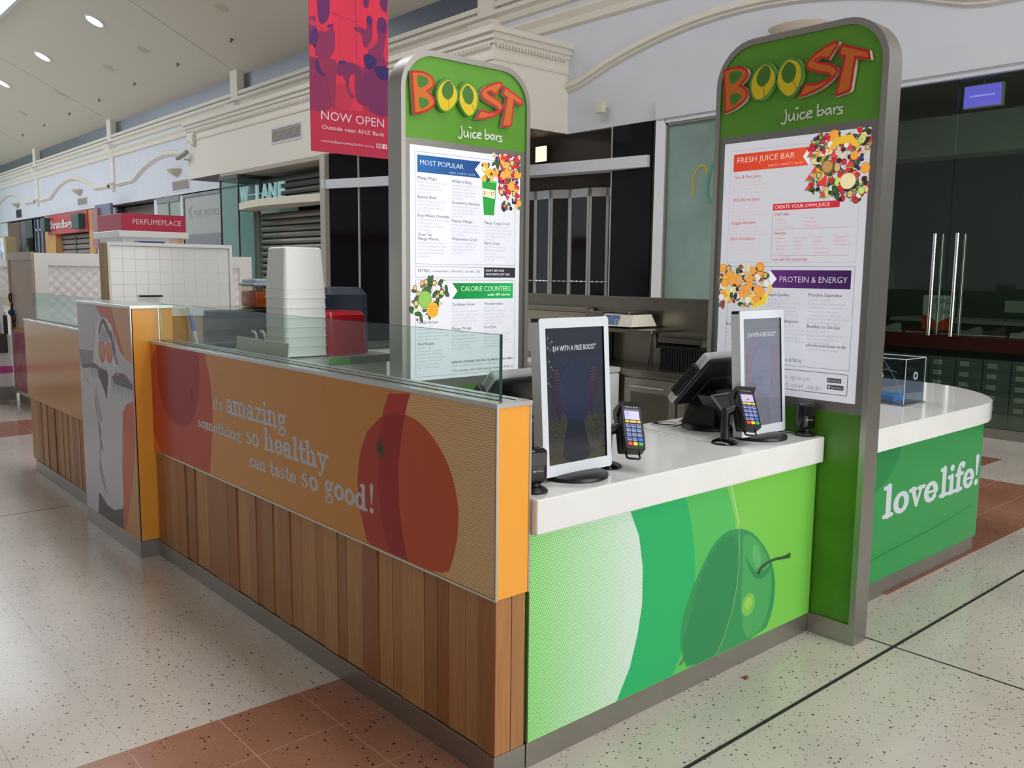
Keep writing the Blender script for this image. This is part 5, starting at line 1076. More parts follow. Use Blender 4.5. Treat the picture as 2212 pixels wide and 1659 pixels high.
    p.text('PROTEIN & ENERGY', .39, 1.62, .039, (234, 222, 240), 3, width=.334, bold=-.012)
    for s, x, z, w, ls in [('Gym Junkie', .333, 1.555, .112, [('orig 7.2  |  med 6.7', .52), ('Strawberries, banana, low fat', .86), ('milk, strawberry yoghurt,', .74), ('vanilla yoghurt, protein', .74), ('powder & ice (orig 2120 kJ)', .8), ('(31 g of protein)', .5)]), ('Protein Supreme', .5425, 1.558, .16, [('orig 8.0  |  med 6.5', .54), ('Banana, muesli, dates, honey,', .9), ('coconut water, coconut milk,', .86), ('whey protein, chia seeds,', .76), ('cinnamon & ice + immunity', .84), ('& vita boosters (30.1 g of protein)', 1), ('(orig 2310 kJ med 1640 kJ)', .8)]),
                           ('Energy Lift', .107, 1.4057, .1, [('orig 7.2  |  med 6.7', .5), ('Mango, banana, tropical', .76), ('juice, mango yoghurt & ice', .8), ('+ energiser booster', .6), ('(orig 1740 kJ med 1410 kJ)', .78)]), ('Yoga Warrior', .37, 1.433, .128, [('orig 7.2  |  med 6.7', .5), ('Strawberries, banana, oats,', .8), ('coconut milk, honey, whey', .8), ('protein, cinnamon & ice', .72), ('(orig 2090 kJ med 1610 kJ)', .8)]), ('Brekkie to Go-Go', .541, 1.416, .16, [('orig 7.2  |  med 6.7', .52), ('Banana, muesli, honey, low fat', .9), ('milk, vanilla yoghurt & ice', .78), ('+ energiser booster', .6)])]:
        p.text(s, x, z, .0215, (54, 52, 62), 1, width=w); menu_lines(p, x, z-.02, ls)
    p.text('add a chia seeds booster for 80c', .5395, 1.332, .0165, (86, 84, 96), 1, width=.195, bold=.012, shear=.2); menu_lines(p, .54, 1.313, [('(orig 2590 kJ med 1910 kJ)', .8)])
    p.text('The average adult daily energy intake is 8700 kJ', .11, 1.254, .022, (90, 88, 96), 1, width=.411)
    p.frame(.105, .7535, 1.1225, 1.2185, .0028, (84, 82, 88), 0); p.text('Skip the queue', .32, 1.173, .032, (120, 118, 124), 1, width=.251, bold=-.016); p.text('Download our app', .27, 1.137, .032, (120, 118, 124), 1, width=.351, bold=-.016)
    p.rect(.654, .723, 1.176, 1.197, (86, 84, 90), 1); p.rect(.656, .735, 1.146, 1.1665, (72, 70, 76), 1)
    p.poly([(.66, 1.181), (.66, 1.192), (.669, 1.1865)], (160, 160, 166), 2); p.text('Google play', .673, 1.183, .0095, (170, 170, 176), 2, width=.045); p.ell(.665, 1.156, .0045, .005, (206, 206, 210), 2); p.ell(.6665, 1.1625, .0014, .0022, (206, 206, 210), 2); p.text('App Store', .675, 1.152, .012, (190, 190, 196), 2, width=.053)
    fruit_heap(p, [(.06, 1.688), (.3, 1.688), (.33, 1.62), (.31, 1.55), (.26, 1.5), (.2, 1.49), (.12, 1.53), (.06, 1.48)], 120, 31, ['orange', 'banana', 'oats', 'oats', 'ban', 'coco', 'leaf', 'orange', 'passion', 'oats', 'black', 'oats', 'leaf'])
    for q in (0, .014): p.stroke([(.25+q, 1.5), (.3+q, 1.525), (.318+q, 1.57)], [.01, .02, .006], (238, 204, 66), 14)
GREENS = mat('sign_green', SG, .3, noise=.06, nscale=4); PLATE = mat('sign_grey_plate', (150, 148, 144), .38, .7)
def menu_sign(loc, rz, menu, label):
    t = thing('menu_sign', label, 'menu sign', loc, rz)
    W_, H_, TH = .855, 2.745, .105
    outer = rrect(0, W_, 0, H_, .2, 9, (1, 1, 0, 0)); inner = rrect(.025, W_-.027, .092, H_-.028, .176, 9, (1, 1, 0, 0))
    m = MB(); O, U, V, N = FRL
    # rim: ring between outer and inner outlines, full depth
    no = len(outer); P = lambda q, d: (q[0], -d, q[1])
    for y in (.012, -TH):
        vs = [P(q, y) for q in outer]+[P(q, y) for q in inner]
        m.add(vs, [(i, (i+1) % no, no+(i+1) % no, no+i) for i in range(no)])
    m.add([P(q, .012) for q in outer]+[P(q, -TH) for q in outer], [(i, (i+1) % no, no+(i+1) % no, no+i) for i in range(no)])
    m.add([P(q, .012) for q in inner]+[P(q, -TH) for q in inner], [(i, (i+1) % no, no+(i+1) % no, no+i) for i in range(no)])
    m.build('frame', STEEL, t, world=False, smooth=35)
    inn = [q for q in inner if q[1] > 2.3]; top = [(W_-.027, 2.312)]+inn+[(.025, 2.312)]
    MB().prism(top, FRL, -.09, .0).build('green_panel', GREENS, t, world=False)
    MB().box(.025, W_-.027, 0, .09, 1.045, 2.312).build('backing_plate', PLATE, t, world=False)
    MB().box(.025, W_-.027, 0, .09, .092, 1.045).build('green_panel', mat('sign_green_low', (88, 150, 40), .3, noise=.12, nscale=4), t, world=False)
    MB().box(.026, W_-.028, .004, .09, 0, .092).build('skirting', SKIRT, t, world=False)
    mp = MB().box(.056, .79, -.004, 0, 1.092, 2.2785).build('menu_panel', mat('lightbox_face', (236, 238, 246), .12, emit=.32, ecol=(236, 238, 250)), t, world=False)
    p = Print((Vector((0, -.004, 0)),)+FRL[1:], step=.00005, d0=.0003); menu(p); p.build('menu_print', INKL, mp, world=False)
    RED, ORG, WSD = (208, 38, 38), (226, 116, 36), (214, 190, 180)
    def raised(name, out, inner_cols, side, body_pad=0):
        m = MB(); m.prism(out, FRL, .008, .03, side)
        m.T = None; pr = Print((Vector((0, -.03, 0)),)+FRL[1:], step=.0002, d0=.0003)
        inner_cols(pr); k = len(m.v); m.v += pr.v; m.f += [[k+i for i in f] for f in pr.f]; m.c += pr.c; m.mi += pr.mi
        for q in ((sum(a[0] for a in out)/len(out), sum(a[1] for a in out)/len(out)),): m.cyl((q[0], 0, q[1]), (q[0], -.008, q[1]), .008, n=8, col=(90, 90, 90))
        m.flat = True; return m.build(name, INKG, t, world=False)
    def bprint(pr):
        pr.poly(D_S['B'], RED, 0); pr.poly(inset(D_S['B'], .0105), ORG, 1)
        for h in ('Bh1', 'Bh2'): pr.poly(smoothpoly(D_S[h], 1), (76, 134, 44), 2)
    raised('letter', D_S['B'], bprint, WSD)
    for k in ('O1', 'O2'):
        cx = sum(a[0] for a in D_S[k])/len(D_S[k]); cz_ = sum(a[1] for a in D_S[k])/len(D_S[k])
        big = smoothpoly([(cx+(a-cx)*1.17, cz_+(b-cz_)*1.12+.004) for a, b in D_S[k]], 1)
        def oprint(pr, k=k, big=big):
            pr.poly(big, (92, 156, 62), 0); pr.poly(smoothpoly(D_S[k], 1), (240, 208, 28), 1); pr.poly(smoothpoly(D_S[k+'h'], 1), (72, 128, 42), 2); pr.stroke(D_S[k+'l'], .0028, (90, 110, 30), 3)
        raised('letter', big, oprint, (128, 178, 104))
    for k in ('S', 'T'): raised('letter', D_S[k], lambda pr, k=k: (pr.poly(D_S[k], RED, 0), pr.poly(inset(D_S[k], .0105), ORG, 1)), WSD)
    m = MB()
    pr = Print(FRL, d0=.004)
    for q in range(10):
        pr.stroke(D_S['jb%d' % q], .0078, (238, 246, 232), 0)
    pr.build('script_lettering', INKG, t, world=False)
    return t
menu_sign((.777, 1.668, 0), 0, left_menu, 'left menu sign headed MOST POPULAR, steel framed with raised coloured lettering')
menu_sign((1.935, .635, 0), -PI/2, right_menu, 'right menu sign headed FRESH JUICE BAR at the counter end')
# ------------------------------------------------ things on the counters
ZC = .9302
def rotT(x, y, z, rx=0, rz=0): return Matrix.Translation((x, y, z)) @ Matrix.Rotation(rz, 4, 'Z') @ Matrix.Rotation(rx, 4, 'X')
def display_screen(x0, yb, label, seed, tint):
    t = thing('display_screen', label, 'display', (x0+.17, yb, ZC))
    MB().lathe((x0+.17, yb+.03, ZC), [(.122, 0), (.128, .004), (.126, .014), (.1, .02), (.03, .022)], 40).build('base', BLACKP, t, smooth=40)
    MB().cyl((x0+.17, yb+.05, ZC+.015), (x0+.17, yb+.05, ZC+.12), .022, n=18).build('neck', BLACKP, t, smooth=40)
    T = rotT(x0, yb, ZC+.018, math.radians(-4)); W_, H_ = .345, .55
    fr = Print((T @ Vector((0, 0, 0)), (T.to_3x3() @ Vector((1, 0, 0))), (T.to_3x3() @ Vector((0, 0, 1))), (T.to_3x3() @ Vector((0, -1, 0)))), step=.0002, d0=.0002)
    F4 = fr.fr
    o = rrect(0, W_, 0, H_, .012, 4); i_ = rrect(.028, W_-.026, .04, H_-.035, .003, 4)
    m = MB(); n = len(o); P = lambda q, d: F4[0]+F4[1]*q[0]+F4[2]*q[1]+F4[3]*d
    m.add([P(q, 0) for q in o]+[P(q, 0) for q in i_], [(k, (k+1) % n, n+(k+1) % n, n+k) for k in range(n)])
    m.add([P(q, 0) for q in i_]+[P(q, -.004) for q in i_], [(k, (k+1) % n, n+(k+1) % n, n+k) for k in range(n)])
    m.prism(o, F4, -.045, 0, ends=(1, 0)); m.build('frame', mat('white_frame_gloss', (226, 232, 238), .18), t)
    m = MB(); m.T = T; m.box(-.0008, .002, .006, .04, H_-.012, H_+.0006).box(.004, .05, .006, .034, H_-.001, H_+.0008).box(.004, .05, .01, .034, -.0008, .001); m.build('vent_slot', BLACKG, t)
    fr.d0 = -.0036; fr.clip = (.028, W_-.026, .04, H_-.035)
    r = random.Random(seed); sx0, sx1, sz0, sz1 = fr.clip
    sc = 1.0
    base = [(34+tint, 38+tint, 52+tint), (40+tint, 44+tint, 58+tint)]
    for k in range(24):
        a = sz0+(sz1-sz0)*k/24; q = k/23
        c = [54+tint, 54+tint, 46+tint] if q < .12 and tint < 20 else [46+tint, 49+tint, 46+tint] if q < .34 and tint < 20 else [40+tint, 43+tint, 55+tint]
        fr.rect(sx0, sx1, a, a+(sz1-sz0)/24+.0003, [max(0, v+r.randint(-3, 3)) for v in c], 0)
    if tint < 20:
        for k in range(420):
            x, z = r.uniform(sx0, sx1), r.uniform(sz0, sz0+.17); b = r.randint(-14, 18)
            fr.ell(x, z, r.uniform(.002, .008), .0022, (58+b//2, 57+b//2, 48+b//3), 1+k % 3, 6)
        for k in range(60):
            x, z = r.uniform(sx0, sx0+.05), r.uniform(.3, .5); fr.ell(x, z, r.uniform(.001, .005), r.uniform(.001, .004), r.choice([(104, 116, 130), (40, 52, 48), (28, 36, 36)]), 2, 6)
    d = tint//2
    fr.poly(smoothpoly([(.12, .2), (.08, .28), (.1, .36), (.15, .41), (.2, .41), (.25, .36), (.26, .28), (.22, .2), (.2, .17)], 2), (38+tint, 42+tint, 62+tint), 5)
    fr.poly(smoothpoly([(.13, .21), (.2, .21), (.22, .12), (.25, .04), (.09, .04), (.11, .12)], 2), (34+tint, 36+tint, 46+tint), 4)
    for sg, cx in ((1, .075), (-1, .262)):
        fr.poly(smoothpoly([(cx-.02, .37), (cx+.01, .385), (cx+.02-sg*.006, .3), (cx+sg*.02, .2), (cx-.002+sg*.012, .19), (cx-.025, .28)], 2), (47+tint, 36+tint, 50+tint), 6)
        for k in range(9 if tint < 20 else 3):
            z = .365-k*.011; q = sg*k*.0022; fr.stroke([(cx-.012+q, z), (cx+.004+q, z+.005), (cx+.014+q, z-.003)], .0016, (96+d-k*5, 76+d-k*3, 88+d-k*3), 7, caps=False)
    fr.text("$14 WITH A FREE BOOST'", .062, .435, .026, (178, 182, 190), 8, width=.215, bold=.012)
    fr.build('screen', INKS, t)
    m = MB(); m.T = T; m.box(W_-.03, W_-.026, -.0015, .004, .04, H_-.035); m.build('bezel_edge', BLACKG, t)
    return t
display_screen(.313, .115, 'left portrait advert screen in a white frame, dark picture with grass below', 2, 0)
display_screen(1.5, .125, 'right portrait advert screen in a white frame, hazy grey blue picture', 5, 62)

def card_terminal(x, y, yaw, label, wide_hook):
    t = thing('card_terminal', label, 'card terminal', (x, y, ZC), yaw)
    MB().lathe((0, 0, 0), [(.056, 0), (.058, .004), (.05, .012), (.034, .018), (.02, .021)], 32).build('base', BLACKG, t, world=False, smooth=40)
    MB().cyl((0, 0, .018), (0, 0, .15), .019, n=20).cyl((0, 0, .135), (.07, .0, .16), .019, n=14).build('pole', BLACKP, t, world=False, smooth=40)
    T = Matrix.Translation((.082, -.035, .148)) @ Matrix.Rotation(math.radians(6), 4, 'Y') @ Matrix.Rotation(math.radians(-36), 4, 'X')
    # local: x width, z along the keypad, -y towards the customer
    m = MB(); m.T = T; m.cbox(-.048, .048, .012, .05, -.085, .085, .008, seg=2); m.add([(-.048, .012, .06), (.048, .012, .06), (-.048, .05, .06), (.048, .05, .06), (-.046, -.03, .098), (.046, -.03, .098), (-.046, .046, .1), (.046, .046, .1)], [(0, 1, 5, 4), (2, 3, 7, 6), (0, 2, 6, 4), (1, 3, 7, 5), (4, 5, 7, 6)])
    m.build('cradle', BLACKP, t, world=False, smooth=40)
    out = [(-.034, -.092), (.034, -.092), (.04, -.086), (.0425, -.04), (.042, .03), (.0415, .085), (.037, .093), (-.037, .093), (-.0415, .085), (-.042, .03), (-.0425, -.04), (-.04, -.086)]
    m = MB(); m.T = T; fr = (Vector((0, 0, 0)), Vector((1, 0, 0)), Vector((0, 0, 1)), Vector((0, -1, 0)))
    n = len(out); ins = inset(out, .004)
    m.add([(q[0], .012, q[1]) for q in out]+[(q[0], -.014, q[1]) for q in out]+[(q[0], -.018, q[1]) for q in ins], [(k, (k+1) % n, n+(k+1) % n, n+k) for k in range(n)]+[(n+k, n+(k+1) % n, 2*n+(k+1) % n, 2*n+k) for k in range(n)]+[tuple(range(2*n, 3*n)), tuple(range(n))])
    body = m.build('body', BLACKP, t, world=False, smooth=30)
    R3 = T.to_3x3(); p = Print((T @ Vector((0, -.018, 0)), R3 @ Vector((1, 0, 0)), R3 @ Vector((0, 0, 1)), R3 @ Vector((0, -1, 0))), step=.0003, d0=.0003)
    p.rect(-.029, .029, .03, .066, (176, 168, 222), 0); p.rect(-.029, .029, .066, .074, (40, 38, 54), 0)
    if wide_hook: p.ell(0, .048, .006, .007, (226, 186, 40), 1); p.rect(-.003, .008, .04, .045, (90, 80, 60), 1)
    else:
        for q, w_ in enumerate((.016, .012, .014, .018)): p.rect(-.025, -.025+w_, .059-q*.007, .061-q*.007, (90, 84, 130), 1)
        p.rect(-.008, .012, .0655, .0675, (90, 84, 130), 1)
    p.rect(-.024, .004, .0815, .083, (190, 190, 190), 0); p.ell(.012, .0825, .0025, .0025, (232, 190, 40), 0, 8); p.ell(.022, .0825, .002, .003, (180, 180, 180), 0, 8)
    p.build('screen', INKS, body, world=False)
    YL, BL, WH = mat('key_yellow', (244, 206, 92), .35, emit=.15), mat('key_blue_white', (150, 166, 226), .3, emit=.25), 0
    for x0, x1 in ((-.03, -.016), (-.0135, .0135), (.016, .03)):
        m = MB(); m.T = T; m.cbox(x0, x1, -.0225, -.016, .0165, .0255, .0022); m.build('soft_key', YL, t, world=False)
    cols = {(4, 0): ('key_red', (226, 48, 48)), (4, 1): ('key_amber', (246, 200, 40)), (4, 2): ('key_green', (44, 176, 84)), (3, 2): ('key_blue', (44, 104, 226))}
    for rr in range(5):
        for cc in range(3):
            xk = -.021+cc*.021; zk = .004-rr*.0185
            m = MB(); m.T = T; m.cbox(xk-.0085, xk+.0085, -.0225, -.016, zk-.0065, zk+.0065, .0022)
            mm = mat(cols[(rr, cc)][0], cols[(rr, cc)][1], .3, emit=.25) if (rr, cc) in cols else BL
            kk = m.build('key', mm, t, world=False)
            if (rr, cc) not in cols:
                p = Print((T @ Vector((xk, -.0225, zk)), R3 @ Vector((1, 0, 0)), R3 @ Vector((0, 0, 1)), R3 @ Vector((0, -1, 0))), d0=.0003)
                p.rect(-.005, .006, -.003, .0035, (36, 48, 120), 0); p.text('123456789.0C'[rr*3+cc], -.002, -.0028, .008, (226, 230, 250), 1); p.build('key_print', INK, kk, world=False)
    m = MB(); m.T = T
    m.tube([(-.026, .02, -.08), (-.026, .012, -.112), (-.02, .006, -.118), (.02, .006, -.118), (.026, .012, -.112), (.026, .02, -.08)], .0042, 8); m.build('hook_bar', BLACKP, t, world=False, smooth=50)
    m = MB(); m.T = T; m.lathe((-.02, -.01, .1), [(.006, 0), (.006, .006), (.003, .009)], 12).lathe((.022, .0, .1), [(.005, 0), (.005, .006), (.003, .008)], 12); m.build('knob', BLACKG, t, world=False)
    return t
card_terminal(.683, .165, -.5, 'left card terminal on a black pole, beside the dark portrait screen', 0)
card_terminal(1.425, .16, -.45, 'right card terminal on a black pole, in front of the till', 1)

def till(x, y, label):
    t = thing('cash_register', label, 'till', (x, y, ZC))
    MB().lathe((x, y, ZC+.004), [(.14, 0), (.145, .006), (.13, .018), (.1, .024)], 36, 1.05, .95).build('base', BLACKP, t, smooth=40)
    prof = [(x-.05, y-.03, .02), (x-.05, y+.1, .02), (x-.04, y+.07, .18), (x-.04, y-.03, .18)]
    m = MB(); m.add([(a, b, ZC+c) for a, b, c in [(x-.09, y-.08, .02), (x+.09, y-.08, .02), (x+.1, y+.1, .02), (x-.1, y+.1, .02), (x-.055, y-.06, .19), (x+.055, y-.06, .19), (x+.055, y+.06, .19), (x-.055, y+.06, .19)]], [(0, 1, 2, 3), (4, 5, 6, 7), (0, 1, 5, 4), (1, 2, 6, 5), (2, 3, 7, 6), (3, 0, 4, 7)]); m.build('stand', BLACKP, t)
    m = MB(); m.add([(a, b, ZC+c) for a, b, c in [(x-.04, y-.16, .02), (x+.12, y-.16, .02), (x+.12, y-.04, .02), (x-.04, y-.04, .02), (x-.09, y-.06, .165), (x+.07, y-.06, .165), (x+.07, y+.02, .165), (x-.09, y+.02, .165)]], [(0, 1, 2, 3), (4, 5, 6, 7), (0, 1, 5, 4), (1, 2, 6, 5), (2, 3, 7, 6), (3, 0, 4, 7)])
    rd = m.build('customer_display', mat('smoked_panel', (58, 58, 64), .15), t)
    MB().tube([(x-.04, y-.162, ZC+.02), (x-.09, y-.062, ZC+.168), (x+.07, y-.062, ZC+.168)], .0075, 8).build('silver_edge', mat('silver_plastic', (196, 200, 198), .3), rd, smooth=50)
    T = Matrix.Translation((x+.01, y+.0, ZC+.25)) @ Matrix.Rotation(math.radians(42), 4, 'X')
    # head: x width, z up the slab, -y back (towards customer)
    m = MB(); m.T = T; m.cbox(-.2, .2, -.02, .026, -.16, .15, .014, seg=3); m.build('head_rim', mat('silver_plastic', (196, 200, 198), .3), t, smooth=40)
    m = MB(); m.T = T; m.cbox(-.194, .194, -.036, -.004, -.154, .144, .012, seg=3); m.cbox(-.1, .12, -.042, -.03, -.12, .03, .004, seg=2); m.build('head_back', BLACKP, t, smooth=40)
    m = MB(); m.T = T; m.box(-.18, .18, .026, .0268, -.14, .13); m.build('touch_screen', BLACKG, t)
    m = MB(); m.T = T; m.cbox(-.222, -.2, -.02, .024, -.1, .08, .005); m.build('card_swipe', BLACKP, t, smooth=40)
    m = MB(); m.T = T; m.cbox(-.04, .03, -.034, -.0295, .04, .08, .001); m.build('label_plate', mat('label_plate', (40, 40, 44), .3), t)
    return t
till(1.7, .43, 'right black till seen from behind, between the second terminal and screen')
till(.45, .43, 'left black till seen from behind, mostly hidden by the orange wall end')
def cable(name, pts, label, r=.003, grp=None):
    P = []
    for i in range(len(pts)-1):
        p0 = Vector(pts[max(i-1, 0)]); p1 = Vector(pts[i]); p2 = Vector(pts[i+1]); p3 = Vector(pts[min(i+2, len(pts)-1)])
        for k in range(8):
            u = k/8; P.append(.5*((2*p1)+(-p0+p2)*u+(2*p0-5*p1+4*p2-p3)*u*u+(-p0+3*p1-3*p2+p3)*u**3))
    P.append(Vector(pts[-1]))
    return tag(MB().tube(P, r, 6).build(name, DARKR, smooth=60), label, 'cable')
z = ZC+.003
cable('cable', [(1.62, .5, z+.02), (1.55, .56, z), (1.52, .64, z), (1.58, .67, z), (1.66, .64, z), (1.62, .58, z), (1.55, .6, z+.006), (1.56, .66, z+.006), (1.7, .62, z), (1.68, .52, z+.1), (1.66, .47, z+.16)], 'looped black cable lying on the white top behind the right till')
cable('cable', [(1.88, .1, z), (1.85, .2, z), (1.86, .3, z), (1.8, .4, z)], 'thin black cable running from the scanner towards the right till', .002)
def scanner(x, y, label, rz=0):
    t = thing('barcode_scanner', label, 'scanner', (x, y, ZC), rz)
    MB().lathe((0, 0, 0), [(.046, 0), (.047, .006), (.036, .016), (.022, .022), (.022, .032)], 28).build('base', BLACKP, t, world=False, smooth=40)
    MB().cbox(-.04, .04, -.028, .034, .03, .148, .018, seg=4).build('body', BLACKG, t, world=False, smooth=50)
    p = Print((Vector((0, -.0282, 0)), Vector((1, 0, 0)), Vector((0, 0, 1)), Vector((0, -1, 0))))
    p.text('MOTOROLA', -.012, .072, .0075, (200, 200, 200), 0, width=.03); p.ell(-.017, .0745, .0035, .0035, (200, 200, 200), 0, 10)
    p.build('maker_mark', INK, t, world=False)
    MB().cbox(-.03, .03, -.031, -.026, .092, .138, .002).build('scan_window', mat('scan_window', (30, 30, 32), .03), t, world=False)
    return t
scanner(1.88, .045, 'black barcode scanner at the right end of the counter', -.35)
scanner(.215, .06, 'black barcode scanner half hidden behind the orange wall end', -.2)

# clear acrylic box on the side counter
t = thing('acrylic_box', 'clear acrylic box holding a blue strip on the curved white counter', 'box', (3.3, .32, .925))
AC = glass('acrylic', (226, 232, 240), 1.6, .02)
X0, X1, Y0, Y1, Z0, Z1 = 3.17, 3.42, .19, .45, .929, 1.19
MB().cbox(X0-.01, X1+.01, Y0-.01, Y1+.01, .9255, .934, .002).build('base', mat('grey_acrylic', (112, 118, 124), .2), t)
for b_ in ((X0, X0+.004, Y0, Y1), (X1-.004, X1, Y0, Y1), (X0, X1, Y0, Y0+.004), (X0, X1, Y1-.004, Y1)): MB().box(*b_, .934, Z1).build('side_panel', AC, t)
MB().cbox(X0, X1, Y0, Y1, Z1-.004, Z1, .0015).build('lid', AC, t)
EG = mat('acrylic_edge', (206, 214, 226), .15)
m = MB()
for x in (X0, X1): 
    for y in (Y0, Y1): m.cyl((x, y, .934), (x, y, Z1), .0022, n=6)
for y in (Y0, Y1): m.cyl((X0, y, Z1), (X1, y, Z1), .0022, n=6)
for x in (X0, X1): m.cyl((x, Y0, Z1), (x, Y1, Z1), .0022, n=6)
m.build('edge', EG, t)
MB().tube([(X0-.0005, .34+.022*math.cos(a), 1.09+.022*math.sin(a)) for a in [2*PI*i/16 for i in range(16)]], .003, 6, closed=True).build('hole_ring', EG, t)
MB().tube([(3.3+.02*math.cos(a), Y0-.0005, 1.09+.02*math.sin(a)) for a in [2*PI*i/16 for i in range(16)]], .003, 6, closed=True).build('hole_ring', EG, t)
MB().tube([(3.19, .2, .94), (3.3, .3, 1.05), (3.38, .42, 1.16)], .0015, 6).tube([(3.19, .44, 1.05), (3.25, .34, 1.12), (3.3, .3, 1.1)], .0015, 6).build('inner_string', EG, t)
tag(MB().cbox(3.2, 3.36, .26, .4, .935, .975, .008).build('blue_card', mat('blue_card', (70, 160, 226), .4)), 'bright blue folded strip lying inside the clear box', 'strip')
tag(MB().add([(3.18, .2, .935), (3.34, .22, .936), (3.3, .28, .935), (3.2, .3, .937), (3.25, .24, .948)], [(0, 1, 4), (1, 2, 4), (2, 3, 4), (3, 0, 4), (0, 1, 2, 3)]).build('foil_scrap', ALU), 'crumpled silver scrap on the floor of the clear box', 'scrap')

# ------------------------------------------------ kitchen inside the kiosk, along the glass screen
t = thing('steel_bench', 'steel topped white bench carrying the tubs, inside the glass screen', 'bench', (.6, 2.5, 0))
MB().cbox(.225, 1.03, 2.14, 2.95, 1.145, 1.19, .004).build('bench_top', STEEL, t)
MB().box(.235, 1.01, 2.16, 2.93, .1, 1.145).build('cabinet', PWHITE, t); MB().box(.25, .98, 2.2, 2.9, 0, .1).build('plinth', SKIRT, t)
MB().box(.64, .76, 2.137, 2.14, 1.152, 1.182).build('green_sticker', mat('sticker_green', (70, 170, 60), .5), t)
p = Print(FRY(0, 2.16, 0)); p.rect(.56, .81, 1.0, 1.12, (236, 238, 240)); p.rect(.58, .79, 1.02, 1.09, (74, 124, 190), 1); p.poly([(.58, 1.09), (.66, 1.09), (.58, 1.06)], (160, 190, 226), 2); p.rect(.57, .8, 1.095, 1.1, (210, 120, 120), 1)
p.build('notice', INK, t)
def tub_sides(m, cx, cy, z0, z1, w0, d0, w1, d1, r0, r1):
    a = rrect(cx-w0/2, cx+w0/2, cy-d0/2, cy+d0/2, r0, 7); b = rrect(cx-w1/2, cx+w1/2, cy-d1/2, cy+d1/2, r1, 7); n = len(a)
    m.add([(x, y, z0) for x, y in a]+[(x, y, z1) for x, y in b], [(i, (i+1) % n, n+(i+1) % n, n+i) for i in range(n)]); return a, b
TUB = mat('frosted_tub', (240, 242, 240), .35)
cx, cy = .545, 2.335
m = MB(); tub_sides(m, 0, 0, 0, .052, .25, .235, .247, .232, .024, .024); tub_sides(m, 0, 0, .052, .262, .247, .232, .218, .2, .024, .016)
a = rrect(-.109, .109, -.1, .1, .016, 7); ain = inset(a, .012)
n = len(a); m.add([(x, y, .262) for x, y in a]+[(x, y, .27) for x, y in ain], [(i, (i+1) % n, n+(i+1) % n, n+i) for i in range(n)]+[tuple(range(n, 2*n))])
place = ('bottom tub, resting on the steel bench, of the upturned white stack', 'second tub up in the stack of upturned white tubs', 'third tub up in the stack of upturned white tubs', 'middle tub of the stack of upturned white tubs', 'third tub from the top of the upturned white stack', 'second tub from the top of the upturned white stack', 'topmost upturned tall white tub, its full body showing')
proto = None
for i in range(7):
    if proto is None:
        t = thing('storage_tub', place[0], 'tub', (cx, cy, 1.195), group='stack of upturned white tubs'); proto = t
        m.build('body', TUB, t, world=False)
        q = MB(); A_ = rrect(-.1285, .1285, -.121, .121, .026, 5); C_ = rrect(-.122, .122, -.1145, .1145, .024, 5); n2 = len(A_)
        for z0, z1 in ((0, .004), (.0505, .0515)):
            q.add([(x, y, z0) for x, y in A_]+[(x, y, z1) for x, y in A_]+[(x, y, z0) for x, y in C_]+[(x, y, z1) for x, y in C_], [(k, (k+1) % n2, n2+(k+1) % n2, n2+k) for k in range(n2)]+[(k, (k+1) % n2, 2*n2+(k+1) % n2, 2*n2+k) for k in range(n2)]+[(n2+k, n2+(k+1) % n2, 3*n2+(k+1) % n2, 3*n2+k) for k in range(n2)])
            A_ = rrect(-.1255, .1255, -.118, .118, .026, 5)
        q.build('rim', mat('tub_rim', (232, 236, 234), .25), t, world=False)
    else: o = copy_thing(proto, (cx, cy, 1.195+.0515*i), label=place[i])
p = Print(FRY(.43, 2.243, 1.68), d0=.0035); p.text('FOOD SAFE ONLY', .07, .045, .013, (206, 208, 206), 0, width=.09)
t = thing('upturned_bin', 'shiny red upturned bin beside the white tubs', 'bin', (.83, 2.4, 1.19))
m = MB(); a, b = tub_sides(m, .83, 2.42, 1.195, 1.405, .275, .3, .262, .28, .05, .045)
n = len(b); bi = inset(b, .02); m.add([(x, y, 1.405) for x, y in b]+[(x, y, 1.425) for x, y in bi], [(i, (i+1) % n, n+(i+1) % n, n+i) for i in range(n)]+[tuple(range(n, 2*n))])
m.build('body', mat('red_gloss', (206, 24, 42), .12), t)
m = MB(); tub_sides(m, .83, 2.42, 1.19, 1.2, .29, .315, .29, .315, .05, .05); m.build('rim', mat('red_gloss', (206, 24, 42), .12), t)
t = thing('navy_bin', 'dark navy rounded bin partly behind the left menu sign', 'bin', (1.2, 3, 0))
m = MB(); a, b = tub_sides(m, 1.22, 3.1, .02, 1.5, .38, .36, .36, .34, .08, .08); n = len(b); bi = inset(b, .04); m.add([(x, y, 1.5) for x, y in b]+[(x, y, 1.545) for x, y in bi], [(i, (i+1) % n, n+(i+1) % n, n+i) for i in range(n)]+[tuple(range(n, 2*n))])
m.build('body', mat('navy_plastic', (44, 52, 74), .5), t); MB().box(1.1, 1.34, 2.96, 3.24, 0, .03).build('foot', DARKR, t)
tag(MB().add([(.17, 1.76, .93), (.17, 2.35, .93), (.21, 2.34, 1.308), (.21, 1.77, 1.308), (.176, 1.76, .93), (.176, 2.35, .93), (.216, 2.34, 1.308), (.216, 1.77, 1.308)], [(0, 1, 2, 3), (4, 5, 6, 7), (0, 1, 5, 4), (1, 2, 6, 5), (2, 3, 7, 6), (3, 0, 4, 7)]).build('chopping_board', mat('beige_board', (214, 208, 190), .5)), 'beige chopping board leaning behind the glass screen', 'board')
t = thing('prep_shelf', 'narrow white shelf fixed inside the orange partition under the board', 'shelf', (.17, 2, .9))
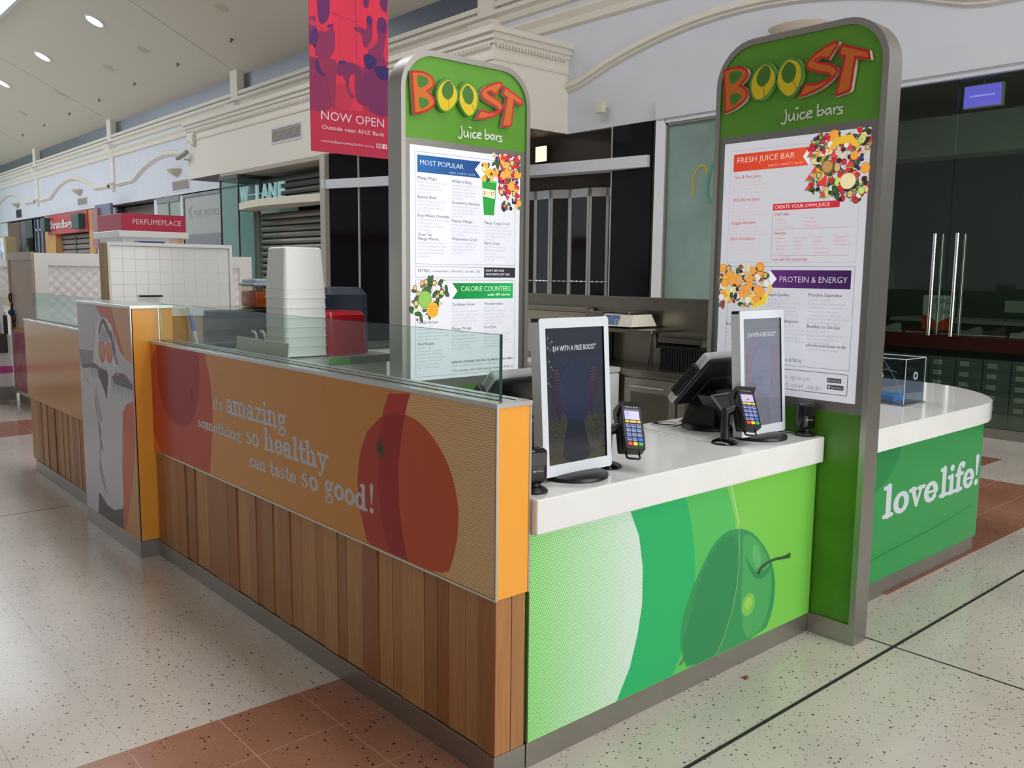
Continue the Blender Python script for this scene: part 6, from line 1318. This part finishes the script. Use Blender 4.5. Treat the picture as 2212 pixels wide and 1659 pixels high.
MB().cbox(.136, .2, 1.2, 2.12, .9, .93, .003).build('board', PWHITE, t); [MB().box(.136, .19, y, y+.03, .82, .9).build('bracket', STEEL, t) for y in (1.3, 2.0)]
# dark steel machine with hose fittings
OV = mat('dark_steel', (132, 138, 132), .28, .8, noise=.3, nscale=2, stretch=(.6, 1, 6))
t = thing('steel_cabinet', 'dark steel cold cabinet with glass top left of the tubs', 'cabinet', (.7, 3.9, 0))
MB().box(.36, 1.2, 3.6, 4.2, 0, 1.37).build('body', OV, t)
for z0, z1, mm in ((1.33, 1.37, 'band_dark'), (1.22, 1.26, 'band_dark'), (1.1, 1.16, 'band_dark'), (.98, 1.03, 'band_dark')):
    MB().box(.37, 1.18, 3.59, 3.602, z0, z1).build('band', mat(mm, (40, 46, 42), .3, .6), t)
MB().box(.37, 1.18, 3.588, 3.602, 1.165, 1.178).box(.37, 1.18, 3.588, 3.602, 1.045, 1.06).build('ledge', STEELD, t)
MB().box(.36, .37, 3.592, 3.602, 0, 1.37).box(1.18, 1.2, 3.585, 3.602, 0, 1.37).build('corner_post', STEELD, t)
MB().cbox(.3, 1.22, 3.52, 4.25, 1.38, 1.39, .002).build('glass_top', glass('top_glass', (190, 214, 206), 1.8), t)
MB().box(.31, 1.08, 4.15, 4.2, 1.37, 1.38).box(.4, .42, 3.7, 3.72, 1.365, 1.382).build('top_spacer', DARKR, t)
for x in (.865, .925):
    MB().cyl((x, 3.6, 1.235), (x, 3.575, 1.235), .024, n=18).build('pipe_collar', DARKR, t)
    MB().tube([(x, 3.6, 1.238), (x, 3.55, 1.238), (x+.004, 3.532, 1.222), (x+.008, 3.528, 1.19), (x+.01, 3.528, 1.0)], .0105, 10).build('pipe', PWHITE, t, smooth=50)
t = thing('timber_cabinet', 'small tan cabinet with a white top behind the tall pillar', 'cabinet', (.25, 3.4, 0))
MB().box(.142, .335, 3.1, 3.5, 0, 1.38).build('body', mat('tan_board', (186, 142, 96), .5), t); MB().box(.14, .34, 3.09, 3.51, 1.38, 1.425).build('cabinet_top', PWHITE, t)
t = thing('squeegee', 'white squeegee handle with a blue grip leaning behind the glass', 'squeegee', (.3, 3.0, 0))
a_, b_ = Vector((.215, 3.0, 1.44)), Vector((.56, 3.2, .02)); L_ = lambda k: a_+(b_-a_)*k
MB().cyl(L_(0), L_(.98), .0115, n=14).build('handle', PWHITE, t, smooth=40); MB().cyl(L_(.035), L_(.1), .013, n=14).build('grip', mat('grip_blue', (70, 116, 204), .4), t, smooth=40)
MB().cbox(.42, .7, 3.17, 3.21, .0, .05, .005).build('blade', DARKR, t)
t = thing('juice_container', 'clear lidded container half full of orange juice on the cold cabinet', 'container', (1.06, 3.83, 1.39))
MB().cbox(.95, 1.18, 3.7, 3.95, 1.391, 1.54, .012).build('body', glass('juice_box', (236, 226, 214), .8), t, smooth=40)
MB().cbox(.956, 1.174, 3.706, 3.944, 1.394, 1.505, .012).build('juice', mat('orange_juice', (206, 104, 36), .3), t, smooth=40)
MB().cbox(.94, 1.19, 3.69, 3.96, 1.54, 1.563, .008).cbox(.96, 1.17, 3.71, 3.94, 1.56, 1.59, .012).build('lid', mat('pale_blue_lid', (178, 194, 208), .2), t, smooth=40)
# floor cable trunk and plain bench body under the left window: keeps the inside of the kiosk furnished
# ------------------------------------------------ rear bench of the kiosk
t = thing('splashback', 'tall stainless splashback behind the scale and shelf', 'splashback', (4.07, 3, 0))
MB().box(4.06, 4.08, 1.25, 5.4, 0, 1.44).build('sheet', STEELK, t); MB().box(4.0, 4.09, 1.25, 5.4, 1.44, 1.457).build('splash_cap', STEELK, t)
t = thing('kitchen_bench', 'stainless kitchen bench with cupboard doors under the steel shelf', 'bench', (3.9, 3, 0))
MB().cbox(3.58, 4.055, 1.25, 5.4, .85, .9, .004).build('bench_top', STEELK, t)
for y in (1.58, 2.12, 3.6, 4.2): 
    d = MB().cbox(3.6, 3.62, y+.01, y+.53, .1, .83, .003).build('door', STEELD, t)
    MB().box(3.597, 3.6, y+.08, y+.46, .16, .72).build('door_panel', mat('door_inset', (110, 104, 92), .5, .5), d)
    MB().cyl((3.57, y+.1, .77), (3.57, y+.44, .77), .007, n=8).cyl((3.57, y+.12, .77), (3.6, y+.12, .77), .006, n=6).cyl((3.57, y+.42, .77), (3.6, y+.42, .77), .006, n=6).build('handle', CHROME, d)
MB().box(3.62, 4.055, 1.27, 4.9, .1, .85).build('carcass', STEELD, t); MB().box(3.66, 4.055, 1.3, 4.9, 0, .1).build('plinth', DARKR, t)
t = thing('steel_shelf', 'steel shelf on the splashback carrying the scale', 'shelf', (3.85, 2.6, 1.18))
MB().cbox(3.68, 4.06, 2.45, 3.2, 1.175, 1.205, .003).build('shelf_panel', STEELK, t); MB().cbox(3.74, 4.06, 1.9, 2.43, 1.16, 1.19, .003).build('shelf_panel', STEELK, t)
[MB().box(3.8, 4.06, y, y+.02, z0, z0+.115).build('bracket', STEELD, t) for y, z0 in ((2.5, 1.06), (2.05, 1.045))]
MB().box(3.7, 3.72, 2.0, 2.4, 1.12, 1.16).build('shelf_lip', STEELK, t)
t = thing('kitchen_scale', 'cream digital kitchen scale with blue keypad on the steel shelf', 'scale', (3.85, 2.9, 1.21))
c = (236, 230, 212); SCM = mat('scale_cream', (226, 220, 202), .4)
m = MB(); m.add([(3.7, 2.68, 1.222), (3.7, 3.05, 1.222), (4.02, 3.05, 1.222), (4.02, 2.68, 1.222), (3.755, 2.705, 1.318), (3.755, 3.025, 1.318), (3.98, 3.025, 1.318), (3.98, 2.705, 1.318)], [(0, 1, 2, 3), (4, 5, 6, 7), (0, 1, 5, 4), (1, 2, 6, 5), (2, 3, 7, 6), (3, 0, 4, 7)]); m.build('body', SCM, t)
m = MB(); m.cbox(3.75, 4.0, 2.72, 3.01, 1.336, 1.345, .003).cyl((3.87, 2.86, 1.315), (3.87, 2.86, 1.34), .02, n=12); m.build('pan', STEELK, t)
for x, y in ((3.73, 2.71), (3.73, 3.02), (3.98, 2.71), (3.98, 3.02)): MB().cyl((x, y, 1.205), (x, y, 1.222), .018, n=12).build('foot', DARKR, t)
sl = Vector((.055, 0, .096)).normalized(); p = Print((Vector((3.7, 3.05, 1.222)), Vector((0, -1, 0)), sl, Vector((-.868, 0, .497)).normalized()), d0=.0008)
p.poly([(.025, .012), (.22, .012), (.21, .1), (.045, .1)], (84, 116, 170)); p.rect(.065, .15, .03, .068, (112, 132, 122), 1); [p.ell(.185+.018*math.cos(q), .045+.018*math.sin(q), .007, .007, (196, 208, 222), 1, 8) for q in (0, 1.25, 2.5, 3.8, 5)]
p.text('Salter', .1, .075, .012, (220, 226, 236), 1); p.rect(.27, .33, .03, .06, (226, 228, 232), 1); p.build('keypad', INK, t)
MB().tube([(4.05, 2.75, 1.17), (4.04, 2.74, 1.1), (4.05, 2.76, .99), (4.04, 2.77, .9)], .004, 6).build('mains_cord', DARKR, t)
t = thing('storage_crate', 'black ribbed plastic crate on the steel bench under the shelf', 'crate', (3.9, 2.2, .9))
m = MB()
for q in range(18): y = 1.96+q*.024; m.box(3.72, 3.727, y, y+.014, .91, 1.08)
for q in range(11): x = 3.74+q*.024; m.box(x, x+.014, 1.95, 1.957, .91, 1.08).box(x, x+.014, 2.4, 2.407, .91, 1.08)
m.build('ribs', DARKR, t); MB().box(3.73, 4.0, 1.957, 2.4, .9, 1.07).build('body', BLACKP, t); MB().cbox(3.715, 4.01, 1.94, 2.415, 1.075, 1.095, .004).build('rim', BLACKP, t)
t = thing('chest_freezer', 'white freezer with a flat pale lid in front of the rear bench', 'freezer', (3.5, 3.0, 0))
MB().cbox(3.3, 3.575, 2.68, 3.7, .06, .86, .01).build('body', PWHITE, t); MB().cbox(3.29, 3.575, 2.67, 3.71, .865, .905, .006).build('lid', mat('lid_grey', (206, 206, 200), .3), t)
MB().box(3.295, 3.3, 2.72, 2.76, .8, .82).build('badge', DARKR, t); MB().box(3.33, 3.55, 2.72, 3.65, 0, .06).build('plinth', DARKR, t)
p = Print(FRX(3.3, 3.82, 0)); p.poly([(.95, .7), (.985, .66), (.95, .62), (.915, .66)], (206, 60, 54)); p.poly([(.95, .69), (.975, .66), (.95, .63), (.925, .66)], (236, 226, 220), 1); p.rect(.9, 1.0, .56, .6, (220, 214, 206)); p.rect(.9, 1.0, .75, .79, (226, 222, 214)); p.build('warning_label', INK, t)
t = thing('socket_riser', 'cream riser panel with double power socket behind the left screen', 'panel', (4, 3.7, 1))
MB().box(4.0, 4.03, 3.42, 4.7, .9, 1.33).build('panel', CREAM, t); MB().box(3.95, 4.05, 3.42, 4.7, 1.33, 1.35).build('ledge', STEELD, t)
s_ = MB().cbox(3.985, 4.0, 3.62, 3.82, 1.15, 1.27, .005).build('power_socket', mat('socket_cream', (222, 212, 190), .4), t)
MB().cbox(3.978, 3.985, 3.64, 3.66, 1.235, 1.25, .002).cbox(3.978, 3.985, 3.78, 3.8, 1.235, 1.25, .002).build('switch', PWHITE, s_)
MB().box(4.0-.0, 4.03, 3.42, 4.7, 1.3, 1.305).build('seam_line', STEELD, t)
t = thing('steel_riser_box', 'plain steel riser box at the left end of the splashback', 'box', (3.95, 3.3, .9))
MB().cbox(3.92, 4.05, 3.2, 3.415, .9, 1.315, .004).build('body', STEELK, t); MB().box(3.93, 4.04, 3.21, 3.4, 1.315, 1.322).build('lid', STEELD, t)
t = thing('back_counter', 'white back counter unit closing the kiosk on the far side', 'counter', (2.5, 5.6, 0))
MB().box(1.3, 4.0, 5.45, 5.85, 0, .88).build('body', PWHITE, t); MB().cbox(1.28, 4.05, 5.42, 5.9, .88, .92, .004).build('counter_top', STEELK, t)
tag(MB().add([(1.27, -.1, .0), (1.3, -.095, .0), (1.31, -.075, 0), (1.275, -.07, 0), (1.29, -.085, .006)], [(0, 1, 4), (1, 2, 4), (2, 3, 4), (3, 0, 4), (3, 2, 1, 0)]).build('dry_leaf', mat('dry_leaf', (142, 76, 48), .8)), 'tiny brown leaf scrap on the floor by the green counter skirting', 'leaf')
# ================================================ OTHER KIOSKS AND THE BANNER
t = thing('tiled_screen', 'white tiled kiosk screen with an olive edge behind the pillar', 'screen', (1.2, 6.1, 0))
MB().box(.68, 1.77, 6.0, 6.13, 0, 1.85).build('core', PWHITE, t)
MB().box(.655, .678, 5.985, 6.13, 0, 1.87).build('olive_edge', mat('olive_side', (158, 132, 52), .35, noise=.12, nscale=2, ncol=(140, 96, 46)), t)
MB().box(.678, 1.79, 5.975, 6.13, 1.85, 1.88).box(.678, .7, 5.975, 6.0, 0, 1.85).box(1.765, 1.79, 5.975, 6.13, 0, 1.85).build('frame', PWHITE, t)
TL = mat('white_tile', (242, 242, 239), .12); proto = None
nx = 10; tw = (1.765-.7)/nx
for i in range(nx):
    for j in range(10):
        if proto is None: proto = MB().cbox(.0008, tw-.0008, -.003, 0, .0008, .1092, .0008, seg=1).build('tile', TL, t, world=False); o = proto
        else: o = proto.copy(); COL.objects.link(o)
        o.location = (.7+tw*i-1.2, 6.0-6.1, 1.845-.11*(j+1))
MB().box(.7, 1.765, 5.9985, 6.0, .7, 1.85).build('grout', mat('grout_grey', (222, 222, 218), .7), t)
MB().cbox(.93, 1.12, 5.93, 5.99, 1.405, 1.42, .004).build('shelf_bar', DARKR, t)
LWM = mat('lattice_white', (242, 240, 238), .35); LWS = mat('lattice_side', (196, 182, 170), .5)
def quilt(x0, x1, z0, z1, pitch, amp, axis, pos, res):
    """diamond-quilted panel as real relief"""
    m = MB(); nx = int((x1-x0)/res); nz = int((z1-z0)/res); vs = []
    for j in range(nz+1):
        for i in range(nx+1):
            u = x0+(x1-x0)*i/nx; v = z0+(z1-z0)*j/nz
            h = amp*math.sqrt(abs(math.sin(PI*(u+v)/pitch))*abs(math.sin(PI*(u-v)/pitch)))
            vs.append((u, pos-h, v) if axis == 'y' else (pos-h, u, v))
    m.add(vs, [(j*(nx+1)+i, j*(nx+1)+i+1, (j+1)*(nx+1)+i+1, (j+1)*(nx+1)+i) for j in range(nz) for i in range(nx)]); return m
t = thing('quilted_kiosk', 'large white kiosk with diamond quilted front panel, behind the tiled screen', 'kiosk', (2, 9.6, 0))
MB().box(.8, 3.36, 9.02, 10.2, .1, 1.8).build('body', LWM, t)
MB().box(.79, 3.37, 8.97, 9.02, 1.68, 1.82).box(.79, .93, 8.97, 9.02, .1, 1.68).box(3.2, 3.37, 8.97, 9.02, .1, 1.68).build('frame', LWM, t)
quilt(.93, 3.2, .9, 1.68, .12, .02, 'y', 9.02, .0125).build('quilted_panel', LWM, t, smooth=80)
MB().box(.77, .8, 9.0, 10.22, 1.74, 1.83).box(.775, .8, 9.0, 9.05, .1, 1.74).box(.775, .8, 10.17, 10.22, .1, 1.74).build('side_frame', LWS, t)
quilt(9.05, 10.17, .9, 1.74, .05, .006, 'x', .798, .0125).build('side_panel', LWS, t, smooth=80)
MB().box(.78, .8, 9.0, 10.2, .15, .88).build('pink_panel', mat('pink_marble', (196, 132, 150), .3, noise=.3, nscale=5, ncol=(170, 92, 120)), t)
MB().box(.775, .8, 9.0, 10.2, .88, .92).build('timber_strip', mat('timber_strip', (206, 160, 104), .5), t)
MB().box(.82, 3.3, 9.05, 10.2, 0, .12).build('plinth', SKIRT, t)
t = thing('quilted_kiosk', 'white quilted kiosk wing cut by the left picture edge', 'kiosk', (0, 10.6, 0))
MB().box(-2.2, .85, 10.55, 10.7, 1.3, 1.74).build('body', LWM, t)
MB().box(-2.2, .86, 10.5, 10.55, 1.66, 1.76).box(-2.2, .86, 10.5, 10.55, 1.28, 1.38).build('frame', LWM, t)
quilt(-1.0, .85, 1.38, 1.66, .12, .018, 'y', 10.55, .015).build('quilted_panel', LWM, t, smooth=80)
MB().cyl((.76, 10.62, .82), (.76, 10.62, 1.3), .03, n=12).cyl((-2, 10.62, .82), (-2, 10.62, 1.3), .03, n=12).build('post', PWHITE, t)
t = thing('perfume_counter', 'white perfume counter with violet stripe at the left picture edge', 'counter', (0, 9.9, 0))
MB().cbox(-2.2, .79, 10.3, 11.1, .17, .82, .01).build('body', PWHITE, t)
MB().box(-2.2, .785, 10.292, 10.3, .345, .43).build('violet_stripe', mat('violet_stripe', (206, 96, 196), .4, noise=.4, nscale=3, ncol=(226, 60, 120)), t)
MB().box(-2.15, .81, 10.31, 11.08, 0, .17).build('plinth', SKIRT, t)
MB().cbox(.3, .735, 10.25, 10.3, .6, .84, .01).build('dark_drawer', mat('dark_drawer', (78, 70, 72), .5), t)
r = random.Random(5)
for i in range(9):
    x = .22+.066*i; c = i % 3
    t = thing('perfume_bottle', 'small %s perfume bottle at the far left, %s of its colour from the left' % (('amber', 'clear', 'dark')[c], ('first', 'second', 'third')[i//3]), 'bottle', (x, 10.4, .82), group='%s perfume bottles on the far left counter' % ('amber', 'clear', 'dark')[c])
    h = (.2, .15, .24)[c]
    MB().cbox(x-.025, x+.025, 10.37, 10.43, .82, .82+h, .006).build('flask', mat('flask_%d' % c, ((222, 150, 86), (206, 206, 200), (70, 60, 66))[c], .1), t)
    MB().cyl((x, 10.4, .82+h), (x, 10.4, .86+h), .012, n=10).build('cap', ALU, t)
t = thing('scroll_ornament', 'black wire scroll ornament with a blue gem on the kiosk side, far left', 'ornament', (.77, 10.1, 1.15))
def spiral(cy, cz, r0, r1, a0, a1, n=26): return [(.768, cy+(r0+(r1-r0)*i/n)*math.cos(a0+(a1-a0)*i/n), cz+(r0+(r1-r0)*i/n)*math.sin(a0+(a1-a0)*i/n)) for i in range(n+1)]
MB().tube(spiral(10.14, 1.3, .02, .09, 2.5, -3.6), .008, 6).tube(spiral(9.98, 1.02, .03, .12, 4, -1.2), .008, 6).tube([(.768, 10.04, 1.22), (.768, 10.1, 1.12), (.768, 10.06, 1.04), (.768, 9.96, .94)], .011, 6).build('wire', DARKR, t)
MB().lathe((.765, 10.1, 1.1), [(.008, -.04), (.035, -.01), (.04, .02), (.01, .045)], 10).build('gem', mat('blue_gem', (30, 70, 150), .1), t)

t = thing('perfume_kiosk', 'white perfume kiosk topped by a crimson PERFUMEPLACE sign', 'kiosk', (3.2, 12.5, 0))
MB().cbox(2.73, 3.67, 12.06, 13.2, 0, 2.14, .01).build('body', PWHITE, t); MB().cbox(2.66, 3.72, 11.98, 13.3, 2.13, 2.23, .01).build('cornice', PWHITE, t)
sb = MB().cbox(2.71, 3.68, 12.0, 13.2, 2.23, 2.49, .006).build('sign_board', mat('crimson_sign', (188, 34, 68), .4), t)
p = Print(FRY(0, 12.0, 0)); p.text('PERFUMEPLACE', 2.87, 2.33, .115, (236, 214, 222), 0, width=.74, sp=1.05); p.build('shop_lettering', INK, sb)
p = Print(FRY(0, 12.06, 0)); p.rect(2.9, 3.36, 1.8, 2.08, (52, 82, 166)); p.rect(2.9, 2.98, 1.8, 2.08, (160, 146, 214), 1); p.rect(3.43, 3.66, 1.8, 2.14, (244, 214, 200)); p.ell(3.5, 1.97, .05, .06, (222, 80, 70), 1); p.rect(3.57, 3.66, 1.8, 2.14, (240, 184, 150), 1); p.rect(3.2, 3.36, 2.165, 2.185, (120, 120, 130)); p.build('poster', INK, t)

# hanging banner
t = thing('hanging_banner', 'red and violet hanging banner reading NOW OPEN', 'banner', (3.1, 6, 4))
MB().box(2.65, 3.565, 6.0, 6.004, 2.832, 4.9).build('cloth', mat('banner_back', (206, 44, 74), .6), t)
MB().cyl((2.62, 6.002, 4.9), (3.6, 6.002, 4.9), .014, n=10).build('top_bar', ALU, t)
MB().cyl((2.7, 6.002, 4.9), (2.7, 6.002, 8.63), .003, n=6).cyl((3.52, 6.002, 4.9), (3.52, 6.002, 8.63), .003, n=6).build('wire', STEELD, t)
p = Print((Vector((2.65, 6.0, 0)), Vector((1, 0, 0)), Vector((0, 0, 1)), Vector((0, -1, 0))), step=.0006, d0=.0006); p.clip = (0, .915, 2.832, 4.9)
for i in range(40):
    a = 2.832+(4.9-2.832)*i/40; f = 0 if a < 3.2 else min(1, (a-3.2)/.5)
    c = [int(u+(v-u)*f) for u, v in zip((202, 44, 78), (236, 52, 84))]; p.rect(0, .915, a, a+.06, c, 0)
RD, MV, NV, PK = (190, 44, 84), (134, 44, 98), (82, 42, 112), (240, 84, 106)
# floor shade of the picture, then balls, then people
for i in range(10): p.rect(0, .915, 3.28+.045*i, 3.33+.045*i, [int(u+(v-u)*i/9) for u, v in zip((190, 44, 80), (150, 44, 96))], 1)
p.rect(.33, .6, 3.28, 4.9, (232, 52, 84), 2); p.poly([(.27, 3.5), (.6, 3.6), (.6, 3.75), (.27, 3.75)], (236, 54, 84), 2)
p.stroke([(.53, 4.9), (.53, 3.78)], .006, MV, 3, caps=False); p.stroke([(.26, 4.19), (.53, 4.15)], .005, MV, 3, caps=False)
p.ell(.09, 3.46, .2, .24, (150, 44, 92), 3, 26); p.ell(.37, 3.4, .12, .14, (204, 50, 84), 3, 22); p.ell(.82, 3.52, .24, .26, (128, 44, 98), 3, 26)
p.poly(smoothpoly([(.1, 4.9), (.09, 4.14), (.13, 4.05), (.2, 4.1), (.24, 4.2), (.22, 4.9)], 1), (110, 42, 108), 4)
p.poly(smoothpoly([(.095, 4.139), (-.015, 4.1), (-.015, 3.86), (.07, 3.84), (.1, 4.0), (.18, 3.99), (.29, 4.08), (.28, 3.765), (.065, 3.73), (.06, 3.85)], 1), (150, 46, 96), 4)
p.poly(smoothpoly([(0, 4.09), (.0, 4.02), (.11, 4.04), (.17, 4.0), (.13, 4.06)], 1), (208, 60, 94), 5); p.poly(smoothpoly([(.02, 4.0), (.1, 4.02), (.1, 3.9), (.04, 3.84), (-.01, 3.86)], 1), (96, 42, 112), 5)
p.poly(smoothpoly([(.2, 4.07), (.28, 4.09), (.25, 4.05), (.2, 4.04)], 1), (96, 42, 112), 5)
p.poly(smoothpoly([(.06, 3.73), (.278, 3.756), (.31, 3.7), (.29, 3.56), (.275, 3.29), (.215, 3.29), (.2, 3.56), (.1, 3.58)], 1), (158, 46, 90), 6)
p.poly(smoothpoly([(.3, 3.72), (.416, 3.75), (.57, 3.74), (.6, 3.68), (.58, 3.49), (.65, 3.39), (.66, 3.34), (.53, 3.36), (.5, 3.5), (.52, 3.64), (.45, 3.635), (.43, 3.47), (.52, 3.41), (.44, 3.4), (.39, 3.61), (.3, 3.6)], 1), (134, 44, 94), 6)
p.poly(smoothpoly([(.059, 3.706), (.093, 3.73), (.118, 3.62), (.196, 3.574), (.107, 3.579), (.063, 3.63)], 1), NV, 7); p.poly(smoothpoly([(.31, 3.74), (.4, 3.76), (.42, 3.73), (.33, 3.71)], 1), NV, 7)
p.poly(smoothpoly([(.503, 4.105), (.585, 4.115), (.66, 4.09), (.657, 4.207), (.706, 4.236), (.729, 4.211), (.722, 4.121), (.728, 4.05), (.679, 3.96), (.642, 3.918), (.607, 3.952), (.596, 4.058), (.508, 4.067)], 1), (140, 44, 96), 5)
p.poly(smoothpoly([(.778, 4.19), (.839, 4.262), (.906, 4.214), (.893, 4.102), (.873, 3.988), (.848, 3.873), (.921, 3.784), (.773, 3.76), (.66, 3.8), (.68, 3.95), (.739, 3.995), (.8, 4.05), (.777, 4.121)], 1), (146, 46, 98), 5)
p.ell(.69, 4.2, .035, .045, NV, 6); p.ell(.84, 4.18, .06, .08, (104, 42, 110), 6); p.poly(smoothpoly([(.68, 3.9), (.79, 4.0), (.78, 4.05), (.66, 3.94)], 1), (206, 60, 92), 7)
p.poly(smoothpoly([(.611, 3.834), (.653, 3.871), (.774, 3.841), (.773, 3.78), (.7, 3.714), (.628, 3.738)], 1), (60, 40, 112), 7); p.poly(smoothpoly([(.74, 3.752), (.915, 3.79), (.915, 3.637), (.808, 3.635), (.754, 3.697)], 1), (56, 40, 112), 7)
p.poly(smoothpoly([(.61, 4.9), (.61, 4.33), (.66, 4.31), (.69, 4.36), (.7, 4.9)], 1), (112, 42, 108), 5); p.poly(smoothpoly([(.81, 4.9), (.81, 4.4), (.85, 4.32), (.915, 4.32), (.915, 4.9)], 1), (112, 42, 108), 5)
WT = (250, 214, 224)
p.text('NOW OPEN', .115, 3.15, .125, WT, 9, width=.738); p.text('Outside near ANZ Bank', .121, 3.058, .058, WT, 9, width=.737, bold=.006); p.text('runaway@samsarahealthclub.com.au', .109, 2.932, .034, WT, 9, width=.618)
p.frame(.757, .817, 2.932, 2.979, .007, WT, 9); [p.stroke([(.787+.013*math.cos(a), 2.955+.012*math.sin(a)), (.787+.013*math.cos(a+.7), 2.955+.012*math.sin(a+.7))], .005, WT, 9) for a in [.7*i for i in range(9)]]; p.ell(.804, 2.969, .003, .003, WT, 9, 6)
p.rect(.829, .889, 2.931, 2.979, WT, 9); p.text('f', .858, 2.931, .056, (202, 44, 78), 10, width=.022, bold=.03); p.text('YOU', .62, 4.44, .07, WT, 9, width=.14, bold=.02)
p.build('banner_print', INKM, t)
